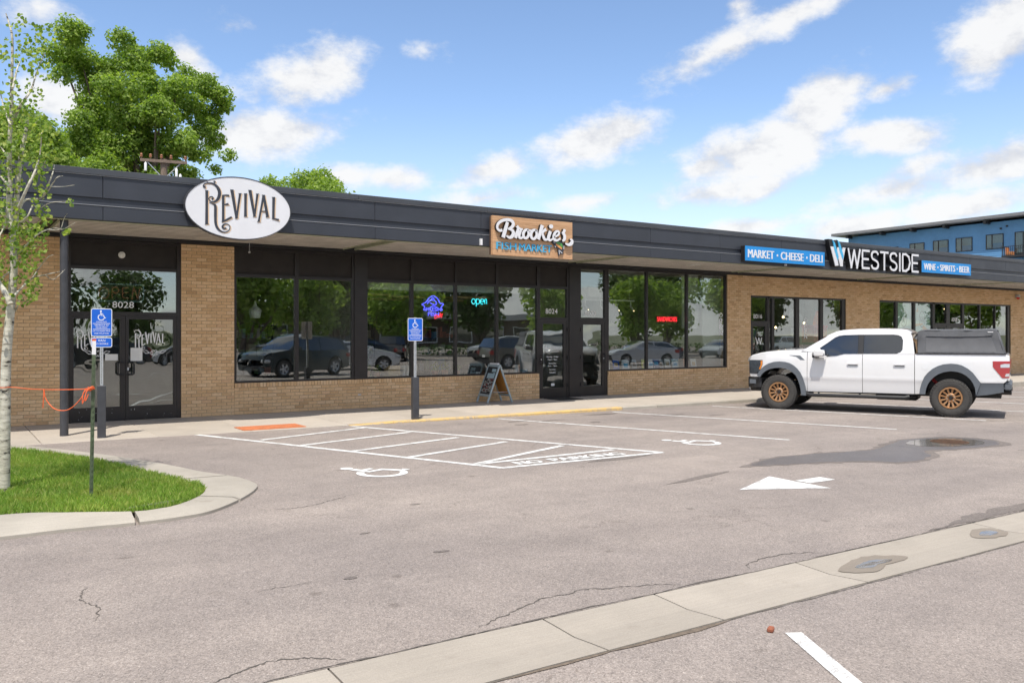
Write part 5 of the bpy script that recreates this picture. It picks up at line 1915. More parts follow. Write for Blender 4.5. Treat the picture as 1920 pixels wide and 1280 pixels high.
# wheels: tyre with tread blocks, twelve-hole bronze rim
RT, TW = .415, .32
tyre = MB()
tyre.lathe([(.236, .125), (.245, .145), (.30, .160), (.355, .158), (.385, .145), (.400, .12), (.402, 0), (.400, -.12), (.385, -.145), (.355, -.158), (.30, -.16), (.245, -.145), (.236, -.125)], 48)
NBL = 40
for k in range(NBL):
    a = 2 * PI * k / NBL
    for j, (h0, h1, da) in enumerate(((-.142, -.085, 0), (-.075, -.01, .5), (.01, .075, 0), (.085, .142, .5))):
        aa = a + da * 2 * PI / NBL
        wv = 2 * PI / NBL * .36
        r0, r1 = .395, RT
        cs = [(math.cos(aa + s * wv), math.sin(aa + s * wv)) for s in (-1, 1)]
        vs = [(c * r, s * r, h) for r in (r0, r1) for h in (h0, h1) for c, s in cs]
        tyre.add(vs, [(0, 1, 3, 2), (4, 6, 7, 5), (0, 4, 5, 1), (2, 3, 7, 6), (0, 2, 6, 4), (1, 5, 7, 3)])
    for sgn in (1, -1):   # side biters
        wv = 2 * PI / NBL * .26
        cs = [(math.cos(a + s * wv), math.sin(a + s * wv)) for s in (-1, 1)]
        vs = [(c * r, s * r, sgn * h) for (r, h) in ((.36, .150), (.412, .140)) for dh in (0, .012) for c, s in cs for h_ in (0,)]
        vs = [(c * r, s * r, sgn * (h + dh)) for (r, h) in ((.362, .150), (.411, .128)) for dh in (0, .016) for c, s in cs]
        tyre.add(vs, [(0, 1, 3, 2), (4, 6, 7, 5), (0, 4, 5, 1), (2, 3, 7, 6), (0, 2, 6, 4), (1, 5, 7, 3)])
tyre_me = tyre.mesh('tyre', M['tyre'], smooth=35)
rim = MB()
rim.lathe([(.238, .135), (.232, .150), (.205, .150), (.198, .135), (.198, .10), (.22, -.1), (.238, -.12)], 48)
rim.lathe([(.105, .105), (.095, .115), (.062, .118), (.055, .085), (0, .085)], 32)
for k in range(12):
    a = 2 * PI * k / 12
    xf = Matrix.Rotation(a, 4, 'Z')
    vs = [(.09, -.016, .085), (.09, .016, .085), (.206, .024, .115), (.206, -.024, .115), (.09, -.014, .110), (.09, .014, .110), (.206, .020, .140), (.206, -.020, .140)]
    rim.add([xf @ Vector(p) for p in vs], [(0, 1, 2, 3), (4, 7, 6, 5), (0, 4, 5, 1), (1, 5, 6, 2), (2, 6, 7, 3), (3, 7, 4, 0)])
rim_me = rim.mesh('rim', M['bronze'], smooth=40)
disc_me = MB().lathe([(0, .03), (.196, .03), (.196, -.05)], 32).mesh('brake', M['trim_dark'])
cap_me = MB().lathe([(0, .122), (.035, .120), (.042, .105), (.042, .08)], 20).mesh('hub_cap', M['trim_dark'], smooth=40)
nut_me = MB()
for k in range(6):
    a = 2 * PI * k / 6
    nut_me.lathe([(0, .126), (.010, .126), (.011, .110)], 6, Matrix.Translation((.073 * math.cos(a), .073 * math.sin(a), 0)))
nut_me = nut_me.mesh('lug_nuts', M['galv'])
for s in (0, -3.66):
    for sg in (1, -1):
        wh = link('wheel', None, tr, (s, sg * (HWID - TW / 2 + .005), RT))
        wh.rotation_euler = (Matrix.Rotation(R(-90) if sg > 0 else R(90), 4, 'X') @ Matrix.Rotation(rnd.uniform(0, .5), 4, 'Z')).to_euler()
        for nm, me in (('tyre', tyre_me), ('rim', rim_me), ('brake', disc_me), ('hub_cap', cap_me), ('lug_nuts', nut_me)):
            o_ = link(nm, me, wh)
            if nm == 'lug_nuts':
                o_['kind'] = 'stuff'

# canvas bed cover: own thing standing on the truck's bed rails
cap = thing('bed_cover', 'charcoal canvas cover standing over the bed of the white pickup', 'truck cover', (17.553, -4.464, tz_), R(TRUCK_HEAD))


def cap_off(s, z):
    a = (z - 1.37) / .52
    w = .945 - .13 * a
    w += .012 * math.sin(s * 9 + z * 5) * (.3 + a) + .008 * math.sin(s * 23 + z * 11) - .02 * math.sin(max(0, min(1, (z - 1.40) / .33)) * PI)
    return w


CO = [(-3.01, 1.375), (-3.0, 1.60), (-3.0, 1.83), (-3.03, 1.868), (-3.17, 1.884), (-3.5, 1.88), (-3.81, 1.885), (-4.1, 1.881), (-4.40, 1.892), (-4.50, 1.885), (-4.53, 1.86), (-4.60, 1.62), (-4.665, 1.385)]
panel('side_canvas', CO, M['canvas'], cap, off=cap_off, thick=.02, zc=[1.42 + .05 * k for k in range(9)], scu=[-3.05 - .08 * k for k in range(19)], smooth=60)
cap_fl = [(-3.165, 1.752), (-3.19, 1.80), (-3.4, 1.822), (-3.8, 1.815), (-4.2, 1.825), (-4.42, 1.815), (-4.44, 1.765), (-4.2, 1.748), (-3.8, 1.742), (-3.4, 1.744)]
panel('rolled_flap', cap_fl, M['canvas'], cap, off=cap_off, push=.028, thick=.03, scu=[-3.25 - .1 * k for k in range(12)], smooth=60)
panel('side_window_canvas', [(-3.17, 1.40), (-3.165, 1.74), (-4.42, 1.745), (-4.53, 1.41)], pm('faded_canvas', (.120, .123, .132), .85, 0, .1, 4, .4, 380), cap, off=cap_off, push=.006, thick=.008, zc=[1.42 + .05 * k for k in range(7)], scu=[-3.25 - .1 * k for k in range(13)], smooth=60)
MB().box(-4.46, -4.36, .862, .872, 1.835, 1.85).build('label_tab', M['white'], cap)
mb = MB()
n = 10
top = [(-3.0, 1.85), (-3.03, 1.868), (-3.17, 1.884), (-3.5, 1.88), (-3.81, 1.885), (-4.1, 1.881), (-4.40, 1.892), (-4.50, 1.885), (-4.53, 1.86)]
surf('top_canvas', top, [.815 + .0 * i for i in range(len(top))], .03, M['canvas'], parent=cap, thick=.02)
surf('rear_canvas', [(-4.53, 1.855), (-4.60, 1.62), (-4.665, 1.385)], [.81, .87, .935], 0, M['canvas'], parent=cap, thick=.02)
surf('front_canvas', [(-2.995, 1.85), (-2.99, 1.6), (-3.0, 1.385)], [.81, .87, .935], 0, M['canvas'], parent=cap, thick=.02)
for sg in (1, -1):
    MB().box(-4.70, -2.99, min(sg * .90, sg * .985), max(sg * .90, sg * .985), 1.366, 1.382).build('rail', M['trim_dark'], cap)

# ------------------------------------------------------------------ trees
def leaf_cloud(mb, rng, blobs, n, size, flat=.35, shell=.55, quad=True):
    """leaf sprays spread through the blobs' volumes, denser towards the skin. blobs: (x, y, z, rx, ry, rz)"""
    wts = [b[3] * b[4] * b[5] for b in blobs]
    tot = sum(wts)
    for b, w in zip(blobs, wts):
        for _ in range(int(n * w / tot)):
            while True:
                d = Vector((rng.uniform(-1, 1), rng.uniform(-1, 1), rng.uniform(-1, 1)))
                if .05 < d.length <= 1:
                    break
            r = d.length
            r = r ** shell * rng.gauss(.97, .13)
            d.normalize()
            c = Vector((b[0] + d.x * r * b[3], b[1] + d.y * r * b[4], b[2] + d.z * r * b[5]))
            nrm = Vector((d.x * .6 + rng.gauss(0, .6), d.y * .6 + rng.gauss(0, .6), abs(rng.gauss(.5, .6)) + d.z * .3))
            nrm.normalize()
            t = nrm.orthogonal().normalized()
            t = Matrix.Rotation(rng.uniform(0, 2 * PI), 3, nrm) @ t
            q = nrm.cross(t)
            s = size * rng.uniform(.6, 1.35)
            o = len(mb.v)
            if quad:
                mb.v += [tuple(c - t * s * .5), tuple(c + q * s * .36 + nrm * s * .08), tuple(c + t * s * .62), tuple(c - q * s * .36 + nrm * s * .08)]
                mb.f.append((o, o + 1, o + 2, o + 3))
            else:
                mb.v += [tuple(c - t * s * .5), tuple(c - t * s * .15 + q * s * .42), tuple(c + t * s * .25 + q * s * .33), tuple(c + t * s * .55), tuple(c + t * s * .25 - q * s * .33), tuple(c - t * s * .15 - q * s * .42)]
                mb.f.append(tuple(range(o, o + 6)))
            mb.m.append(0)


M['leaf_cotton'] = leaf_mat('cottonwood_leaves', [(0, (.12, .20, .04)), (.35, (.19, .29, .06)), (.7, (.26, .37, .085)), (1, (.37, .47, .15))], .5)
M['leaf_aspen'] = leaf_mat('aspen_leaves', [(0, (.09, .17, .03)), (.4, (.17, .27, .045)), (.75, (.27, .36, .075)), (1, (.40, .45, .14))], .45)
M['leaf_dark'] = leaf_mat('dark_leaves', [(0, (.030, .062, .012)), (.5, (.060, .115, .020)), (1, (.11, .18, .035))], .3)


def limb(mb, rng, pts, r0, r1, k=4):
    p = smooth_path(pts, k)
    n = len(p)
    mb.tube(p, [lerp(r0, r1, i / (n - 1)) * rng.uniform(.93, 1.07) for i in range(n)], 8)


def tree(name, label, base, height, blobs, n, size, leafm, seed, trunk_r=.25, limbs=7, group=None, barkm=None):
    rng = random.Random(seed)
    t = thing(name, label, 'tree', base, group=group)
    mb = MB()
    bx, by, bz = base
    top = max(b[2] for b in blobs)
    cx_ = sum(b[0] for b in blobs) / len(blobs)
    cy_ = sum(b[1] for b in blobs) / len(blobs)
    fork = height * .38
    limb(mb, rng, [(0, 0, -.3), (rng.uniform(-.1, .1), 0, fork * .5), (rng.uniform(-.2, .2) * trunk_r * 3, 0, fork)], trunk_r, trunk_r * .7)
    st = (mb.v[-1][0], mb.v[-1][1], fork)
    for b in sorted(blobs, key=lambda q: -q[3] * rng.uniform(.5, 1.5))[:limbs]:
        tgt = (b[0], b[1], b[2])
        mid = (lerp(st[0], tgt[0], .5) + rng.uniform(-.3, .3), lerp(st[1], tgt[1], .5), lerp(st[2], tgt[2], .42))
        limb(mb, rng, [(st[0], st[1], st[2] - .3), mid, tgt], trunk_r * .42, trunk_r * .06)
    mb.build('trunk', barkm or M['bark'], t, smooth=50)
    mb = MB()
    leaf_cloud(mb, rng, blobs, n, size)
    mb.build('crown', leafm, t, recalc=False)
    return t


def to_world(px, py, Y):
    u, v = (px - 960) / 1595., (625 - py) / 1595.
    dx, dy = .55832 + .82962 * u, .82962 - .55832 * u
    t = (Y + 18.2) / dy
    return (dx * t, Y, 1.79 + v * t, t)


# great cottonwood behind the roof: clumps of its crown
rng = random.Random(11)
CW = [(135, 62, 36), (112, 100, 30), (152, 108, 34), (118, 140, 26), (160, 140, 26), (225, 78, 26), (208, 128, 32), (250, 108, 34), (298, 98, 28), (318, 118, 22), (178, 168, 30), (222, 170, 40), (272, 165, 38), (330, 165, 36), (380, 160, 32), (415, 180, 26), (345, 205, 36), (300, 215, 42), (245, 225, 42),
      (190, 222, 40), (150, 228, 30), (392, 215, 30), (420, 200, 20), (375, 245, 28), (402, 262, 24), (425, 292, 16), (340, 262, 36), (290, 275, 42), (235, 280, 42), (178, 275, 42), (135, 268, 34), (120, 300, 30), (195, 318, 38), (260, 322, 38), (315, 312, 30), (160, 330, 36), (225, 335, 34), (290, 335, 34), (350, 325, 26), (405, 318, 14), (372, 285, 26), (165, 195, 26), (350, 140, 22), (270, 130, 26)]
bx, by = 8.6, 27.0
blobs = []
for px, py, r in CW:
    Y = 27 + rng.uniform(-2.6, 2.6)
    x, y, z, t = to_world(px, py, Y)
    rr = r / 1595. * t
    blobs.append((x - bx, y - by, z, rr * .85, rr * 1.0, rr * .75))
    for q in range(7):
        a_, e_, d_ = rng.uniform(0, 2 * PI), rng.uniform(-.9, .9), rng.uniform(.25, .85)
        r2 = rr * rng.uniform(.38, .62)
        blobs.append((x - bx + math.cos(a_) * d_ * rr * math.cos(e_), y - by + math.sin(a_) * d_ * rr * 1.3 * math.cos(e_), z + math.sin(e_) * d_ * rr, r2 * 1.1, r2 * 1.1, r2 * .8))
tree('cottonwood_tree', 'huge spreading bright green cottonwood rising behind the roof at left', (bx, by, 0), 12, blobs, 66000, .15, M['leaf_cotton'], 5, .42, 22)
for i, (pxs, Y, lab, seed) in enumerate((([(565, 345, 26), (605, 340, 24), (630, 352, 16), (540, 352, 20), (590, 360, 40), (610, 380, 44)], 34, 'small green treetop just above the roof between the oval and wooden signs', 21),
                                         ([(505, 350, 20), (490, 358, 16), (525, 352, 14), (500, 375, 34), (460, 362, 20), (515, 380, 30)], 40, 'low treetop peeking over the roof edge beside the oval sign', 22))):
    blobs = []
    for px, py, r in pxs:
        Yj = Y + rng.uniform(-1.5, 1.5)
        x, y, z, t = to_world(px, py, Yj)
        rr = r / 1595. * t
        blobs.append((x, y, z, rr, rr * 1.2, rr))
    c = blobs[4] if len(blobs) > 4 else blobs[0]
    base = (c[0], c[1], 0)
    tree('background_tree', lab, base, 9, [(b[0] - base[0], b[1] - base[1], b[2], b[3], b[4], b[5]) for b in blobs], 9000, .17, M['leaf_cotton'], seed, .22, 5)
blobs = []
for px, py, r in [(40, 235, 40), (75, 250, 34), (10, 240, 40), (95, 275, 34), (55, 290, 46), (-30, 250, 46), (15, 300, 46), (115, 300, 26), (-60, 300, 50), (70, 320, 40)]:
    Yj = 17 + rng.uniform(-1.5, 1.5)
    x, y, z, t = to_world(px, py, Yj)
    rr = r / 1595. * t
    blobs.append((x, y, z, rr, rr * 1.2, rr * .95))
tree('background_tree', 'dense green tree behind the left end of the roof, behind the young aspen', (1.9, 17.3, 0), 8, [(b[0] - 1.9, b[1] - 17.3, b[2], b[3], b[4], b[5]) for b in blobs], 20000, .13, M['leaf_cotton'], 31, .24, 6)

# young aspen in the island: stems traced in its own upright plane, leaves in sprays along the twigs
M['aspen_bark'] = None
m, t, b = newmat('pale_aspen_bark')
co = objco(t)
mp = node(t, 'ShaderNodeMapping', {'Vector': co, 'Scale': (7, 7, 26)})
c = ramp(t, noise(t, mp.outputs[0], 1.2, 6, .65), [(.36, (.03, .026, .023)), (.42, (.40, .38, .32)), (.6, (.62, .60, .53)), (.8, (.70, .69, .63))])
c = mixc(t, 1, c, ramp(t, noise(t, co, 3, 4), [(.3, (.8, .78, .72)), (.7, (1.05, 1.05, 1.02))]), 'MULTIPLY')
t.links.new(c, b.inputs['Base Color'])
b.inputs['Roughness'].default_value = .8
bumpn(t, b, noise(t, mp.outputs[0], 2, 4), .3, .01)
M['aspen_bark'] = m
ASX, ASY = .567, -7.80
asp = thing('aspen_tree', 'young white barked aspen with sparse small leaves on the grass island', 'tree', (ASX, ASY, IZ - .03))
rng = random.Random(4)


def asp_pt(px, py, dz=0.):
    """upright plane through the trunk, across the view; dz moves along the view"""
    Z = 8.95 + dz
    u = (px - 960) / 1595. * Z
    x, y, z = u * .82962 + Z * .55832, -u * .55832 + Z * .82962 - 18.2, 1.79 + (625 - py) / 1595. * Z
    return (x - ASX, y - ASY, z - (IZ - .03))


stems = [
    ([(8, 925), (10, 747), (12, 670), (18, 599), (22, 554), (26, 500), (24, 445), (18, 400), (18, 337), (18, 269), (21, 219), (22, 160), (23, 74), (17, 45), (11, 25)], .054, .005, 0.0),
    ([(25, 510), (28, 470), (28, 440), (29, 403), (34, 337), (41, 282), (48, 250), (51, 224)], .036, .016, .1),
    ([(20, 570), (8, 545), (0, 532), (-20, 490), (-35, 420)], .034, .010, -.15),
    ([(-4, 925), (-3, 820), (1, 770), (5, 735)], .045, .04, .05),
    ([(26, 224), (40, 195), (58, 170), (70, 132), (84, 100)], .017, .004, .1), ([(24, 165), (32, 130), (38, 115)], .012, .004, -.1),
    ([(30, 400), (52, 350), (66, 320), (75, 290), (78, 250)], .017, .005, -.15), ([(60, 335), (80, 312), (86, 300)], .008, .003, -.1),
    ([(36, 395), (48, 375), (80, 370), (105, 335), (118, 330)], .013, .003, .1), ([(80, 370), (95, 335), (100, 320), (102, 310)], .010, .003, .1), ([(95, 350), (118, 350), (140, 347)], .006, .002, .1),
    ([(36, 420), (52, 405), (62, 385), (72, 392), (95, 380), (128, 378)], .010, .003, -.1), ([(88, 430), (112, 430), (120, 410), (126, 400)], .006, .002, 0), ([(30, 480), (70, 440), (100, 428), (118, 430), (140, 418)], .010, .003, .05),
    ([(22, 560), (40, 540), (60, 522), (85, 515), (118, 508)], .012, .003, -.05), ([(60, 522), (75, 500), (90, 482), (100, 478)], .007, .002, 0), ([(85, 515), (100, 524), (122, 505)], .005, .002, 0), ([(24, 590), (34, 572), (36, 560)], .010, .004, .1),
    ([(18, 300), (4, 280), (-15, 262)], .014, .004, .1), ([(20, 235), (8, 205), (2, 180), (-6, 150)], .012, .003, 0), ([(46, 262), (60, 240), (72, 225)], .008, .003, .1), ([(18, 350), (0, 330), (-25, 310)], .014, .004, -.2),
    ([(5, 520), (30, 498), (55, 470), (70, 455)], .008, .003, .2), ([(-20, 490), (-5, 450), (10, 420), (12, 390)], .012, .004, -.2)]
mb = MB()
twigs = []
for pts, r0, r1, dz in stems:
    P = [asp_pt(px, py, dz + (.12 * math.sin(i * 1.7 + r0 * 900) if r0 < .03 else 0)) for i, (px, py) in enumerate(pts)]
    P2 = smooth_path(P, 4)
    mb.tube(P2, [lerp(r0, r1, i / (len(P2) - 1)) for i in range(len(P2))], 8)
    if r0 < .03:
        twigs += P2
mb.build('trunk', M['aspen_bark'], asp, smooth=50)
sprays = [(30, 45, 22, 16), (60, 75, 30, 40), (50, 105, 26, 40), (85, 65, 22, 24), (75, 130, 24, 26), (30, 140, 26, 14), (12, 85, 14, 10), (5, 105, 12, 16), (40, 165, 18, 14), (65, 180, 18, 16), (5, 170, 20, 12), (20, 195, 22, 18), (45, 215, 26, 36), (5, 225, 26, 40), (70, 235, 24, 36), (30, 255, 30, 70), (-10, 270, 30, 60), (90, 255, 20, 26),
          (60, 280, 30, 70), (15, 300, 30, 60), (95, 290, 20, 26), (80, 310, 18, 30), (75, 345, 16, 20), (-5, 330, 30, 60), (40, 335, 22, 26), (70, 375, 14, 10), (10, 365, 26, 44), (85, 365, 10, 8), (132, 380, 7, 5), (80, 395, 14, 14), (20, 400, 26, 46), (85, 412, 12, 12), (50, 425, 26, 50), (70, 440, 20, 36), (10, 440, 30, 60), (40, 455, 28, 60),
          (125, 435, 8, 9), (20, 480, 28, 44), (55, 480, 26, 36), (75, 470, 16, 16), (50, 515, 20, 30), (65, 535, 14, 20), (15, 520, 22, 24), (5, 560, 22, 24), (45, 560, 16, 16), (60, 555, 12, 14), (0, 600, 14, 10), (-30, 400, 40, 90), (-40, 300, 40, 80), (-30, 500, 36, 60), (-30, 200, 30, 40)]
mb = MB()
for px, py, r, n in sprays:
    for _ in range(int(n * 1.7)):
        a, q = rng.uniform(0, 2 * PI), math.sqrt(rng.random())
        dzz = rng.gauss(0, .16)
        c = Vector(asp_pt(px + math.cos(a) * q * r, py + math.sin(a) * q * r, dzz))
        nrm = Vector((rng.gauss(-.2, .6), rng.gauss(-.5, .6), rng.gauss(.4, .5)))
        nrm.normalize()
        t_ = Matrix.Rotation(rng.uniform(0, 2 * PI), 3, nrm) @ nrm.orthogonal().normalized()
        q_ = nrm.cross(t_)
        s = rng.uniform(.026, .047)
        o = len(mb.v)
        ring = [(-.5, 0), (-.25, .42), (.12, .46), (.36, .26), (.58, 0), (.36, -.26), (.12, -.46), (-.25, -.42)]
        mb.v += [tuple(c + t_ * s * a_ + q_ * s * b_ + nrm * s * .12 * abs(b_)) for a_, b_ in ring]
        mb.f.append(tuple(range(o, o + 8)))
        mb.m.append(0)
mb.build('crown', M['leaf_aspen'], asp, recalc=False)

# ------------------------------------------------------------------ utility pole behind the roof
up = thing('utility_pole', 'weathered wooden utility pole with crossarm and brown insulators behind the roof', 'utility pole', (6.70, 14.2, 0))
M['old_wood'] = wood_mat('weathered_pole_wood', (.11, .08, .06), (.25, .19, .15), 12, 12, .9)
MB().tube([(0, 0, 0), (0, 0, 8.05)], [.15, .12], 12).build('pole', M['old_wood'], up, smooth=50)
arm = Matrix.Translation((0, 0, 7.95)) @ Matrix.Rotation(R(-12), 4, 'Z')
MB().box(-.78, .78, -.19, -.09, -.05, .05, 0, arm).build('crossarm', M['old_wood'], up)
for s in (-1, 1):
    MB().tube([arm @ Vector((s * .55, -.14, -.05)), arm @ Vector((s * .02, -.14, -.62))], .02, 6).build('brace', M['galv'], up)
M['insul'] = pm('brown_glazed_insulator', (.28, .11, .05), .35, 0, .2, 8)
for s in (-.74, -.44, -.08, .24, .72):
    MB().lathe([(.012, 0), (.012, .05), (.05, .05), (.055, .09), (.035, .11), (.05, .14), (.03, .18), (0, .19)], 12, arm @ Matrix.Translation((s, -.14, .06))).build('insulator', M['insul'], up, smooth=50)
for s, dz in ((.55, -.75), (.42, -.55), (-.6, -.4)):
    MB().lathe([(0, 0), (.045, .02), (.045, .28), (.02, .32), (.0, .34)], 10, arm @ Matrix.Translation((s, -.2, dz))).build('cutout_fuse', M['white'], up, smooth=50)

# ------------------------------------------------------------------ blue apartment house far right
bb = thing('apartment_building', 'blue lap sided apartment building with a sloping roof behind the shops at right', 'building', (90, 34, 0))
M['siding'] = pm('blue_lap_siding', (.11, .27, .48), .6, 0, .10, .7)
mb = MB()
Y0, Y1 = 43.6 - 34, -18 - 34 + 24     # local y of far and near end
z = 0
kk = 0
while z < 13.2:
    zz = min(z + .2, 13.25)
    mb.add([(-.035, Y0, z), (-.035, Y1, z), (0, Y1, zz), (0, Y0, zz), (0.0, Y0, z), (0.0, Y1, z)], [(0, 1, 2, 3), (4, 5, 1, 0)])
    z += .2
tag(mb.build('siding_boards', M['siding'], bb, recalc=False), kind='stuff')
B(.002, 16, Y1, Y0 - .01, 0, 13.24).build('wall', M['siding'], bb)
rf = MB()
rf.add([(-1.1, Y0 + 1.6, 13.42), (16, Y0 + 1.6, 13.42), (16, Y1, 13.62), (-1.1, Y1, 13.62), (-1.1, Y0 + 1.6, 13.72), (16, Y0 + 1.6, 13.72), (16, Y1, 13.92), (-1.1, Y1, 13.92)],
       [(0, 1, 2, 3), (7, 6, 5, 4), (0, 4, 5, 1), (1, 5, 6, 2), (2, 6, 7, 3), (3, 7, 4, 0)])
roof_o = rf.build('roof', pm('grey_roof_edge', (.20, .20, .21), .6), bb)
for yy in (9.2, 4.9, 1.2, -2.5, -6.8, -11.0):
    B(-.95, -.02, yy - .14, yy + .14, 13.05, 13.40).build('bracket', M['trim_dark'], roof_o)
M['win_pale'] = pm('pale_blind', (.30, .33, .33), .7, 0, .1, 2)
M['win_glass'] = glass_mat('far_window_glass', (.7, .75, .75), .06, .0, 1)
for (ya, yb, za, zb) in ((.15, 1.85, 10.45, 11.80), (-2.55, -.85, 10.45, 11.87), (-5.1, -3.35, 10.45, 11.92), (-8.25, -6.5, 10.45, 11.98), (3.2, 4.4, 10.45, 11.6), (-11.6, -9.35, 9.6, 12.0), (-15.0, -13.2, 10.45, 11.98)):
    w = MB().box(-.10, -.036, ya, ya + .07, za, zb).box(-.10, -.036, yb - .07, yb, za, zb).box(-.10, -.036, ya + .07, yb - .07, zb - .07, zb).box(-.10, -.036, ya + .07, yb - .07, za, za + .07).box(-.098, -.036, lerp(ya, yb, .62), lerp(ya, yb, .62) + .09, za + .07, zb - .07)
    wo_ = w.build('window', M['trim_dark'], bb)
    m_ = lerp(ya, yb, .62)
    for p, q in ((ya + .07, m_), (m_ + .09, yb - .07)):
        MB().box(-.066, -.058, p, q, za + .07, zb - .07).build('pane', M['win_glass'], wo_)
        MB().box(-.048, -.040, p, q, za + .07 + (.55 if q < m_ + .01 else .12), zb - .07).build('blind', M['win_pale'], wo_)
bal = MB().box(-1.5, -.04, -12.2, -8.75, 9.4, 9.58).build('balcony', M['trim_dark'], bb)
mb = MB()
for k in range(18):
    yy = -12.1 + k * .19
    mb.box(-1.49, -1.46, yy, yy + .025, 9.58, 10.45)
for k in range(8):
    mb.box(-1.46 + k * .19, -1.435 + k * .19, -8.80, -8.77, 9.58, 10.45)
mb.box(-1.5, -1.45, -12.2, -8.75, 10.45, 10.5).box(-1.45, -.04, -8.81, -8.76, 10.452, 10.498)
mb.build('railing', M['trim_dark'], bal)
MB().box(-1.2, -.6, -9.6, -9.0, 9.585, 9.98).box(-1.2, -.6, -9.08, -9.0, 9.98, 10.4).build('balcony_chair', pm('orange_wood_chair', (.50, .20, .07), .7), bal)
for yy, zz in ((-8.6, 12.6), (-8.0, 12.4)):
    MB().box(-.16, -.036, yy - .1, yy + .1, zz, zz + .18).build('vent_hood', M['trim_dark'], bb, bevel=.03)
MB().box(-3.5, -.05, -20, 3.0, 8.2, 8.6).build('lower_roof', pm('pale_lower_roof', (.5, .5, .5), .7), bb)

# ------------------------------------------------------------------ the other side of the lot, seen mirrored in the shop windows
CARS = {
    'suv': dict(L=4.75, W=1.90, low=[(2.36, .70), (2.33, .88), (2.1, .98), (1.15, 1.08), (-2.25, 1.10), (-2.36, .9), (-2.37, .62)], roof=[(1.15, 1.06), (.45, 1.58), (.1, 1.68), (-1.3, 1.70), (-1.95, 1.60), (-2.28, 1.10)], ax=1.42, r=.36),
    'hatch': dict(L=4.3, W=1.80, low=[(2.14, .60), (2.10, .74), (1.85, .84), (.95, .97), (-1.95, 1.0), (-2.13, .85), (-2.14, .55)], roof=[(1.0, .95), (.2, 1.38), (-.1, 1.45), (-1.0, 1.45), (-1.5, 1.34), (-2.02, .98)], ax=1.30, r=.32),
    'sedan': dict(L=4.7, W=1.83, low=[(2.34, .58), (2.30, .74), (2.0, .83), (1.0, .95), (-1.5, .98), (-2.3, .98), (-2.34, .6)], roof=[(1.05, .93), (.25, 1.36), (-.2, 1.43), (-.9, 1.40), (-1.75, .98)], ax=1.38, r=.32)}
_wheel_me = {}


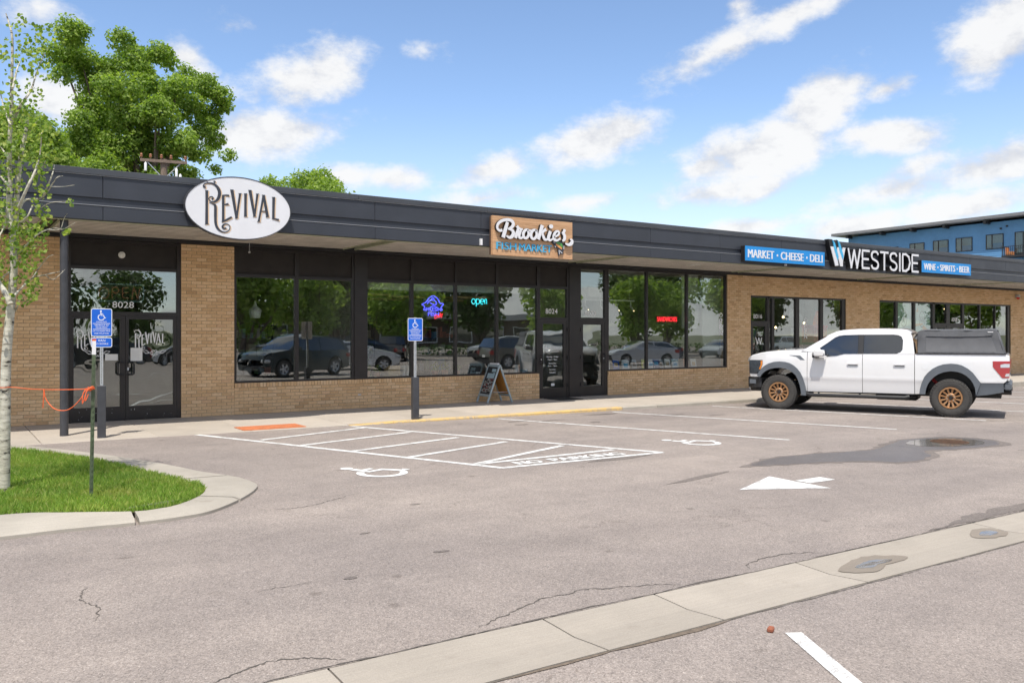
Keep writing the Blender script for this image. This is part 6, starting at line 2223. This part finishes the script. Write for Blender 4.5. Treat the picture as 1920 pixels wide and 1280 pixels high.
def car(label, kind, col, x, y, head, name='parked_car', cat='car'):
    d = CARS[kind]
    c = thing(name, label, cat, (x, y, gz(x)), R(head), group='cars parked on the far side of the lot')
    pmn = 'car_paint_%02d' % int(sum(col) * 97)
    paint_m = bpy.data.materials.get(pmn) or pm(pmn, col, .3, .2, .03, 1, coat=.8)
    W = d['W'] / 2
    ax, r = d['ax'], d['r']
    # lower body: side outline with wheel cut-outs, bulged in plan
    bot = .24
    out = list(d['low'])
    und = []
    for cxw in (-ax, ax):
        und += [(cxw - r * 1.18, bot)] + [(cxw + r * 1.18 * math.cos(R(a)), r + .02 + r * 1.16 * math.sin(R(a))) for a in range(170, 5, -20)] + [(cxw + r * 1.18, bot)]
    outline = out + [(-d['L'] / 2 + .08, bot + .1)] + und + [(d['L'] / 2 - .1, bot + .08)]
    zt = max(z for _, z in d['low'])

    def off(s, z):
        w = W - .05 * (abs(s) / (d['L'] / 2)) ** 4 * 3 - .06 * max(0, (z - .75)) - .06 * max(0, .5 - z)
        return w
    panel('body_side', outline, paint_m, c, off=off, thick=.05, zc=(.45, .6, .75, .9), scu=(-1.9, -1, 0, 1, 1.9))
    pts = d['low']
    mb = MB()
    n = 6
    for s, z in pts:
        for k in range(n + 1):
            u = -1 + 2 * k / n
            mb.v.append((s - (.10 * abs(u) ** 3 if s > 1.5 else (-.08 * abs(u) ** 3 if s < -1.5 else 0)), u * (off(s, z) - .005), z + .03 * (1 - u * u)))
    for i in range(len(pts) - 1):
        for k in range(n):
            a = i * (n + 1) + k
            mb.f.append((a, a + 1, a + n + 2, a + n + 1))
            mb.m.append(0)
    mb.build('body_top', paint_m, c, smooth=40, recalc=False)
    # glasshouse
    rf_ = d['roof']
    z0 = zt - .04
    gl = [(rf_[0][0] + .05, z0)] + rf_ + [(rf_[-1][0] - .02, z0)]
    goff = lambda s, z: W - .07 - (z - z0) * .30
    cxg = sum(p[0] for p in gl) / len(gl)
    win = [(lerp(cxg, s, .90), lerp(z0 + .25, z, .80)) for s, z in gl]
    panel('cabin_side', gl, paint_m, c, holes=[win], off=goff, thick=.04, zc=(z0 + .2, z0 + .4))
    panel('side_glass', win, M['car_glass'], c, off=goff, push=-.015, thick=.01, zc=(z0 + .2, z0 + .4))
    panel('pillar', [(cxg + .04, z0 + .02), (cxg - .04, z0 + .02), (cxg - .06, z0 + .56), (cxg + .02, z0 + .56)], paint_m, c, off=goff, push=-.008, thick=.02)
    mb = MB()
    for s, z in rf_:
        for k in range(n + 1):
            u = -1 + 2 * k / n
            mb.v.append((s, u * (goff(s, z) - .005), z + .03 * (1 - u * u)))
    for i in range(len(rf_) - 1):
        steep = abs(rf_[i + 1][1] - rf_[i][1]) > .09
        for k in range(n):
            a = i * (n + 1) + k
            mb.f.append((a, a + 1, a + n + 2, a + n + 1))
            mb.m.append(1 if steep else 0)
    mb.build('roof', [paint_m, M['car_glass']], c, smooth=40, recalc=False)
    L2 = d['L'] / 2
    MB().box(L2 - .5, L2 - .06, -W + .2, W - .2, .28, .52).box(-L2 + .06, -L2 + .5, -W + .2, W - .2, .28, .55).box(-1.6, 1.6, -W + .12, W - .12, .2, .7).build('underbody', M['trim_dark'], c, bevel=.03)
    for sg in (1, -1):
        MB().box(L2 - .34, L2 - .05, min(sg * (W - .36), sg * (W - .075)), max(sg * (W - .36), sg * (W - .075)), .62, .74).build('headlight', M['lens_clear'], c, bevel=.03)
        MB().box(-L2 + .02, -L2 + .26, min(sg * (W - .30), sg * (W - .065)), max(sg * (W - .30), sg * (W - .065)), .74, .93).build('tail_light', M['lens_red'], c, bevel=.03)
        MB().box(.62, .80, min(sg * W * .95, sg * (W + .12)), max(sg * W * .95, sg * (W + .12)), zt - .02, zt + .13).build('mirror', paint_m, c, bevel=.03)
    MB().box(-L2 - .004, -L2 + .04, -.16, .16, .62, .74).build('number_plate', M['paper'], c)
    if r not in _wheel_me:
        t_ = MB().lathe([(r * .62, .10), (r * .9, .11), (r, .08), (r, -.08), (r * .9, -.11), (r * .62, -.10)], 28)
        rm_ = MB().lathe([(0, .07), (r * .14, .08), (r * .2, .06)], 16)
        rm_.lathe([(r * .55, .085), (r * .63, .1), (r * .63, -.1)], 28)
        for k in range(5):
            xf = Matrix.Rotation(2 * PI * k / 5, 4, 'Z')
            rm_.box(r * .12, r * .58, -.045, .045, .05, .085, 0, xf)
        dk = MB().lathe([(0, .02), (r * .62, .02)], 20)
        _wheel_me[r] = (t_.mesh('tyre', M['tyre'], smooth=40), rm_.mesh('rim', M['lens_clear'], smooth=40), dk.mesh('brake', M['trim_dark']))
    for s in (ax, -ax):
        for sg in (1, -1):
            wh = link('wheel', None, c, (s, sg * (W - .13), r))
            wh.rotation_euler = (R(-90) if sg > 0 else R(90), 0, 0)
            for nm, me in zip(('tyre', 'rim', 'brake'), _wheel_me[r]):
                link(nm, me, wh)
    return c


car('dark green SUV mirrored in the two pane window beside the oval sign', 'suv', (.018, .032, .036), 12.5, -16.6, 158)
car('white hatchback mirrored at the right edge of the two pane window', 'hatch', (.72, .74, .76), 17.2, -21.2, 20)
car('black SUV mirrored small above the dark green one', 'suv', (.012, .013, .016), 20.6, -41.0, 168)
car('grey brown SUV seen from behind, mirrored in the first pane of the fish shop', 'suv', (.12, .105, .095), 25.3, -33.6, -62)
car('bronze grey SUV mirrored in the last pane of the fish shop', 'suv', (.16, .155, .135), 26.2, -19.6, 4)
car('silver hatchback mirrored in the big window left of the brick wall', 'hatch', (.50, .52, .56), 36.0, -20.8, 202)
car('dark blue sedan mirrored behind the silver hatchback', 'sedan', (.03, .04, .07), 41.5, -26.0, 192)
car('white SUV mirrored in the shop bay behind the pickup hood', 'suv', (.70, .73, .72), 66.0, -34.6, 176)
car('silver sedan mirrored in the narrow door left of the pickup', 'sedan', (.42, .45, .48), 52.0, -29.0, 160)
car('dark sedan mirrored in the double doors', 'sedan', (.02, .022, .026), 7.4, -33.0, 175)

car('black sedan mirrored low in the first fish shop pane', 'sedan', (.014, .015, .018), 20.0, -27.5, 165)
car('silver SUV mirrored behind the bronze grey one', 'suv', (.45, .47, .50), 33.5, -33.0, 178)
car('dark red hatchback mirrored in the deli window', 'hatch', (.12, .015, .02), 47.0, -31.5, 15)
car('white sedan mirrored in the right door of the pair', 'sedan', (.70, .71, .72), 13.0, -38.0, 170)

# far shops across the road
fs_ = thing('far_shop', 'low brown shop building with pale roof edge, mirrored in the fish shop windows', 'building', (52, -84, -.1))
B(-22, 24, -12, 0, 0, 3.9).build('wall', pm('brown_render', (.13, .095, .07), .9), fs_)
B(-23, 25, -13, 1.6, 3.9, 4.7).build('roof', pm('pale_roof_edge', (.45, .45, .45), .7), fs_)
for k in range(8):
    x = -20 + k * 5.3
    w = MB().box(x, x + 3.4, .002, .08, .5, 2.9).build('window', M['white'], fs_)
    MB().box(x + .12, x + 3.28, .081, .09, .62, 2.78).build('pane', M['car_glass'], w)
ys_ = thing('far_sign', 'yellow box sign on the far roof, mirrored in the first fish shop pane', 'sign', (38.5, -81.9, 4.65))
B(-2.9, 2.9, -.4, .4, 0, 2.1).build('box', pm('mustard_sign', (.50, .36, .05), .5), ys_)
mb = MB()
put_text(mb, 'Vintage', 2.4, -2.4, .5, 1.6, lambda u, v, h: (u, .401 + h, v), depth=.02)
mb.build('lettering', M['ink'], ys_)

# hedges, trees, lamp poles over there
TPOS = [(3, -46, 3.4, 'round leafy tree mirrored over the double doors, left', 0), (11.5, -50, 3.0, 'dark tree mirrored over the double doors, right', 1), (17, -39, 3.6, 'bright green tree mirrored left in the two pane window', 0),
        (22.5, -43, 3.3, 'bright green tree mirrored in the middle of the two pane window', 0), (30, -55, 4.2, 'dark tree mirrored at the right of the two pane window', 1), (-5, -52, 3.6, 'dark tree mirrored far left in the door transom', 1),
        (39, -62, 4.0, 'dark tree mirrored behind the far shop roof', 1), (52, -100, 6.2, 'tall tree mirrored behind the far shop, middle', 1), (66, -98, 6.0, 'tall tree mirrored behind the far shop, right', 1),
        (40.5, -36, 3.0, 'leafy tree mirrored in the transom of the middle door', 0), (48, -34, 3.2, 'leafy tree mirrored in the middle of the big window', 0), (60, -48, 4.2, 'tall dark tree mirrored right in the big window', 1),
        (76, -46, 4.6, 'tree mirrored in the shop bay behind the pickup hood', 1), (96, -44, 4.4, 'bright tree mirrored above the pickup bed', 0), (112, -40, 4.6, 'bright tree mirrored in the last pane at right', 0), (23, -66, 5.0, 'tall dark tree standing far back, mirrored between brighter trees', 1), (8, -70, 5.5, 'tall dark tree far back, mirrored in the door transom', 1),
        (35, -50, 3.6, 'leafy tree mirrored at the left of the deli window', 0), (44, -52, 4.2, 'dark tree mirrored between two bright ones in the deli window', 1), (55, -38, 3.4, 'bright tree mirrored right of the deli mullion', 0), (66, -40, 4.0, 'bright tree mirrored beside the vertical lettering', 0),
        (72, -56, 5.0, 'tall dark tree mirrored at the right edge of the deli window', 1), (84, -38, 4.0, 'tree mirrored above the pickup roof', 0), (90, -56, 5.0, 'dark tree mirrored above the pickup cab', 1), (104, -52, 5.2, 'dark tree mirrored above the pickup bed', 1), (122, -50, 5.2, 'dark tree mirrored at the far right pane', 1), (27, -37, 2.6, 'small bright tree mirrored right in the two pane window', 0), (-1, -60, 4.6, 'dark tree mirrored at the left door glass', 1)]
protos = {}
for i, (x, y, rr, lab, dk) in enumerate(TPOS):
    key = (dk, i % 2)
    rg = random.Random(100 + i)
    if key not in protos:
        bl = []
        for k in range(13):
            a = rg.uniform(0, 2 * PI)
            q = rg.uniform(.1, .62)
            bl.append((math.cos(a) * q, math.sin(a) * q, rg.uniform(.75, 1.95), rg.uniform(.3, .5), rg.uniform(.3, .5), rg.uniform(.28, .44)))
        t_ = tree('tree', lab, (x, y, -.1), 1.3, bl, 3200, .11, M['leaf_dark'] if dk else M['leaf_cotton'], 60 + i, .07, 6, group='trees on the far side of the lot')
        t_.scale = (rr, rr, rr)
        protos[key] = t_
    else:
        src = protos[key]
        t_ = src.copy()
        COL.objects.link(t_)
        t_['label'] = lab
        t_.location = (x, y, -.1)
        t_.rotation_euler = (0, 0, rg.uniform(0, 6))
        t_.scale = (rr, rr, rr * rg.uniform(.9, 1.15))
        for ch in src.children:
            c_ = ch.copy()
            COL.objects.link(c_)
            c_.parent = t_
mb = MB()
rg = random.Random(9)
bl = [(30 + k * 1.6 + rg.uniform(-.3, .3), -46 + rg.uniform(-.4, .4), .35, 1.1, .7, .5) for k in range(26)] + [(-8 + k * 1.7, -58 + rg.uniform(-.6, .6), .9, 1.4, 1.0, 1.2) for k in range(22)]
leaf_cloud(mb, rg, bl, 9000, .22)
hd = mb.build('hedge', M['leaf_dark'], None, recalc=False)
tag(hd, 'low green planting strip across the lot, mirrored in the windows', 'hedge', kind='stuff')
B(-15, 110, -46.8, -45.2, -.25, -.02).build('verge', M['kerb'], lot)

# ------------------------------------------------------------------ things inside the windows
def neon(mb, pts, r=.012, y=.2, k=4, closed=False):
    P = [(p[0], y, p[1]) for p in pts]
    if len(P) > 2:
        P = smooth_path(P, k)
    mb.tube(P, r, 6)


def glow(name, col, s):
    return pm(name, col, .4, 0, .0, 1, emis=s)


M['neon_blue'] = glow('blue_neon', (.10, .10, 1.0), 1.6)
M['neon_red'] = glow('red_neon', (1.0, .02, .05), 1.1)
M['neon_cyan'] = glow('cyan_neon', (.05, .75, .85), 1.3)
M['bulb'] = glow('warm_bulb', (1.0, .72, .36), 7.0)
M['tube_off'] = pm('unlit_glass_tube', (.30, .46, .48), .25, 0, .1, 5)
M['tube_off2'] = pm('unlit_orange_tube', (.45, .20, .12), .25, 0, .1, 5)

nb_ = thing('neon_sign', 'lit blue neon fish sign with a red word hanging in the fish shop window', 'neon sign', (10.04, .2, 2.44))
mb = MB()
neon(mb, [(-.30, .06), (-.18, .12), (-.10, .22), (.02, .27), (.14, .20), (.20, .10), (.30, .08), (.24, .0), (.26, -.08), (.16, -.04)], y=0)
neon(mb, [(-.30, .06), (-.22, .0), (-.24, -.08), (-.12, -.05), (.0, .02), (.10, .0), (.16, -.04)], y=.01)
neon(mb, [(-.14, .08), (-.06, .16), (.06, .16), (.12, .08), (.04, .06), (-.06, .10)], y=.02)
neon(mb, [(-.02, .18), (.0, .22), (.05, .2)], y=.02)
for i, (wd_, a, b, c, d) in enumerate((('FRESH', -.2, .22, -.10, -.02), ('FISH', -.14, .16, -.22, -.13))):
    put_text(mb, wd_, a, b, c, d, wallfn(-.01), depth=.014)
mb.build('blue_tubes', M['neon_blue'], nb_)
mb = MB()
put_text(mb, 'Daily', .04, .27, -.33, -.20, lambda u, v, h: (u, -.015 - h, v + (u - .04) * .35), depth=.016)
mb.build('red_word', M['neon_red'], nb_)
B(-.26, .26, .03, .04, -.25, .2).build('backing', pm('dark_neon_backing', (.02, .02, .03), .5), nb_)
no = thing('neon_sign', 'lit turquoise neon word in the third pane of the fish shop', 'neon sign', (11.38, .2, 2.60))
mb = MB()
r_ = .055
circ = lambda cx_, cz_, a0, a1, rx=r_, rz=r_ * 1.15: [(cx_ + rx * math.cos(R(a)), cz_ + rz * math.sin(R(a))) for a in range(a0, a1, 20)]
neon(mb, circ(-.17, 0, 0, 381), .01, 0)
neon(mb, [(-.09, .07), (-.09, -.13)], .01, 0)
neon(mb, circ(-.04, 0, -160, 181), .01, .004)
neon(mb, [(.04, .0)] + circ(.085, 0, 0, 320), .01, 0)
neon(mb, [(.165, -.06), (.165, .06)], .01, 0)
neon(mb, [(.165, .03), (.19, .065), (.22, .05), (.225, -.06)], .01, .003)
mb.build('tubes', M['neon_cyan'], no)
ns = thing('neon_sign', 'lit red letters in the middle pane of the big window', 'neon sign', (17.98, .25, 2.215))
mb = MB()
put_text(mb, 'SANDWICHES', -.40, .40, -.07, .07, wallfn(0), depth=.02)
mb.build('letters', M['neon_red'], ns)
B(-.43, .43, .002, .02, -.09, .09).build('backing', pm('red_letter_backing', (.10, .006, .01), .5), ns)
nu = thing('neon_sign', 'unlit neon open sign hanging behind the glass above the double doors', 'neon sign', (2.98, .22, 2.60))
mb = MB()
rr_ = [(-.40, -.17), (.40, -.17), (.44, -.13), (.44, .13), (.40, .17), (-.40, .17), (-.44, .13), (-.44, -.13), (-.40, -.17)]
for a, b in zip(rr_, rr_[1:]):
    neon(mb, [a, b], .011, 0)
mb.build('border_tube', M['tube_off'], nu)
mb = MB()
neon(mb, circ(-.29, -.01, 0, 381, .09, .11), .012, 0)
neon(mb, [(-.14, -.11), (-.14, .11)], .012, 0)
neon(mb, circ(-.08, .05, -160, 161, .06, .06), .012, .003)
for z in (-.1, 0, .1):
    neon(mb, [(.05, z), (.16, z)], .012, 0)
neon(mb, [(.05, -.1), (.05, .1)], .012, .003)
for a, b in (((.22, -.12), (.26, .12)), ((.26, .12), (.33, -.12)), ((.33, -.12), (.38, .12))):
    neon(mb, [a, b], .012, 0)
mb.build('letter_tubes', M['tube_off2'], nu)

# pendant lamp in the first shop
pl_ = thing('pendant_lamp', 'white teardrop pendant lamp behind the two pane window', 'lamp', (5.92, 1.0, 2.24))
MB().lathe([(.0, .30), (.012, .29), (.03, .22), (.06, .15), (.13, .10), (.14, .06), (.11, -.10), (.0, -.11)], 20).build('shade', M['white'], pl_, smooth=60)
MB().tube([(0, 0, .28), (0, 0, 1.42)], .004, 6).build('cord', M['trim_dark'], pl_)

# things on the fish shop ledge
LZ = .725


def pot(x, y, s, lab, green=True, seed=1):
    p = thing('potted_plant', lab, 'plant', (x, y, LZ), group='plants on the fish shop window ledge')
    MB().lathe([(0, 0), (s * .55, 0), (s * .8, s * 1.15), (s * .9, s * 1.15), (s * .9, s * 1.4), (s * .75, s * 1.4), (s * .7, s * 1.2), (0, s * 1.2)], 16).build('pot', M['terracotta'], p, smooth=40)
    mb = MB()
    leaf_cloud(mb, random.Random(seed), [(0, 0, s * 2.2, s * 1.1, s * 1.0, s * 1.1)], 90, s * .55)
    mb.build('leaves', M['leaf_aspen'], p, recalc=False)


pot(8.36, .40, .12, 'terracotta pot with tall plant at the left end of the ledge', seed=1)
pot(8.62, .36, .10, 'second terracotta pot from the left on the ledge', seed=2)
pot(10.2, .38, .10, 'terracotta pot right of the sign post on the ledge', seed=3)
pot(10.47, .36, .11, 'terracotta pot nearest the second mullion on the ledge', seed=4)
pot(10.85, .40, .09, 'small pot left of the dark box on the ledge', seed=5)
tp_ = thing('potted_plant', 'tall dark leafy plant in the corner of the fish shop window', 'plant', (8.42, .95, SWZ))
MB().lathe([(0, 0), (.16, 0), (.2, .35), (.18, .36), (0, .34)], 16).build('pot', M['int_dark'], tp_)
mb = MB()
leaf_cloud(mb, random.Random(8), [(0, 0, .8, .3, .3, .45), (.05, 0, 1.3, .26, .26, .35)], 350, .13)
mb.build('leaves', M['leaf_dark'], tp_, recalc=False)
cr = thing('wooden_crate', 'pale wooden crate on the fish shop ledge', 'crate', (9.02, .38, LZ))
for k in range(4):
    B(-.16, .16, -.14, -.12, .01 + k * .075, .07 + k * .075).build('slat', M['crate'], cr)
B(-.155, .155, -.119, .14, 0, .28).build('box', M['crate'], cr)
rk = thing('magazine_rack', 'row of white and dark magazines standing on the fish shop ledge', 'magazines', (9.22, .36, LZ))
for k in range(7):
    xf = Matrix.Translation((.035 + k * .052, 0, 0)) @ Matrix.Rotation(R(6), 4, 'Y')
    MB().box(0, .034, -.12, .12, 0, .30, 0, xf).build('magazine', M['paper'] if k % 2 == 0 else pm('teal_spine%d' % k, (.16, .24, .25), .6), rk)
bx_ = thing('black_box', 'black speaker box on the fish shop ledge beside the sandwich board', 'box', (11.28, .38, LZ))
B(-.2, .2, -.15, .15, 0, .30).build('cabinet', M['int_dark'], bx_, bevel=.03)
B(.02, .14, -.153, -.15, .04, .09).build('badge', M['paper'], bx_)
kt = thing('white_jug', 'white enamel jug on the ledge at the right end of the fish shop window', 'jug', (12.62, .34, LZ))
MB().lathe([(0, 0), (.07, 0), (.08, .10), (.06, .2), (.07, .24), (.06, .24), (.05, .2), (0, .19)], 16).build('body', M['white'], kt, smooth=50)
for k, (x, w, h, c) in enumerate(((11.95, .14, .10, (.45, .33, .22)), (12.2, .2, .09, (.55, .50, .42)), (12.42, .1, .14, (.35, .25, .18)), (12.85, .16, .12, (.30, .42, .48)))):
    o = B(-w / 2, w / 2, -.1, .1, 0, h).build('goods_box', pm('goods_%d' % k, c, .7), None, bevel=.008)
    o.location = (x, .36, LZ + .001)
    tag(o, ['low tan box at the left end of the right ledge pane', 'wide cream box on the ledge in the last fish shop pane', 'small brown box beside the white jug', 'blue grey box in the right corner of the fish shop ledge'][k], 'box')
# hanging wood ceiling boards in the fish shop
for k, (x, y) in enumerate(((8.9, 1.6), (10.3, 2.4), (10.6, 4.2), (11.9, 1.8), (12.4, 3.9), (9.2, 4.6))):
    o = B(-.55, .55, -.28, .28, 0, .05).build('ceiling_baffle', M['crate'], bld)
    o.location = (x, y, 2.74)
# shelving deep inside
for k, (x, y, w, h, lab) in enumerate(((6.4, 4.5, 2.0, 2.0, 'dark shelf unit deep inside the first shop'), (9.6, 5.2, 2.2, 2.0, 'dark shelf unit at the back left of the fish shop'), (12.2, 4.4, 1.6, 2.1, 'dark shelf unit at the back right of the fish shop'), (16.6, 5.0, 2.4, 2.0, 'dark shelf unit deep inside the deli'), (24.2, 3.0, 2.6, 1.9, 'dark shelf unit behind the bay next to the pickup'), (35.0, 3.6, 3.2, 1.9, 'dark shelf unit at the far right shop'))):
    s = thing('shelf_unit', lab, 'shelf', (x, y, SWZ + .005), group='shelf units inside the shops')
    B(-w / 2, w / 2, .2, .24, 0, h).build('back_panel', M['int_dark'], s)
    for sg in (-1, 1):
        B(sg * w / 2 - .02, sg * w / 2 + .02, -.2, .199, 0, h).build('upright', M['int_dark'], s)
    for q in range(4):
        B(-w / 2 + .021, w / 2 - .021, -.2, .199, .12 + q * .48, .15 + q * .48).build('shelf', M['int_dark'], s)
    rg = random.Random(k)
    for q in range(4):
        x0 = -w / 2 + .06
        while x0 < w / 2 - .15:
            ww = rg.uniform(.07, .2)
            hh = rg.uniform(.12, .34)
            ci = rg.randrange(5)
            nm = 'goods_col%d' % ci
            mt_ = bpy.data.materials.get(nm) or pm(nm, [(.5, .12, .08), (.15, .3, .42), (.6, .55, .4), (.12, .25, .1), (.6, .6, .6)][ci], .6)
            B(x0, x0 + ww, -.15, .1, .1505 + q * .48, .1505 + q * .48 + hh).build('goods', mt_, s)
            x0 += ww + rg.uniform(.02, .12)
# duct and track lights in the deli
M['duct'] = pm('galvanised_duct', (.42, .44, .42), .45, .4, .1, 4)
du = thing('ventilation_duct', 'round grey ventilation duct under the deli ceiling', 'duct', (14.6, 2.2, 3.05))
MB().tube([(0, 0, 0), (2.6, 0, 0)], .24, 20).build('pipe', M['duct'], du, smooth=50)
B(1.75, 2.25, -.27, -.15, -.14, .14).build('grille', M['white'], du)
tl_ = thing('track_light', 'white track with small spot lamps in the deli window', 'lamp', (15.0, 1.6, 2.78))
B(0, 2.9, -.02, .02, 0, .035).build('track', M['white'], tl_)
for k in range(5):
    x = .35 + k * .6
    MB().tube([(x, 0, 0), (x, 0, -.16), (x + .05, -.08, -.28)], [.012, .02, .035], 8).build('spot', M['white'], tl_)
    MB().lathe([(0, -.012), (.012, 0), (0, .012)], 8, Matrix.Translation((x + .055, -.09, -.295))).build('bulb', M['bulb'], tl_)
for x in (.2, 1.5, 2.7):
    MB().tube([(x, 0, .035), (x, 0, .87)], .004, 5).build('hanger', M['white'], tl_)
# books propped along the deli sill
cols = [(.70, .72, .70), (.02, .12, .50), (.62, .66, .66), (.35, .38, .40), (.72, .70, .10), (.66, .68, .70), (.30, .33, .36), (.72, .74, .70), (.45, .62, .66), (.62, .28, .16), (.60, .60, .58), (.05, .12, .35)]
xs_ = [15.72, 16.06, 16.42, 16.75, 17.16, 17.42, 17.82, 18.08, 18.4, 18.86, 19.18, 17.62]
BL = ['white', 'royal blue', 'pale grey', 'grey', 'yellow', 'white', 'dark grey', 'cream', 'light blue', 'terracotta', 'off white', 'navy']
BP = ['first from the door', 'second from the door', 'third from the door', 'left of the first mullion', 'just right of the first mullion', 'in the middle pane', 'in the middle pane', 'near the right of the middle pane', 'left of the second mullion', 'in the right pane', 'last in the right pane', 'behind the middle pane']
for i, (x, c) in enumerate(zip(xs_, cols)):
    b_ = thing('book', '%s book propped on the deli window ledge, %s' % (BL[i], BP[i]), 'book', (x, .30, LZ), group='books propped along the deli window')
    xf = Matrix.Rotation(R(-14), 4, 'X') @ Matrix.Rotation(R(4), 4, 'Y')
    w_ = .19 + .04 * (i % 3)
    MB().box(-w_ / 2, w_ / 2, 0, .022, .004, .31, 0, xf).build('cover', pm('book_%d' % i, c, .55), b_)
    MB().box(-w_ * .3, w_ * .3, -.002, -.0004, .09 + .03 * (i % 2), .2 + .03 * (i % 2), 0, xf).build('cover_print', M['crate'] if i % 3 == 1 else (M['int_dark'] if i % 3 == 0 else M['sky_blue']), b_)
    MB().box(-w_ / 2 - .02, w_ / 2 + .02, -.06, .09, -.0005, .0035).build('stand', M['paper'], b_)
# red baskets, cone and banner in the bay next to the pickup
M['basket'] = pm('red_basket_plastic', (.62, .03, .06), .45, 0, .12, 5)
for (x, y, z, lab) in ((25.62, .75, 1.48, 'stack of red shopping baskets behind the pickup windshield'), (28.85, .75, 1.30, 'red shopping basket at the left of the right hand bay')):
    bk_ = thing('shopping_basket', lab, 'basket', (x, y, SWZ))
    B(-.36, .36, -.22, .22, 0, z - SWZ - .005).build('stand', M['int_dark'], bk_)
    for k in range(9):
        xx = -.36 + k * .085
        B(xx, xx + .04, -.26, .26, z - SWZ, z - SWZ + .52).build('slat', M['basket'], bk_)
    B(-.38, .38, -.28, .28, z - SWZ + .521, z - SWZ + .60).build('rim', M['basket'], bk_, bevel=.01)
    for k in range(3):
        B(-.37, .375, -.24, .24, z - SWZ + .03 + k * .17, z - SWZ + .08 + k * .17).build('band', M['basket'], bk_)
cn = thing('orange_bottle', 'orange cone shaped bottle standing on the red baskets', 'bottle', (25.72, .72, 2.085))
MB().lathe([(0, 0), (.14, 0), (.12, .2), (.05, .42), (.04, .5), (0, .5)], 14).build('body', pm('orange_plastic', (.80, .14, .02), .4), cn, smooth=50)
sh_ = thing('hanging_shirt', 'pale grey shirt hanging in the bay next to the pickup', 'shirt', (24.42, .7, 2.05))
mb = MB().prism([(-.14, 0), (.14, 0), (.15, .30), (.36, .16), (.42, .30), (.12, .56), (-.12, .56), (-.42, .30), (-.36, .16), (-.15, .30)], 0, .06, lf)
mb.build('cloth', pm('pale_grey_cloth', (.40, .40, .40), .9), sh_)
B(-.18, .18, -.02, .0, -.36, -.06).build('tag_card', pm('grey_card', (.35, .35, .36), .8), sh_)
MB().tube([(0, -.03, .55), (0, -.03, .9)], .006, 6).build('hanger', M['galv'], sh_)
# poster panels
for i, (a, b, lab) in enumerate(((29.6, 30.57, 'pale green poster with an oval emblem, left of the pair'), (30.75, 31.87, 'pale green poster with emblem and orange marks, right of the pair'))):
    po_ = thing('window_poster', lab, 'poster', ((a + b) / 2, .12, 2.0))
    w_ = (b - a) / 2
    B(-w_, w_, -.004, .004, -1.2, .93).build('sheet', pm('pale_green_poster_%d' % i, (.55, .72, .67), .7, 0, .12, 1.5), po_)
    mb = MB()
    e_ = [(.20 * math.cos(2 * PI * k / 24), .34 + .30 * math.sin(2 * PI * k / 24)) for k in range(25)]
    mb.ribbon(e_, .022, .004, .006, lf)
    put_text(mb, 'W', -.15, .15, .18, .44, lf, depth=.0075)
    put_text(mb, 'NOW', -w_ * .8, w_ * .8, -.55, -.30, lf, depth=.0075)
    mb.build('print', M['ink'], po_)
    if i:
        mb = MB().prism([(-.5, .05), (.05, .12), (.08, .18), (-.48, .16)], .004, .0062, lf).prism([(-.4, .62), (-.25, .62), (-.3, .78)], .004, .0062, lf).prism([(-.02, -.02), (.35, -.12), (.4, -.05), (.1, .1)], .004, .0064, lf)
        mb.build('orange_marks', pm('orange_print', (.70, .36, .12), .7), po_)
# warm bulbs
BULB = ['warm bulb above the narrow door left of the pickup', 'warm bulb in the upper left of the first wide pane left of the pickup roof', 'warm bulb low in the first wide pane left of the pickup roof', 'warm bulb beside the hanging shirt, left', 'warm bulb beside the hanging shirt, right',
        'warm bulb below the hanging shirt', 'warm bulb left of the red baskets', 'warm bulb in the dark pane left of the posters', 'bright warm bulb right of the far double doors']
for k, (x, z, y) in enumerate(((21.8, 2.47, 1.0), (22.75, 2.33, 1.4), (23.1, 1.98, 1.6), (24.5, 2.36, 1.2), (24.9, 2.32, 1.3), (24.72, 2.0, 1.7), (25.25, 2.15, .9), (29.2, 2.75, 1.2), (34.5, 2.8, 1.0))):
    l_ = thing('hanging_bulb', BULB[k], 'lamp', (x, y, z), group='warm bulbs inside the right hand shops')
    MB().lathe([(0, -.035), (.03, -.02), (.035, 0), (.02, .035), (0, .05)], 12).build('glass', M['bulb'], l_, smooth=60)
    MB().tube([(0, 0, .045), (0, 0, 3.655 - z)], .005, 5).build('cord', M['trim_dark'], l_)
